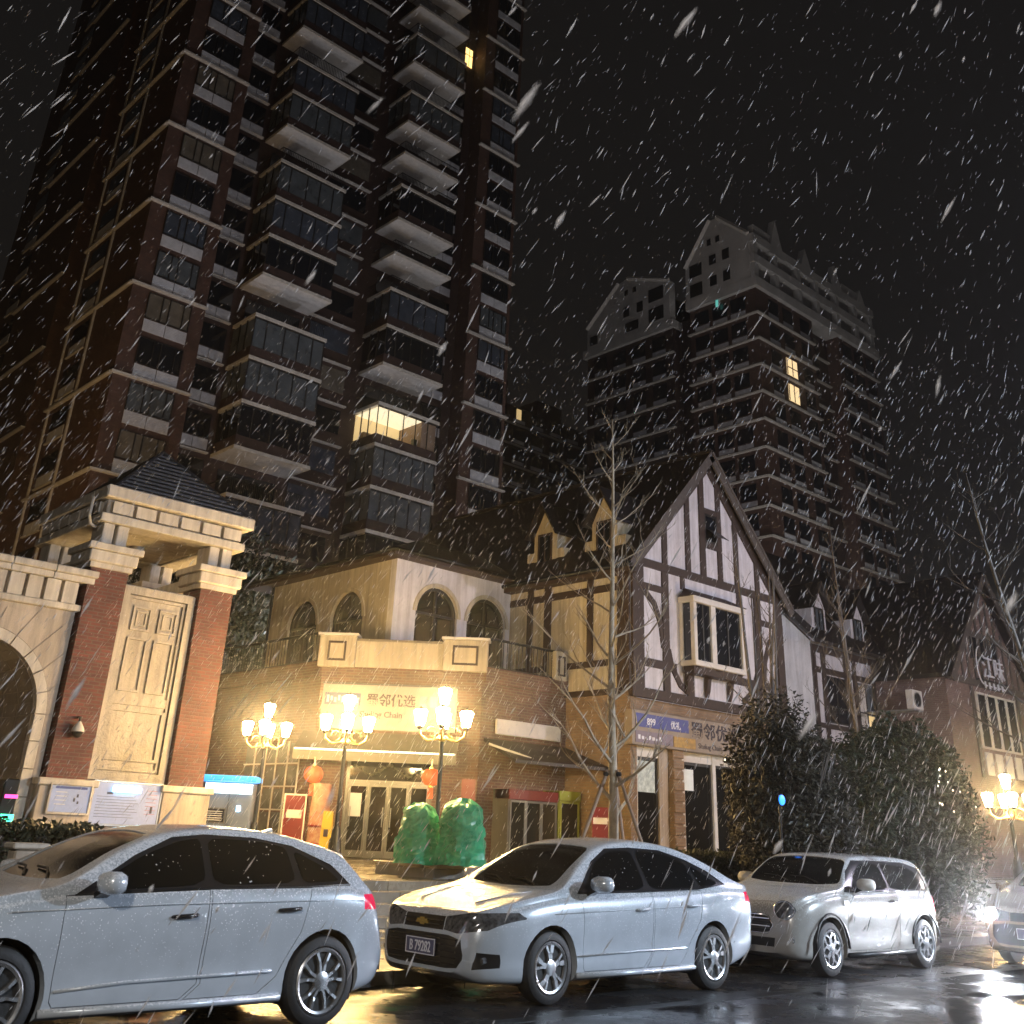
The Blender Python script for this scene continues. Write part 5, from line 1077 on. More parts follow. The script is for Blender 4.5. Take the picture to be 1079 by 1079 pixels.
# ---------------------------------------------------------------- planter with the two wrapped shrubs
plr = thing('stone_planter', 'low stone planter in front of the shop lamp', 'planter', (15, 16.6, .1))
for i in range(4):
    x0 = 13.2+i*1.0
    box('front_stone', 'kerb', plr, x0+.004, x0+.996, 15.96, 16.2, .11, .86, bev=.015)
    box('cap_stone', 'step', plr, x0+.004, x0+.996, 15.9, 16.26, .862, .93, bev=.015)
box('side_stone', 'kerb', plr, 13.2, 13.44, 16.202, 17.7, .11, .86, bev=.015); box('soil', 'bark_dark', plr, 13.442, 17.2, 16.202, 17.7, .11, .8)
box('side_cap', 'step', plr, 13.14, 13.5, 16.262, 17.7, .862, .93, bev=.015)
def bag(px0, px1, py0, py1, d, lab, seed):
    random.seed(seed); a = dpt((px0+px1)/2, py1, d); w = abs((dpt(px1, py1, d)-dpt(px0, py1, d)).length)/2; h = dpt((px0+px1)/2, py0, d).z-a.z
    t = thing('wrapped_shrub', lab, 'wrapped shrub', (a.x, a.y, a.z), group='shrubs wrapped in green sheeting')
    mb = MB(); n, m_ = 30, 20; vs = []
    for i in range(m_+1):
        u = i/m_; base = 1.12-.22*u**2; base *= (1-max(0, (u-.8)/.2)**2.6*.6) if u > .8 else 1
        for j in range(n):
            th = 2*math.pi*j/n; c, s_ = math.cos(th), math.sin(th)
            f = 1+.17*mnoise.noise(Vector((c*1.5+seed, s_*1.5, u*1.8)))
            rg = 1-abs(mnoise.noise(Vector((c*3.2+seed*2, s_*3.2, u*3.0+seed))))*2; r2 = 1-abs(mnoise.noise(Vector((c*6+seed, s_*6+u*2, u*5))))*2
            f += .10*max(0, rg)**2+.05*max(0, r2)**2+.045*math.sin(th*9+seed+u*4+2*mnoise.noise(Vector((c, s_, u*3))))*(1-.5*u)
            f *= 1+.10*(1-u)**3; f += random.uniform(-.06, .06); tj = random.uniform(-.05, .05); c, s_ = math.cos(th+tj), math.sin(th+tj)
            vs.append((a.x+w*base*f*c, a.y+w*base*f*s_, a.z+h*(u-.22*abs(mnoise.noise(Vector((c*1.3, s_*1.3, seed))))*u**3+random.uniform(-.012, .012))))
    fs = [(i*n+j, i*n+(j+1) % n, (i+1)*n+(j+1) % n, (i+1)*n+j) for i in range(m_) for j in range(n)]+[tuple(range(m_*n, (m_+1)*n))]
    mb.add(vs, fs); obj('green_sheet', mb, 'green_tarp', t)
    obj('tie_rope', MB().tube([(a.x+w*.86*math.cos(R(k)), a.y+w*.7*math.sin(R(k)), a.z+h*.12) for k in range(0, 361, 20)], .012, 5), 'stake', t)
bag(421, 458, 845, 910, 20.9, 'green sheeted shrub left of the lamp post', 3)
bag(465, 506, 840, 912, 20.6, 'green sheeted shrub right of the lamp post', 8)

# ---------------------------------------------------------------- bare trees
def bare_tree(name, label, base, height, rad, seed, nb=26, m='bark', lean=(0, 0), first=.25, spread=.9, trunks=1, group='bare street trees', fan=1.0, tw=5):
    random.seed(seed); t = thing(name, label, 'tree', base, group=group); bx, by, bz = base
    tr = MB(); tips = []
    axes = []
    for k in range(trunks):
        ox, oy = (random.uniform(-.25, .25), random.uniform(-.25, .25)) if trunks > 1 else (0, 0)
        lx, ly = lean[0]+(random.uniform(-.5, .5) if trunks > 1 else 0), lean[1]+(random.uniform(-.5, .5) if trunks > 1 else 0)
        pts = []; N_ = 12; hh = height*(1 if k == 0 else random.uniform(.7, .98))
        for i in range(N_+1):
            u = i/N_; pts.append(Vector((bx+ox+lx*u+.05*mnoise.noise(Vector((u*3, seed, k))), by+oy+ly*u+.05*mnoise.noise(Vector((seed, u*3, k))), bz+hh*u)))
        rs_ = [rad*(1-.93*(i/N_)**.9) + .004 for i in range(N_+1)]; tr.tube(pts, rs_, 9); axes.append((pts, rs_))
    obj('trunk', tr, m, t, smooth=True)
    br = MB()
    def limb(p, d, L, r_, lvl):
        n = 6; pts = [p]; dd = d.normalized(); q = p.copy()
        for i in range(n):
            dd = (dd+Vector((random.uniform(-.16, .16), random.uniform(-.16, .16), random.uniform(-.02, .16)))).normalized(); q = q+dd*(L/n); pts.append(q.copy())
        br.tube(pts, [r_*(1-.85*i/n) for i in range(n+1)], 5 if lvl == 0 else 3, caps=False)
        if lvl < 2:
            for k in range(tw if lvl == 0 else 3):
                i = random.randint(1, n-1); a = random.uniform(0, 2*math.pi); side = Vector((math.cos(a), math.sin(a), random.uniform(.0, .7)))
                limb(pts[i], (dd*.7+side*.75), L*random.uniform(.3, .55), r_*.5, lvl+1)
    for k in range(nb):
        pts, rs_ = random.choice(axes); u = first+(1-first)*(k+random.random())/nb*.97; f = u*(len(pts)-1); i = int(f); p = pts[i].lerp(pts[min(i+1, len(pts)-1)], f-i)
        a = k*2.4+random.uniform(-.5, .5); d = Vector((math.cos(a)*spread, math.sin(a)*spread, random.uniform(.35, .8)))
        limb(p, d, height*random.uniform(.16, .26)*fan*(1.15-.75*u), max(.008, rs_[i]*.42), 0)
    obj('branches', br, m, t)
    return t
TA = Vector((12.0, 10.66, .115))
bare_tree('bare_tree', 'slim bare tree held by wooden stakes before the half timbered house', tuple(TA), 7.6, .085, 4, nb=30, first=.2, tw=4)
for i, (dx, dy) in enumerate(((-.85, .5), (.9, .35), (.25, -.95))):
    sp_ = thing('tree_stake', ['wooden stake leaning left against the slim bare tree', 'wooden stake leaning right against the slim bare tree', 'wooden stake at the street side of the slim bare tree'][i], 'stake', (TA.x+dx, TA.y+dy, .115), group='stakes of the slim bare tree')
    obj('pole', MB().tube([(TA.x+dx, TA.y+dy, .115), (TA.x+dx*.07, TA.y+dy*.07, 2.35)], .028, 7), 'stake', sp_, smooth=True)
    obj('tie', MB().lathe([(.03, -.03), (.045, 0), (.03, .03)], (TA.x+dx*.1, TA.y+dy*.1, 2.3), 7), 'frame_dark', sp_)
q = dpt(812, 880, 24); bare_tree('bare_tree', 'tall many stemmed bare tree right of the gable house', (q.x, q.y, PZ), 7.4, .08, 9, nb=34, m='bark_dark', trunks=6, first=.35, spread=.5, fan=.7, tw=4)
q = dpt(928, 880, 28); bare_tree('bare_tree', 'thin bare tree between the shrubs and the right house', (q.x, q.y, PZ), 8.4, .07, 21, nb=26, m='bark_dark', trunks=2, first=.3, spread=.6, lean=(-.3, .3))
q = dpt(1150, 880, 17); bare_tree('bare_tree', 'leaning bare tree cut off by the right edge', (q.x, q.y, .115), 6.6, .07, 33, nb=20, m='bark_dark', lean=(-.75, .6), first=.35, spread=.9, fan=1.0, tw=3)

# ---------------------------------------------------------------- shrubs and hedges made of leaves
def leafcloud(mb, c, rx, ry, rz, n, s, seed, shell=.55, lump=.3):
    random.seed(seed); c = Vector(c)
    for i in range(n):
        while True:
            v = Vector((random.uniform(-1, 1), random.uniform(-1, 1), random.uniform(-1, 1)))
            if .05 < v.length < 1: break
        u = v.normalized(); rr = shell+(1-shell)*random.random()**.6
        rr *= 1+lump*(mnoise.noise(u*2.3+Vector((seed, 0, 0)))+.5*mnoise.noise(u*5.5+Vector((0, seed, 0))))
        p = c+Vector((u.x*rx, u.y*ry, u.z*rz))*rr
        a = Vector((random.gauss(0, 1), random.gauss(0, 1), random.gauss(0, 1))).normalized(); b = a.orthogonal().normalized(); k = s*random.uniform(.6, 1.4)
        a = a*k; b = b*k*.42; m_ = a.cross(b).normalized()*k*.12
        mb.add([p-a, p+b+m_, p+a, p-b+m_], [(0, 1, 2), (0, 2, 3)])
def stems(c, rx, ry, z0, z1, n, seed):
    random.seed(seed); mb = MB()
    for i in range(n):
        a = random.uniform(0, 6.28); r_ = random.random()**.5
        mb.tube([(c[0]+.15*math.cos(a), c[1]+.15*math.sin(a), z0), (c[0]+rx*r_*.5*math.cos(a), c[1]+ry*r_*.5*math.sin(a), z0+(z1-z0)*.5), (c[0]+rx*r_*.9*math.cos(a), c[1]+ry*r_*.9*math.sin(a), z0+(z1-z0)*(1-.3*r_))], [.035, .022, .008], 5)
    return mb
s1 = thing('bare_shrub', 'large brownish shrub with thin leaves left of the round evergreen', 'shrub', (17.4, 11.3, .115), group='large shrubs behind the parked cars')
mb = MB(); leafcloud(mb, (17.3, 11.4, 2.3), .98, .95, 1.6, 19000, .05, 5, .45, .3); leafcloud(mb, (18.2, 11.4, 1.8), 1.0, .95, 1.6, 15000, .05, 6, .45, .3); obj('foliage', mb, 'leaf_brown', s1)
obj('stems', stems((17.5, 11.3), 1.25, 1.0, .115, 4.0, 70, 2), 'bark_dark', s1)
s2_ = thing('round_evergreen', 'round dark evergreen shrub behind the small cream car', 'shrub', (21.4, 11.6, .115), group='large shrubs behind the parked cars')
mb = MB(); leafcloud(mb, (22.5, 11.9, 2.3), 1.75, 1.5, 1.8, 26000, .06, 15, .6, .26); leafcloud(mb, (21.3, 11.3, 1.6), 1.2, 1.0, 1.4, 9000, .06, 16, .5, .4); leafcloud(mb, (23.4, 11.6, 1.5), 1.1, 1.0, 1.3, 6000, .06, 17, .5, .4); obj('foliage', mb, 'leaf_dark', s2_)
obj('stems', stems((22.4, 11.7), 1.6, 1.4, .115, 3.9, 60, 3), 'bark_dark', s2_)
fl2 = thing('light_string', 'few small white lights tangled in the round evergreen', 'light string', (20.6, 10.4, 2.8), group=None)
random.seed(8); cab = []
for i in range(14):
    dv = Vector((random.uniform(-.75, -.1), -1, random.uniform(-.05, .55))).normalized(); p_ = Vector((22.4, 11.7, 2.2))+Vector((dv.x*1.8, dv.y*1.6, dv.z*1.9)); cab.append(p_)
    obj('bulb', MB().lathe([(.005, -.02), (.016, 0), (.005, .02)], p_, 5), 'fairy', fl2)
obj('cable', MB().tube(cab[:8], .004, 4), 'frame_dark', fl2)
# blue lamp glimpsed in the shrub
q = dpt(824, 843, 18.2); bl = thing('blue_sign_lamp', 'small round blue lamp glowing through the brownish shrub', 'lamp', tuple(q))
obj('lens', MB().lathe([(.02, .03), (.07, .02), (.075, 0)], q, 14, 'y'), 'blue_led', bl); obj('bezel', MB().lathe([(.09, 0), (.095, -.03), (.06, -.05)], q, 14, 'y'), 'metal_dark', bl); obj('stem', MB().tube([(q.x, q.y+.04, q.z), (q.x, q.y+.06, .115)], .02, 6), 'metal_dark', bl)
def hedge(label, x0, x1, y0, y1, z0, z1, n, seed):
    t = thing('clipped_hedge', label, 'hedge', ((x0+x1)/2, (y0+y1)/2, z0), group='low hedges along the pavement'); mb = MB(); random.seed(seed)
    for i in range(n):
        f = random.random(); x = random.uniform(x0, x1); 
        if f < .45: y, z = random.uniform(y0, y1), z1+random.gauss(0, .04)
        elif f < .85: y, z = y0+random.gauss(0, .04), random.uniform(z0, z1)
        else: y, z = random.uniform(y0, y1), random.uniform(z0, z1)
        p = Vector((x, y, z)); a = Vector((random.gauss(0, 1), random.gauss(0, 1), random.gauss(0, 1))).normalized(); b = a.orthogonal().normalized(); k = .045*random.uniform(.6, 1.4); a *= k; b *= k*.5
        mb.add([p-a, p+b, p+a, p-b], [(0, 1, 2), (0, 2, 3)])
    obj('foliage', mb, 'leaf_hedge', t)
    obj('stems', MB().box(x0+.05, x1-.05, y0+.06, y1-.06, z0, z1-.06), 'bark_dark', t)
hedge('dark clipped hedge behind the white sedan', 14.6, 21.0, 12.7, 13.6, .115, 1.25, 16000, 1)
hedge('low clipped hedge at the foot of the gate', 3.0, 5.9, 13.2, 13.9, .115, 1.28, 9000, 2)
wb = thing('white_block', 'short white stone block in front of the hedge at the left', 'block', (5.2, 12.6, .115))
q = dpt(33, 893, 12.8); obj('block', MB().box(q.x-.15, q.x+.15, q.y, q.y+.2, .115, 1.12), 'stone', wb, bev=.02); obj('cap', MB().box(q.x-.19, q.x+.19, q.y-.04, q.y+.24, 1.122, 1.18), 'stone_white', wb, bev=.015)
# dark trees behind the shops
def big_tree(label, c, h, r_, seed, n=9000):
    t = thing('evergreen_tree', label, 'tree', (c[0], c[1], PZ), group='dark trees behind the shops'); mb = MB()
    random.seed(seed); offs = [(random.uniform(-.5, .5)*r_, random.uniform(-.5, .5)*r_, random.uniform(-.35, .3)*r_) for _ in range(5)]
    for i, (a, b, d) in enumerate(offs): leafcloud(mb, (c[0]+a, c[1]+b, PZ+h-r_+d), r_*.62, r_*.62, r_*.6, n//5, .16, seed*7+i, .45, .35)
    obj('crown', mb, 'leaf_dark', t)
    tr = MB(); tr.tube([(c[0], c[1], PZ), (c[0]+.1, c[1], PZ+h*.5), (c[0], c[1], PZ+h-r_*.4)], [.25, .18, .06], 8)
    for a, b, d in offs: tr.tube([(c[0], c[1], PZ+h*.45), (c[0]+a, c[1]+b, PZ+h-r_+d)], [.1, .03], 5)
    obj('trunk', tr, 'bark_dark', t)
big_tree('dark evergreen tree rising behind the left of the corner shop', (22.5, 44, 0), 14.5, 4.6, 2)
big_tree('dark evergreen tree rising behind the middle of the corner shop', (30, 44.5, 0), 15, 4.8, 3)
big_tree('dark evergreen tree rising behind the shop and house junction', (38, 46, 0), 15.5, 5, 4)
big_tree('dark evergreen tree behind the half timbered house', (47, 46, 0), 16.5, 5.2, 5)
big_tree('dark evergreen tree behind the gate pavilion', (15.5, 40, 0), 9.5, 3.6, 6)

# ---------------------------------------------------------------- cars
def interp(P, x):
    if x <= P[0][0]: return P[0][1]
    for i in range(len(P)-1):
        if x <= P[i+1][0]:
            (x0, y0), (x1, y1) = P[i], P[i+1]; h = x1-x0
            def sl(j):
                if j <= 0 or j >= len(P)-1: return None
                a = (P[j][1]-P[j-1][1])/(P[j][0]-P[j-1][0]); b = (P[j+1][1]-P[j][1])/(P[j+1][0]-P[j][0])
                return 0 if a*b <= 0 else 2*a*b/(a+b)
            d = (y1-y0)/h; m0 = sl(i); m1 = sl(i+1); m0 = d if m0 is None else m0; m1 = d if m1 is None else m1
            t = (x-x0)/h; return y0*(2*t**3-3*t*t+1)+h*m0*(t**3-2*t*t+t)+y1*(-2*t**3+3*t*t)+h*m1*(t**3-t*t)
    return P[-1][1]
def bool_(a, b, op):
    oa = bpy.data.objects.new('a', a); ob = bpy.data.objects.new('b', b); 
    m_ = oa.modifiers.new('b', 'BOOLEAN'); m_.object = ob; m_.operation = op; m_.solver = 'MANIFOLD' 
    me = evaluated(oa, ob)
    bpy.data.objects.remove(oa); bpy.data.objects.remove(ob); return me
def body_mesh(c):
    L = c['L']; xs = []
    n = c.get('n', 74)
    for i in range(n+1):
        t = i/n; xs.append(L*(t if c.get('lin') else (.5-.5*math.cos(math.pi*t))*.55+t*.45))
    sec = []
    roof = max(z for _, z in c['top'])
    for x in xs:
        W_, b, zb, zt = interp(c['w'], x), interp(c['bot'], x), interp(c['belt'], x), interp(c['top'], x)
        zb = min(zb, zt-.02); hg = zt-zb; wb_ = W_*.955
        k = (wb_-c['rw'])/max(.2, (roof-.05-interp(c['belt'], c['L']*.5)))
        ze = zb+hg*.87; ye = max(.25*W_, wb_-k*(ze-zb))
        fl_ = c.get('flare', .0)
        pts = [(0, b), (W_*.78, b), (W_*.93, b+.02), (W_*.975, b+.12), (W_*.965, b+(zb-b)*.38), (W_*1.0, b+(zb-b)*.66), (W_*.995, zb-.10), (W_*.97, zb-.02), (wb_-.012, zb+.006*min(1, hg/.2))]
        for q in (.33, .66, .93): pts.append((wb_-.012-(wb_-.012-ye)*q+.012*math.sin(q*math.pi)*min(1, hg/.3), zb+(ze-zb)*q))
        pts += [(ye-.025*min(1, hg/.3), zb+hg*.925), (ye*.86, zb+hg*.962), (ye*.55, zb+hg*.988), (0, zt)]
        # chaikin
        for it in range(2):
            q = [pts[0]]
            for a, d in zip(pts[:-1], pts[1:]): q += [(a[0]*.75+d[0]*.25, a[1]*.75+d[1]*.25), (a[0]*.25+d[0]*.75, a[1]*.25+d[1]*.75)]
            q.append(pts[-1]); pts = q
        half = pts; full = [(-y, z) for y, z in half]+[(y, z) for y, z in half[::-1][1:-1]]
        sec.append([(x, y, z) for y, z in full])
    m_ = len(sec[0]); vs = [p for s_ in sec for p in s_]; fs = []
    for i in range(len(sec)-1):
        for j in range(m_): fs.append((i*m_+j, i*m_+(j+1) % m_, (i+1)*m_+(j+1) % m_, (i+1)*m_+j))
    fs += [tuple(range(m_))[::-1], tuple(range((len(sec)-1)*m_, len(sec)*m_))]
    me = bpy.data.meshes.new('body'); me.from_pydata(vs, [], fs); me.validate()
    b = bmesh.new(); b.from_mesh(me); bmesh.ops.recalc_face_normals(b, faces=b.faces); bmesh.ops.triangulate(b, faces=[f for f in b.faces if len(f.verts) > 4]); b.to_mesh(me); b.free()
    return me
def cutter(*mbs):
    mb = MB()
    for q in mbs: mb.add(q.v, q.f)
    me = bpy.data.meshes.new('c'); me.from_pydata(mb.v, [], mb.f); me.update()
    b = bmesh.new(); b.from_mesh(me); bmesh.ops.recalc_face_normals(b, faces=b.faces); b.to_mesh(me); b.free(); return me
def offset_poly(poly, d):
    n = len(poly); ar = sum(poly[i][0]*poly[(i+1) % n][1]-poly[(i+1) % n][0]*poly[i][1] for i in range(n)); sg_ = 1 if ar > 0 else -1; out = []
    for i in range(n):
        a, b, c = Vector(poly[i-1]), Vector(poly[i]), Vector(poly[(i+1) % n]); t0 = (b-a).normalized(); t1 = (c-b).normalized()
        n0 = Vector((t0.y, -t0.x))*sg_; n1 = Vector((t1.y, -t1.x))*sg_; k = (n0+n1); k = k/max(.35, k.dot(k))*2
        k = k if k.length < 2.2 else k.normalized()*2.2
        out.append(tuple(b+k*d))
    return out
def rnd_poly(poly, r=.25, it=2):
    for _ in range(it):
        q = []
        for i in range(len(poly)):
            a, b = poly[i], poly[(i+1) % len(poly)]; q += [(a[0]*(1-r)+b[0]*r, a[1]*(1-r)+b[1]*r), (a[0]*r+b[0]*(1-r), a[1]*r+b[1]*(1-r))]
        poly = q
    return poly
def finish(me, m, ang=32):
    me.materials.clear(); me.materials.append(M[m]); me.polygons.foreach_set('use_smooth', [True]*len(me.polygons)); me.set_sharp_from_angle(angle=R(ang)); return me
def shift(me, v): me.transform(Matrix.Translation(v)); return me
def wheel_meshes(r, rimr, w, style):
    tyre = MB().lathe([(rimr-.012, -.03), (rimr+.01, 0), (r-.045, .0), (r-.012, -.018), (r, -.05), (r, -w+.05), (r-.012, -w+.018), (rimr, -w)], n=40, axis='y')
    rim = MB(); n = 40
    prof = [(rimr, -.005), (rimr-.012, .004), (rimr-.03, -.004), (rimr-.036, -.06), (rimr-.05, -.14)]; vs = []
    for q, h in prof:
        for j in range(n): a = 2*math.pi*j/n; vs.append((q*math.cos(a), -h, q*math.sin(a)))
    rim.add(vs, [(i*n+j, i*n+(j+1) % n, (i+1)*n+(j+1) % n, (i+1)*n+j) for i in range(len(prof)-1) for j in range(n)])
    hub = MB().lathe([(rimr-.03, -.15), (rimr-.06, -.10), (.16, -.09), (.15, -.06), (.07, -.05)], n=28, axis='y')
    cap = MB().lathe([(.068, -.05), (.068, .0), (.05, .006), (.02, .01)], n=18, axis='y')
    sp = []
    def spoke(a0, pts, wd):      # pts: (radius, angle offset, y), width list
        mb = MB(); vs = []
        for (q, da, y), w2 in zip(pts, wd):
            a = a0+da; c, s_ = math.cos(a), math.sin(a); t = Vector((-s_, 0, c)); p = Vector((q*c, -y, q*s_))
            vs += [p-t*w2+Vector((0, .03, 0)), p-t*w2*.8, p+t*w2*.8, p+t*w2+Vector((0, .03, 0))]
        k = len(pts); fs = [(i*4+j, i*4+(j+1) % 4, (i+1)*4+(j+1) % 4, (i+1)*4+j) for i in range(k-1) for j in range(4)]+[(3, 2, 1, 0), tuple(range((k-1)*4, k*4))]
        mb.add(vs, fs); b = mesh_of('spoke', mb, 'alloy'); bb = bmesh.new(); bb.from_mesh(b); bmesh.ops.recalc_face_normals(bb, faces=bb.faces); bb.to_mesh(b); bb.free(); return b
    e = rimr-.03
    if style == 'twin10':
        for k in range(5):
            for s_ in (-1, 1): sp.append(spoke(k*2*math.pi/5+.3, [(.05, s_*.25, 0), (.12, s_*.20, -.005), (e*.7, s_*.24, .0), (e, s_*.30, -.008)], [.016, .013, .011, .016]))
    elif style == 'fan10':
        for k in range(5):
            sp.append(spoke(k*2*math.pi/5+.4, [(.05, -.2, 0), (.12, -.10, -.004), (e*.65, -.13, 0), (e, -.20, -.006)], [.016, .018, .023, .03]))
            sp.append(spoke(k*2*math.pi/5+.4, [(.05, .2, 0), (.12, .14, -.004), (e*.65, .16, 0), (e, .22, -.006)], [.012, .012, .013, .016]))
    else:
        for k in range(6):
            for s_ in (-1, 1): sp.append(spoke(k*2*math.pi/6+.2, [(.05, s_*.2, 0), (.11, s_*.42, 0), (e*.72, s_*.40, 0), (e, s_*.14, -.006)], [.02, .018, .018, .022]))
    return dict(tyre=mesh_of('tyre', tyre, 'tyre', 30), rim=mesh_of('rim', rim, 'alloy', 40), hub=mesh_of('wheel', hub, 'alloy_dark', 40), cap=mesh_of('hub_cap', cap, 'alloy', 40), sp=sp)
def build_car(name, label, loc, c):
    t = thing(name, label, 'car', loc, group='cars parked along the kerb')
    base = body_mesh(c); W2 = max(w for _, w in c['w'])
    def side(poly, y0=.42, y1=1.2): return [MB().prism(poly, 'y', -y1, -y0), MB().prism(poly, 'y', y0, y1)]
    def front(poly, x0, x1, both=True):
        a = [MB().prism(poly, 'x', x0, x1)]
        if both: a.append(MB().prism([(-p[0], p[1]) for p in poly], 'x', x0, x1))
        return a
    parts = []                                     # (name, mesh, material, parentname)
    cut = []
    # wheel arches
    for wx in (c['fx'], c['rx']):
        for s in (-1, 1):
            arc = [(wx+c['ar']*math.cos(R(a)), c['wr']+c['ar']*math.sin(R(a))) for a in range(0, 360, 12)]
            cut.append(MB().prism(arc, 'y', s*.50, s*1.2) if s > 0 else MB().prism(arc, 'y', -1.2, -.50))
    body = bool_(base, cutter(*cut), 'DIFFERENCE')
    # glass
    bigs = []
    for pl_ in c['side_glass']:
        pr = rnd_poly(pl_, .12, 2)
        for k, q in enumerate(side(pr)): parts.append(('side_window', shift(bool_(base, cutter(q), 'INTERSECT'), (0, .004 if k == 0 else -.004, 0)), 'car_glass'))
    big = side(c['dlo'])
    for k, q in enumerate(big): parts.append(('window_trim', shift(bool_(base, cutter(q), 'INTERSECT'), (0, .009 if k == 0 else -.009, 0)), 'car_trim'))
    bigs += big
    if c.get('dlo_line'):
        for s in (-1, 1):
            pts = [(x, s*0, z) for x, z in c['dlo_line']]
    ws = MB().prism(rnd_poly(c['wind'], .12, 2), 'z', c['wz'], 2.0); parts.append(('windscreen', shift(bool_(base, cutter(ws), 'INTERSECT'), (.004, 0, -.006)), 'car_glass')); bigs.append(ws)
    if c.get('rear'):
        rw_ = MB().prism(rnd_poly(c['rear'], .12, 2), 'z', c['rz'], 2.0); parts.append(('rear_window', shift(bool_(base, cutter(rw_), 'INTERSECT'), (-.004, 0, -.006)), 'car_glass')); bigs.append(rw_)
    for q in bigs: body = bool_(body, cutter(q), 'DIFFERENCE')
    # lamps, grilles
    for nm, poly, x0, x1, both, m_, sx in c['front']:
        for q in front(poly, x0, x1, both):
            parts.append((nm, shift(bool_(base, cutter(q), 'INTERSECT'), (sx, 0, 0)), m_)); body = bool_(body, cutter(q), 'DIFFERENCE')
    # doors
    for dp in c['doors']:
        for k, q in enumerate(side(dp, .40)):
            q2 = side(offset_poly(dp, -.006), .405)[k]
            parts.append(('door', bool_(body, cutter(q2), 'INTERSECT'), c['paint'])); body = bool_(body, cutter(q), 'DIFFERENCE')
    if c.get('hood'):
        h1 = MB().prism(c['hood'], 'z', .55, 1.6); h2_ = MB().prism(offset_poly(c['hood'], -.006), 'z', .555, 1.6)
        parts.append(('bonnet', bool_(body, cutter(h2_), 'INTERSECT'), c['paint'])); body = bool_(body, cutter(h1), 'DIFFERENCE')
    if c.get('sill'):
        pass
    bo = link('body', finish(body, c['paint']), t)
    objs = {}
    for nm, me, m_ in parts:
        if len(me.polygons) == 0: continue
        objs.setdefault(nm, []).append(link(nm, finish(me, m_), t))
    # wheel-arch liners
    for wx in (c['fx'], c['rx']):
        for s in (-1, 1):
            mb = MB(); n = 20; rr = c['ar']-.006; vs = []
            for y in (s*(W2-.10), s*.505):
                for j in range(n+1): a = R(-25+230*j/n); vs.append((wx+rr*math.cos(a), y, c['wr']+rr*math.sin(a)))
            fs = [(j, j+1, n+2+j, n+1+j) for j in range(n)]+[tuple(range(n+1, 2*n+2))]; mb.add(vs, fs); obj_ = link('wheel_arch_liner', mesh_of('wheel_arch_liner', mb, 'car_black', 40), bo)
    # underside
    link('underbody', mesh_of('underbody', MB().box(c['fx']-.25, c['rx']+.25, -.55, .55, .16, .4), 'car_black'), bo)
    wm = wheel_meshes(c['wr'], c['rimr'], .21, c['style'])
    for wx in (c['fx'], c['rx']):
        for s in (-1, 1):
            yy = s*(W2-.03); w_ = link('wheel', wm['hub'], t, (wx, yy, c['wr']), R(0 if s < 0 else 180))
            link('tyre', wm['tyre'], w_); link('rim', wm['rim'], w_); link('hub_cap', wm['cap'], w_)
            for q in wm['sp']: link('spoke', q, w_)
    # mirrors
    mx_, mz = c['mirror']
    yb = interp(c['w'], mx_)
    for s in (-1, 1):
        mb = MB(); n = 14; vs = []
        prof = [(0, .02, .02), (.03, .10, .06), (.08, .125, .075), (.14, .12, .075), (.17, .1, .06)]
        for (dx, a, b) in prof:
            for j in range(n): th = 2*math.pi*j/n; e_ = 1.0; vs.append((mx_+dx, s*(yb+.10)+s*(abs(math.cos(th))**.7*(1 if math.cos(th) > 0 else -1))*a, mz+(abs(math.sin(th))**.7*(1 if math.sin(th) > 0 else -1))*b))
        mb.add(vs, [(i*n+j, i*n+(j+1) % n, (i+1)*n+(j+1) % n, (i+1)*n+j) for i in range(len(prof)-1) for j in range(n)]+[tuple(range(n)), tuple(range((len(prof)-1)*n, len(prof)*n))])
        mo = link('door_mirror', mesh_of('door_mirror', mb, c.get('mirror_paint', c['paint']), 50), t)
        link('mirror_foot', mesh_of('mirror_foot', MB().add([(mx_+.04, s*(yb-.10), mz-.13), (mx_+.14, s*(yb-.10), mz-.13), (mx_+.14, s*(yb+.12), mz-.045), (mx_+.05, s*(yb+.12), mz-.045), (mx_+.04, s*(yb-.10), mz-.09), (mx_+.14, s*(yb-.10), mz-.09), (mx_+.14, s*(yb+.12), mz-.02), (mx_+.05, s*(yb+.12), mz-.02)], [(0, 1, 2, 3), (4, 7, 6, 5), (0, 4, 5, 1), (1, 5, 6, 2), (2, 6, 7, 3), (3, 7, 4, 0)]), 'car_black'), mo)
        link('mirror_glass', mesh_of('mirror_glass', MB().box(mx_+.171, mx_+.176, s*(yb+.10)-.085, s*(yb+.10)+.085, mz-.05, mz+.05), 'chrome'), mo)
    # handles
    for hx, hz in c['handles']:
        for s in (-1, 1):
            y = s*(interp(c['w'], hx)*.985); 
            pts = [(hx, y-s*.0, hz-.004), (hx+.03, y+s*.036, hz), (hx+.11, y+s*.042, hz+.004), (hx+.19, y+s*.036, hz+.008), (hx+.22, y, hz+.01)]
            h_ = link('door_handle', mesh_of('door_handle', MB().tube(pts, [.012, .015, .015, .015, .012], 8), c.get('handle_m', c['paint']), True), t)
            n_ = 12; cup = MB().add([(hx+.11+.085*math.cos(2*math.pi*j/n_), y+s*.006, hz-.002+.032*math.sin(2*math.pi*j/n_)) for j in range(n_)], [tuple(range(n_))]); link('handle_recess', mesh_of('handle_recess', cup, 'car_black'), h_)
    # wipers
    for y0_, y1_ in ((-.42, .1), (.05, .52)):
        x0 = c['wiper'][0]; z0_ = c['wiper'][1]
        link('wiper', mesh_of('wiper', MB().tube([(x0, y0_, z0_), (x0+.10, (y0_+y1_)/2, z0_+.055), (x0+.12, y1_, z0_+.06)], .009, 5), 'car_black'), t)
    return t, bo, objs
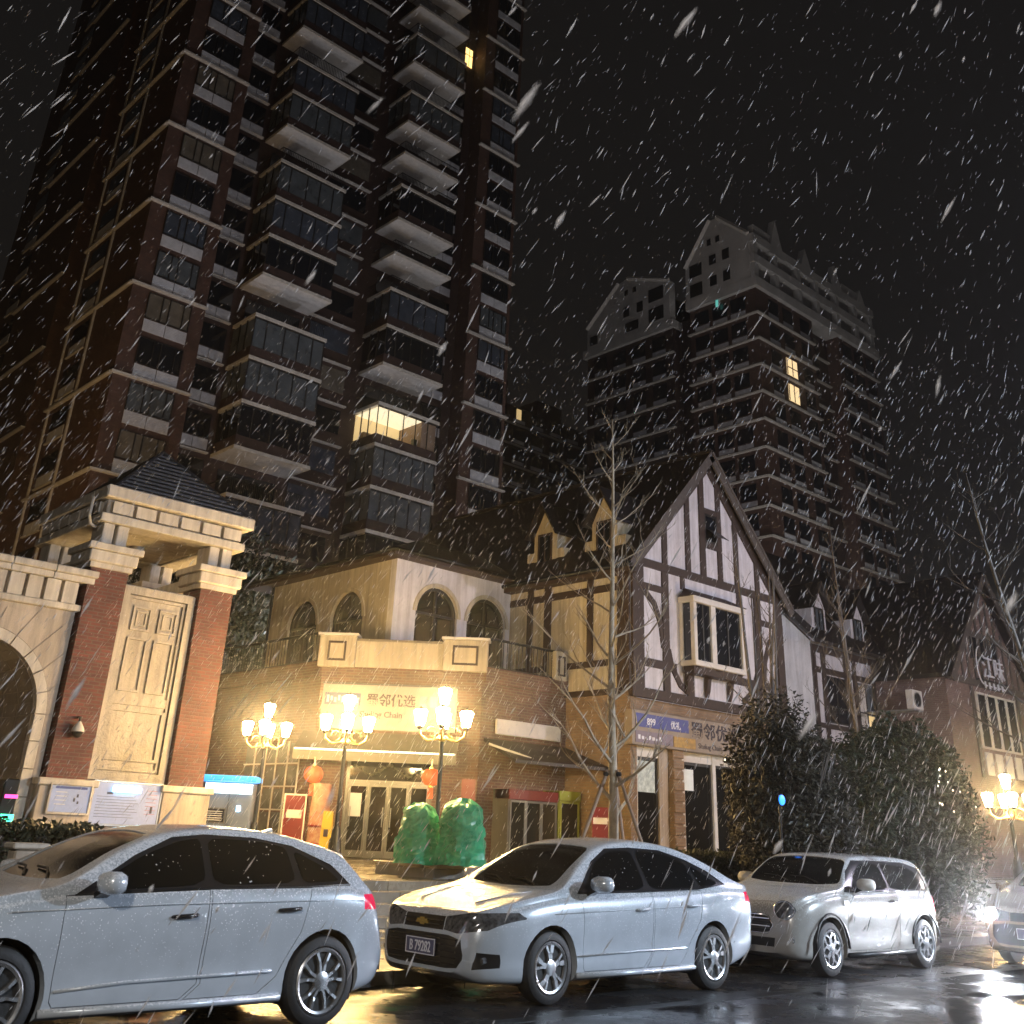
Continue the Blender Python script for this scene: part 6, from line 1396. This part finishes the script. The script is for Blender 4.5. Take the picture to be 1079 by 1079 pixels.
def plate(t, x, z, txt, rot=0, w=.44, h=.14):
    p = link('number_plate', mesh_of('number_plate', MB().box(x-.012, x, -w/2, w/2, z-h/2, z+h/2), 'plate_blue'), t)
    mb = MB(); mb.box(x-.015, x-.012, -w/2, w/2, z+h/2-.008, z+h/2); mb.box(x-.015, x-.012, -w/2, w/2, z-h/2, z-h/2+.008); mb.box(x-.015, x-.012, -w/2, -w/2+.008, z-h/2+.008, z+h/2-.008); mb.box(x-.015, x-.012, w/2-.008, w/2, z-h/2+.008, z+h/2-.008)
    link('plate_border', mesh_of('plate_border', mb, 'white_letter'), p)
    if txt:
        o = text('plate_lettering', txt, .125, 'white_letter', None, (0, 0, 0), R(-90), 'CENTER', .002, .0015, .78); o.parent = p; o.location = (x-.015, 0, z-.043)
    return p

# --- white five-door hatchback, nearest at the left
A3 = dict(L=4.23, fx=.87, rx=3.50, wr=.325, rimr=.238, ar=.372, rw=.57, paint='car_white', style='twin10',
    top=[(0, .56), (.04, .66), (.15, .74), (.5, .87), (.95, .965), (1.18, 1.0), (1.3, 1.04), (1.7, 1.255), (2.0, 1.365), (2.3, 1.415), (2.7, 1.43), (3.1, 1.405), (3.45, 1.335), (3.70, 1.262), (3.79, 1.17), (3.92, 1.03), (4.0, .965), (4.1, .87), (4.17, .72), (4.21, .58), (4.23, .46)],
    belt=[(0, .54), (.2, .67), (.6, .83), (1.2, .93), (2.0, .97), (2.5, .99), (3.3, 1.0), (3.65, 1.0), (3.85, .965), (4.0, .90), (4.23, .45)],
    w=[(0, .50), (.05, .62), (.18, .74), (.4, .83), (.75, .885), (1.2, .892), (3.0, .892), (3.5, .888), (3.8, .87), (4.0, .83), (4.15, .76), (4.23, .66)],
    bot=[(0, .26), (.2, .19), (.7, .17), (3.6, .18), (4.05, .24), (4.23, .33)],
    side_glass=[[(1.42, .968), (2.36, 1.012), (2.36, 1.335), (2.17, 1.307), (1.86, 1.2)], [(2.43, 1.012), (3.18, 1.028), (3.14, 1.285), (2.9, 1.325), (2.42, 1.335)], [(3.25, 1.03), (3.62, 1.045), (3.50, 1.14), (3.20, 1.268)]],
    dlo=[(1.33, .945), (2.4, .99), (3.3, 1.006), (3.72, 1.025), (3.56, 1.165), (3.2, 1.30), (2.85, 1.35), (2.4, 1.362), (2.12, 1.335), (1.80, 1.205)],
    wind=[(1.30, -.62), (1.26, -.3), (1.25, 0), (1.26, .3), (1.30, .62), (1.98, .50), (2.02, 0), (1.98, -.50)], wz=.95,
    rear=[(3.76, -.44), (3.97, -.55), (3.97, .55), (3.76, .44)], rz=.93,
    front=[('headlight', [(.42, .62), (.70, .66), (.84, .74), (.80, .80), (.45, .74)], -.1, .48, True, 'head_lens', .006), ('grille', [(-.36, .34), (.36, .34), (.42, .68), (-.42, .68)], -.1, .08, False, 'car_black', .012), ('tail_light', [(.55, .825), (.9, .835), (.9, .945), (.55, .95)], 3.87, 4.6, True, 'tail_red', -.003)],
    doors=[[(1.27, .945), (1.26, .8), (1.28, .30), (1.31, .262), (2.25, .262), (2.375, .36), (2.385, .985)], [(2.40, .36), (2.28, .262), (2.90, .262), (3.06, .38), (3.24, .68), (3.32, 1.0), (2.40, .987)]],
    hood=None, mirror=(1.42, 1.03), mirror_paint='car_white', handles=[(2.08, .805), (3.0, .84)], wiper=(1.27, 1.03), handle_m='car_trim')
CY = 8.2-.06+.892
carA, bodA, obA = build_car('parked_car', 'white five door hatchback parked nearest, cut by the left edge', (5.66-3.50, CY, 0), A3)
def strip(par, name, pts, r_, m, s=-1): return link(name, mesh_of(name, MB().tube(pts, r_, 6), m, True), par)
for s in (-1, 1):
    strip(bodA, 'shoulder_crease', [(.9, s*.885, .845), (2.0, s*.893, .885), (3.3, s*.892, .905), (3.85, s*.86, .90)], .004, 'car_white')
    strip(bodA, 'side_skirt', [(1.22, s*.865, .235), (2.2, s*.872, .232), (3.1, s*.868, .24)], .028, 'car_white')
    strip(bodA, 'lower_crease', [(1.3, s*.868, .36), (1.8, s*.874, .395), (2.5, s*.878, .41), (3.0, s*.882, .42)], .012, 'car_white')
    strip(bodA, 'window_chrome', [(1.33, s*.85, .947), (2.4, s*.848, .985), (3.3, s*.845, 1.0), (3.72, s*.82, 1.015)], .006, 'car_black')
link('roof_spoiler', mesh_of('roof_spoiler', MB().add([(3.52, -.52, 1.30), (3.52, .52, 1.30), (3.80, .55, 1.245), (3.80, -.55, 1.245), (3.52, -.52, 1.25), (3.52, .52, 1.25), (3.80, .55, 1.215), (3.80, -.55, 1.215)], [(0, 3, 2, 1), (4, 5, 6, 7), (0, 4, 7, 3), (1, 2, 6, 5), (3, 7, 6, 2), (0, 1, 5, 4)]), 'car_white'), carA)
link('rear_valance', mesh_of('rear_valance', MB().box(3.95, 4.19, -.6, .6, .22, .38), 'car_black'), carA)
link('exhaust_trim', mesh_of('exhaust_trim', MB().box(4.12, 4.21, -.62, -.48, .30, .36), 'chrome'), carA)
link('aerial_fin', mesh_of('aerial_fin', MB().prism([(3.2, 1.375), (3.4, 1.34), (3.38, 1.42)], 'y', -.015, .015), 'car_white'), carA)

# --- white sedan in the middle, seen from the front corner
SD = dict(L=4.54, fx=.93, rx=3.53, wr=.315, rimr=.225, ar=.365, rw=.55, paint='car_white', style='fan10',
    top=[(0, .60), (.02, .70), (.10, .775), (.35, .85), (.75, .925), (1.0, .965), (1.1, .99), (1.5, 1.215), (1.85, 1.385), (2.2, 1.452), (2.6, 1.475), (3.0, 1.45), (3.4, 1.365), (3.75, 1.235), (4.0, 1.12), (4.2, 1.06), (4.40, 1.03), (4.48, .94), (4.52, .78), (4.54, .55)],
    belt=[(0, .58), (.15, .70), (.5, .82), (1.2, .905), (2.0, .925), (3.0, .955), (3.7, .985), (4.2, .985), (4.42, .93), (4.54, .54)],
    w=[(0, .56), (.04, .66), (.14, .75), (.35, .835), (.7, .882), (1.2, .89), (3.4, .89), (3.9, .87), (4.25, .82), (4.45, .74), (4.54, .62)],
    bot=[(0, .27), (.2, .19), (.7, .17), (3.7, .18), (4.2, .26), (4.54, .36)],
    side_glass=[[(1.42, .965), (2.42, .985), (2.40, 1.355), (2.05, 1.345), (1.76, 1.235)], [(2.50, .985), (3.30, 1.005), (3.24, 1.265), (2.90, 1.345), (2.47, 1.36)], [(3.37, 1.005), (3.72, 1.045), (3.48, 1.165), (3.31, 1.23)]],
    dlo=[(1.32, .945), (2.45, .965), (3.3, .985), (3.86, 1.04), (3.58, 1.18), (3.28, 1.285), (2.9, 1.372), (2.4, 1.387), (2.0, 1.368), (1.70, 1.24)],
    wind=[(1.15, -.63), (1.10, -.3), (1.08, 0), (1.10, .3), (1.15, .63), (1.86, .51), (1.90, 0), (1.86, -.51)], wz=.95,
    rear=[(3.32, -.46), (3.94, -.58), (3.94, .58), (3.32, .46)], rz=.98,
    front=[('headlight', [(.31, .615), (.52, .595), (.76, .635), (.87, .735), (.84, .785), (.58, .77), (.31, .725)], -.1, .58, True, 'head_lens', .006),
           ('upper_grille', [(-.305, .61), (.305, .61), (.305, .725), (-.305, .725)], -.1, .12, False, 'car_black', .010),
           ('lower_grille', rnd_poly([(-.52, .30), (.52, .30), (.60, .40), (.56, .575), (-.56, .575), (-.60, .40)], .15, 1), -.1, .14, False, 'car_black', .012),
           ('fog_lamp_recess', [(.66, .31), (.80, .33), (.80, .44), (.70, .455)], -.1, .45, True, 'car_black', .008),
           ('tail_light', [(.50, .855), (.9, .86), (.9, .965), (.50, .96)], 4.22, 4.8, True, 'tail_red', -.003)],
    doors=[[(1.33, .948), (1.36, .80), (1.38, .30), (1.41, .262), (2.32, .262), (2.45, .40), (2.46, .965)], [(2.475, .40), (2.36, .262), (2.92, .262), (3.05, .40), (3.28, .70), (3.34, .982), (2.475, .966)]],
    hood=[(.16, -.60), (.13, -.3), (.12, 0), (.13, .3), (.16, .60), (.6, .74), (1.07, .74), (1.04, 0), (1.07, -.74), (.6, -.74)],
    mirror=(1.42, 1.04), handles=[(2.16, .80), (3.02, .83)], wiper=(1.12, 1.005))
carB, bodB, obB = build_car('parked_car', 'white sedan with a gold badge parked in the middle', (8.31-.93, CY, 0), SD)
xg = 0.0
mb = MB(); bow = [(-.095, -.018), (-.035, -.018), (-.035, -.032), (.035, -.032), (.035, -.018), (.095, -.018), (.075, .018), (.035, .018), (.035, .032), (-.035, .032), (-.035, .018), (-.075, .018)]
link('gold_badge', mesh_of('gold_badge', MB().prism([(a, b+.668) for a, b in bow], 'x', -.012, .012), 'gold'), carB)
for z in (.652, .688): link('grille_slat', mesh_of('grille_slat', MB().box(-.002, .012, -.28, .28, z-.004, z+.004), 'car_trim'), carB)
for i in range(5): link('grille_slat', mesh_of('grille_slat', MB().box(.0, .014, -.5, .5, .335+i*.05, .345+i*.05), 'car_trim'), carB)
plate(carB, -.006, .455, 'B 79282')
for s in (-1, 1):
    link('projector', mesh_of('projector', MB().lathe([(.045, 0), (.05, .02), (.03, .045), (.01, .05)], (.20, s*.60, .70), 14, 'y'), 'chrome', 40), carB)
    link('lamp_reflector', mesh_of('lamp_reflector', MB().tube([(.10, s*.40, .672), (.15, s*.55, .675), (.26, s*.70, .69), (.42, s*.81, .735)], .012, 6), 'chrome', True), carB)
    link('fog_lamp', mesh_of('fog_lamp', MB().tube([(.17, s*.74, .39), (.13, s*.735, .385)], .03, 12), 'head_lens', 40), carB)
    strip(bodB, 'waist_crease', [(.95, s*.885, .77), (2.0, s*.892, .80), (3.2, s*.893, .83), (4.1, s*.845, .86)], .004, 'car_white')
    strip(bodB, 'side_skirt', [(1.28, s*.865, .235), (2.2, s*.87, .232), (3.15, s*.866, .24)], .026, 'car_white')
    strip(bodB, 'door_moulding', [(1.3, s*.872, .40), (2.2, s*.878, .42), (3.0, s*.882, .43)], .008, 'car_white')
    strip(bodB, 'bonnet_crease', [(.30, s*.42, .845), (.7, s*.50, .925), (1.0, s*.55, .955)], .006, 'car_white')

# --- small cream three-door hatchback
MN = dict(L=3.82, fx=.68, rx=3.175, wr=.31, rimr=.222, ar=.365, rw=.62, paint='car_cream', style='oval6',
    top=[(0, .60), (.03, .74), (.10, .83), (.3, .91), (.7, .965), (1.0, .995), (1.12, 1.03), (1.33, 1.20), (1.55, 1.345), (1.75, 1.40), (2.2, 1.418), (2.9, 1.412), (3.3, 1.385), (3.46, 1.34), (3.56, 1.20), (3.66, 1.02), (3.72, .92), (3.78, .76), (3.82, .55)],
    belt=[(0, .58), (.12, .72), (.4, .85), (1.0, .925), (2.0, .945), (3.0, .965), (3.4, .965), (3.6, .93), (3.82, .54)],
    w=[(0, .52), (.05, .64), (.15, .73), (.35, .81), (.65, .855), (1.2, .862), (2.8, .862), (3.3, .855), (3.6, .80), (3.75, .71), (3.82, .62)],
    bot=[(0, .25), (.2, .18), (.6, .16), (3.2, .17), (3.6, .22), (3.82, .34)],
    side_glass=[[(1.32, .975), (2.32, .985), (2.30, 1.30), (1.85, 1.30), (1.58, 1.19)], [(2.38, .985), (3.30, 1.0), (3.25, 1.23), (2.95, 1.285), (2.36, 1.30)]],
    dlo=[(1.12, .957), (2.3, .967), (3.50, .985), (3.42, 1.26), (3.0, 1.335), (2.3, 1.345), (1.66, 1.335), (1.38, 1.20)],
    wind=[(1.16, -.72), (1.11, -.4), (1.10, 0), (1.11, .4), (1.16, .72), (1.58, .60), (1.62, 0), (1.58, -.60)], wz=.97,
    rear=[(3.46, -.46), (3.64, -.55), (3.64, .55), (3.46, .46)], rz=.95,
    front=[('headlight', [(.56+.125*math.cos(R(a)), .735+.10*math.sin(R(a))) for a in range(0, 360, 20)], -.1, .5, True, 'head_lens', .004),
           ('grille', rnd_poly([(-.34, .47), (.34, .47), (.42, .56), (.34, .665), (-.34, .665), (-.42, .56)], .15, 1), -.1, .12, False, 'car_black', .010),
           ('lower_grille', [(-.42, .32), (.42, .32), (.44, .42), (-.44, .42)], -.1, .14, False, 'car_black', .010),
           ('tail_light', [(.62, .70), (.88, .70), (.88, .9), (.62, .9)], 3.55, 4.0, True, 'tail_red', -.003)],
    doors=[[(1.10, .955), (1.09, .80), (1.10, .32), (1.13, .275), (2.36, .275), (2.46, .40), (2.46, .968)]],
    hood=[(.10, -.42), (.08, 0), (.10, .42), (.35, .66), (1.06, .68), (1.05, 0), (1.06, -.68), (.35, -.66)],
    mirror=(1.33, 1.05), mirror_paint='trim_white', handles=[(2.17, .84)], wiper=(1.13, 1.05), handle_m='chrome')
CY3 = 8.3-.06+.862
carC, bodC, obC = build_car('parked_car', 'small cream three door hatchback with round headlights', (13.52-.68, CY3, 0), MN)
for s in (-1, 1):
    th = [(.10+.16*(1-math.cos(R(a)))*.5*0, 0, 0) for a in (0,)]
    ringp = []
    for a in range(0, 361, 15):
        y = .56+.128*math.cos(R(a)); z = .735+.103*math.sin(R(a)); x = .035+.42*max(0, (y-.42))**1.6+.10*max(0, z-.70); ringp.append((x-.01, s*y, z))
    strip(carC, 'headlight_ring', ringp, .012, 'chrome')
    link('projector', mesh_of('projector', MB().lathe([(.06, 0), (.06, .03), (.03, .05)], (.15, s*.56, .735), 14, 'y'), 'chrome', 40), carC)
    fr_ = [(.085+.0, s*(.60+.06*math.cos(R(a))), .41+.06*math.sin(R(a))) for a in range(0, 361, 24)]; strip(carC, 'fog_lamp_ring', fr_, .01, 'chrome')
    link('fog_lamp', mesh_of('fog_lamp', MB().tube([(.16, s*.60, .41), (.09, s*.60, .41)], .055, 14), 'head_lens', 40), carC)
    strip(bodC, 'arch_trim', [(.68+.40*math.cos(R(a)), s*.85, .31+.40*math.sin(R(a))) for a in range(0, 181, 15)], .016, 'car_black')
    strip(bodC, 'arch_trim', [(3.175+.40*math.cos(R(a)), s*.845, .31+.40*math.sin(R(a))) for a in range(0, 181, 15)], .016, 'car_black')
    strip(bodC, 'side_skirt', [(1.05, s*.845, .23), (2.0, s*.85, .228), (2.8, s*.845, .235)], .03, 'car_black')
    strip(bodC, 'belt_chrome', [(1.22, s*.825, .957), (2.3, s*.822, .968), (3.42, s*.80, .98)], .007, 'chrome')
    link('side_vent', mesh_of('side_vent', MB().box(1.0, 1.12, s*.852 if s > 0 else -.868, .868 if s > 0 else s*.852, .80, .86), 'chrome'), carC)
strip(carC, 'grille_surround', [(.01, y, z) for y, z in ((-.34, .67), (.34, .67), (.42, .56), (.34, .465), (-.34, .465), (-.42, .56), (-.34, .67))], .012, 'chrome')
for i in range(4): link('grille_slat', mesh_of('grille_slat', MB().box(-.005, .01, -.37, .37, .495+i*.043, .508+i*.043), 'chrome' if i % 2 else 'car_trim'), carC)
strip(carC, 'roof_edge', [(1.7, -.50, 1.375), (2.4, -.53, 1.39), (3.2, -.53, 1.345)], .006, 'chrome')
link('aerial', mesh_of('aerial', MB().tube([(3.2, 0, 1.36), (3.35, 0, 1.55)], .005, 5), 'car_black'), carC)

# --- bronze car with its lamps on at the right edge
BZ = dict(SD); BZ['paint'] = 'car_bronze'; BZ['top'] = [(x, z*1.06 if z > .9 else z) for x, z in SD['top']]
carD, bodD, obD = build_car('parked_car', 'bronze car driving in with its headlights on at the right edge', (17.5, 7.38, 0), BZ)
carD['group'] = 'cars driving on the road'
for s in (-1, 1):
    link('lit_headlamp', mesh_of('lit_headlamp', MB().tube([(.10, s*.59, .69), (-.005, s*.585, .69), (-.012, s*.585, .69)], [.085, .08, .03], 12), 'head_on', True), carD)
    link('indicator', mesh_of('indicator', MB().tube([(.02, s*.66, .60), (.07, s*.735, .60)], .03, 8), 'amber', True), carD)
    hl = bpy.data.lights.new('headlight_beam', 'SPOT'); hl.energy = 280; hl.spot_size = R(95); hl.spot_blend = .7; hl.color = (.85, .9, 1); hl.shadow_soft_size = .06
    ho = bpy.data.objects.new('headlight_beam', hl); COL.objects.link(ho); ho.parent = carD; ho.location = (-.12, s*.6, .69); ho.rotation_euler = (R(82), 0, R(90))
plate(carD, -.006, .455, '')

# ---------------------------------------------------------------- unseen street lamps on the camera's side of the road (they light cars and gables)
def street_lamp(x, y, h, lab, power, col, aim=(0, 1)):
    t = thing('street_lamp', lab, 'street lamp', (x, y, 0), group='street lamps across the road')
    obj('pole', MB().tube([(x, y, 0), (x, y, h*.9), (x, y, h)], [.1, .065, .06], 12), 'metal_grey', t, smooth=40)
    obj('base', MB().lathe([(.2, 0), (.2, .04), (.13, .06), (.13, .5), (.1, .55)], (x, y, 0), 12), 'metal_grey', t)
    ex, ey = x+aim[0]*1.8, y+aim[1]*1.8
    obj('arm', MB().tube([(x, y, h-.1), (x+aim[0]*.6, y+aim[1]*.6, h+.15), (ex, ey, h+.25)], .045, 8), 'metal_grey', t, smooth=40)
    obj('lamp_head', MB().box(ex-.16, ex+.16, ey-.1, ey+.7, h+.2, h+.32), 'metal_grey', t, bev=.03)
    obj('lens', MB().box(ex-.12, ex+.12, ey, ey+.6, h+.17, h+.199), 'led_glow', t)
    l = bpy.data.lights.new('lamp_light', 'POINT'); l.energy = power; l.color = col; l.shadow_soft_size = .25
    o = bpy.data.objects.new('lamp_light', l); COL.objects.link(o); o.parent = t; o.location = (ex-x, ey+.3-y, h+.1)
    return t
LED = (.68, .83, 1.0)
street_lamp(18.0, -4.5, 5.2, 'street lamp across the road from the small cream car', 7800, LED)
street_lamp(31.0, -3.0, 9.0, 'tall street lamp across the road from the half timbered house', 7500, (.86, .8, 1.0))
street_lamp(-5.0, -5.0, 7.5, 'street lamp across the road from the stone archway', 4200, (1, .92, .82))
street_lamp(50.0, -2.0, 9.0, 'tall unseen street lamp added to light the brick gable house', 5500, (1, .86, .8))  # unseen lamp added to lighten the houses on the right
# unseen lamps added behind the shops to light the tower fronts from below
def unseen_tower_lamp(x, y, h, lab, power, col):
    t = thing('unseen_tower_lamp', lab, 'street lamp', (x, y, PZ), group='unseen lamps added to light the towers')
    obj('pole', MB().tube([(x, y, PZ), (x, y, PZ+h)], [.07, .05], 10), 'metal_dark', t, smooth=40)
    obj('base', MB().lathe([(.18, 0), (.18, .1), (.1, .2)], (x, y, PZ), 10), 'metal_dark', t)
    obj('globe', MB().lathe([(.05, 0), (.17, .08), (.21, .2), (.17, .32), (.05, .4)], (x, y, PZ+h), 14), 'led_glow', t, smooth=True)
    l = bpy.data.lights.new('lamp_light', 'POINT'); l.energy = power; l.color = col; l.shadow_soft_size = .3
    o = bpy.data.objects.new('lamp_light', l); COL.objects.link(o); o.parent = t; o.location = (0, 0, h+.7)
unseen_tower_lamp(29.0, 38.5, 5.5, 'unseen globe lamp added behind the corner shop to light the tower', 4000, (.84, .88, 1))
unseen_tower_lamp(44.0, 40.0, 5.5, 'unseen globe lamp added behind the half timbered house to light the tower', 4000, (.86, .87, 1))
unseen_tower_lamp(9.0, 50.0, 5.5, 'unseen warm globe lamp added to light the side of the tower', 3300, (1, .62, .25))
unseen_tower_lamp(76.0, 34.0, 6.0, 'unseen globe lamp added to light the far tower', 9000, (.95, .92, .9))

# ---------------------------------------------------------------- falling snow, each flake stretched into a motion streak
random.seed(77); mb = MB(); vs = []; fs = []
wind = (ri*(-.55)+Vector((0, 0, -1))).normalized()
n = 0
while n < 19000:
    d = 2.6+34*random.random()**.5 if n < 11000 else random.uniform(12, 27)
    px, py = random.uniform(-60, 1140), random.uniform(-60, 1130) if n < 11000 else random.uniform(380, 1000)
    v = fw+ri*((px-540)/CF)+ui*(-(py-360)/CF); p = Vector((0, 0, CH0))+v.normalized()*d
    if p.z < .15 or p.y > 57: continue
    if p.y > 8 and p.y < 10 and p.z < 1.6: continue
    a = (wind+Vector((random.gauss(0, .13), random.gauss(0, .13), random.gauss(0, .06)))).normalized(); b = a.orthogonal().normalized(); c = a.cross(b)
    L = random.choice((.02, .035, .05, .07, .1))*random.uniform(.8, 1.2)*(1.0 if d > 5 else .7); r_ = random.choice((.002, .003, .004, .006))*(1 if d < 12 else 1.15)*(1 if n < 11000 else .75)
    k = len(vs); vs += [p-a*L, p+b*r_, p+c*r_, p-b*r_, p-c*r_, p+a*L]
    fs += [(k, k+2, k+1), (k, k+3, k+2), (k, k+4, k+3), (k, k+1, k+4), (k+5, k+1, k+2), (k+5, k+2, k+3), (k+5, k+3, k+4), (k+5, k+4, k+1)]; n += 1
for i in range(14):        # a few big flakes near the lens, streaked the same way
    px, py, d = random.uniform(0, 1079), random.uniform(0, 900), random.uniform(1.3, 2.4)
    v = fw+ri*((px-540)/CF)+ui*(-(py-360)/CF); p = Vector((0, 0, CH0))+v.normalized()*d
    a = (wind+Vector((random.gauss(0, .1), random.gauss(0, .1), 0))).normalized(); b = a.orthogonal().normalized(); c = a.cross(b); L = random.uniform(.014, .04); r_ = random.uniform(.003, .006)
    k = len(vs); vs += [p-a*L, p+b*r_, p+c*r_, p-b*r_, p-c*r_, p+a*L]
    fs += [(k, k+2, k+1), (k, k+3, k+2), (k, k+4, k+3), (k, k+1, k+4), (k+5, k+1, k+2), (k+5, k+2, k+3), (k+5, k+3, k+4), (k+5, k+4, k+1)]
mb.add(vs, fs); sn = obj('falling_snow', mb, 'snow'); tag(sn, 'wind driven falling snow shaped as long motion streaks through the whole scene', 'snow', kind='stuff')
# ---------------------------------------------------------------- snowy air
hz = bpy.data.materials.new('snowy_air'); hz.use_nodes = True; N = hz.node_tree.nodes; N.clear()
out = N.new('ShaderNodeOutputMaterial'); pv = N.new('ShaderNodeVolumePrincipled'); pv.inputs['Color'].default_value = (.92, .92, .95, 1); pv.inputs['Density'].default_value = .0021; pv.inputs['Anisotropy'].default_value = .945
hz.node_tree.links.new(pv.outputs[0], out.inputs['Volume'])
M['haze'] = hz
USE_HAZE = True
if USE_HAZE:
    ho = obj('haze', MB().box(-150, 180, -60, 200, -4, 90), 'haze'); tag(ho, 'thin snowy air around the lamps and towers', 'haze', kind='stuff')

bpy.data.scenes.remove(WORK)
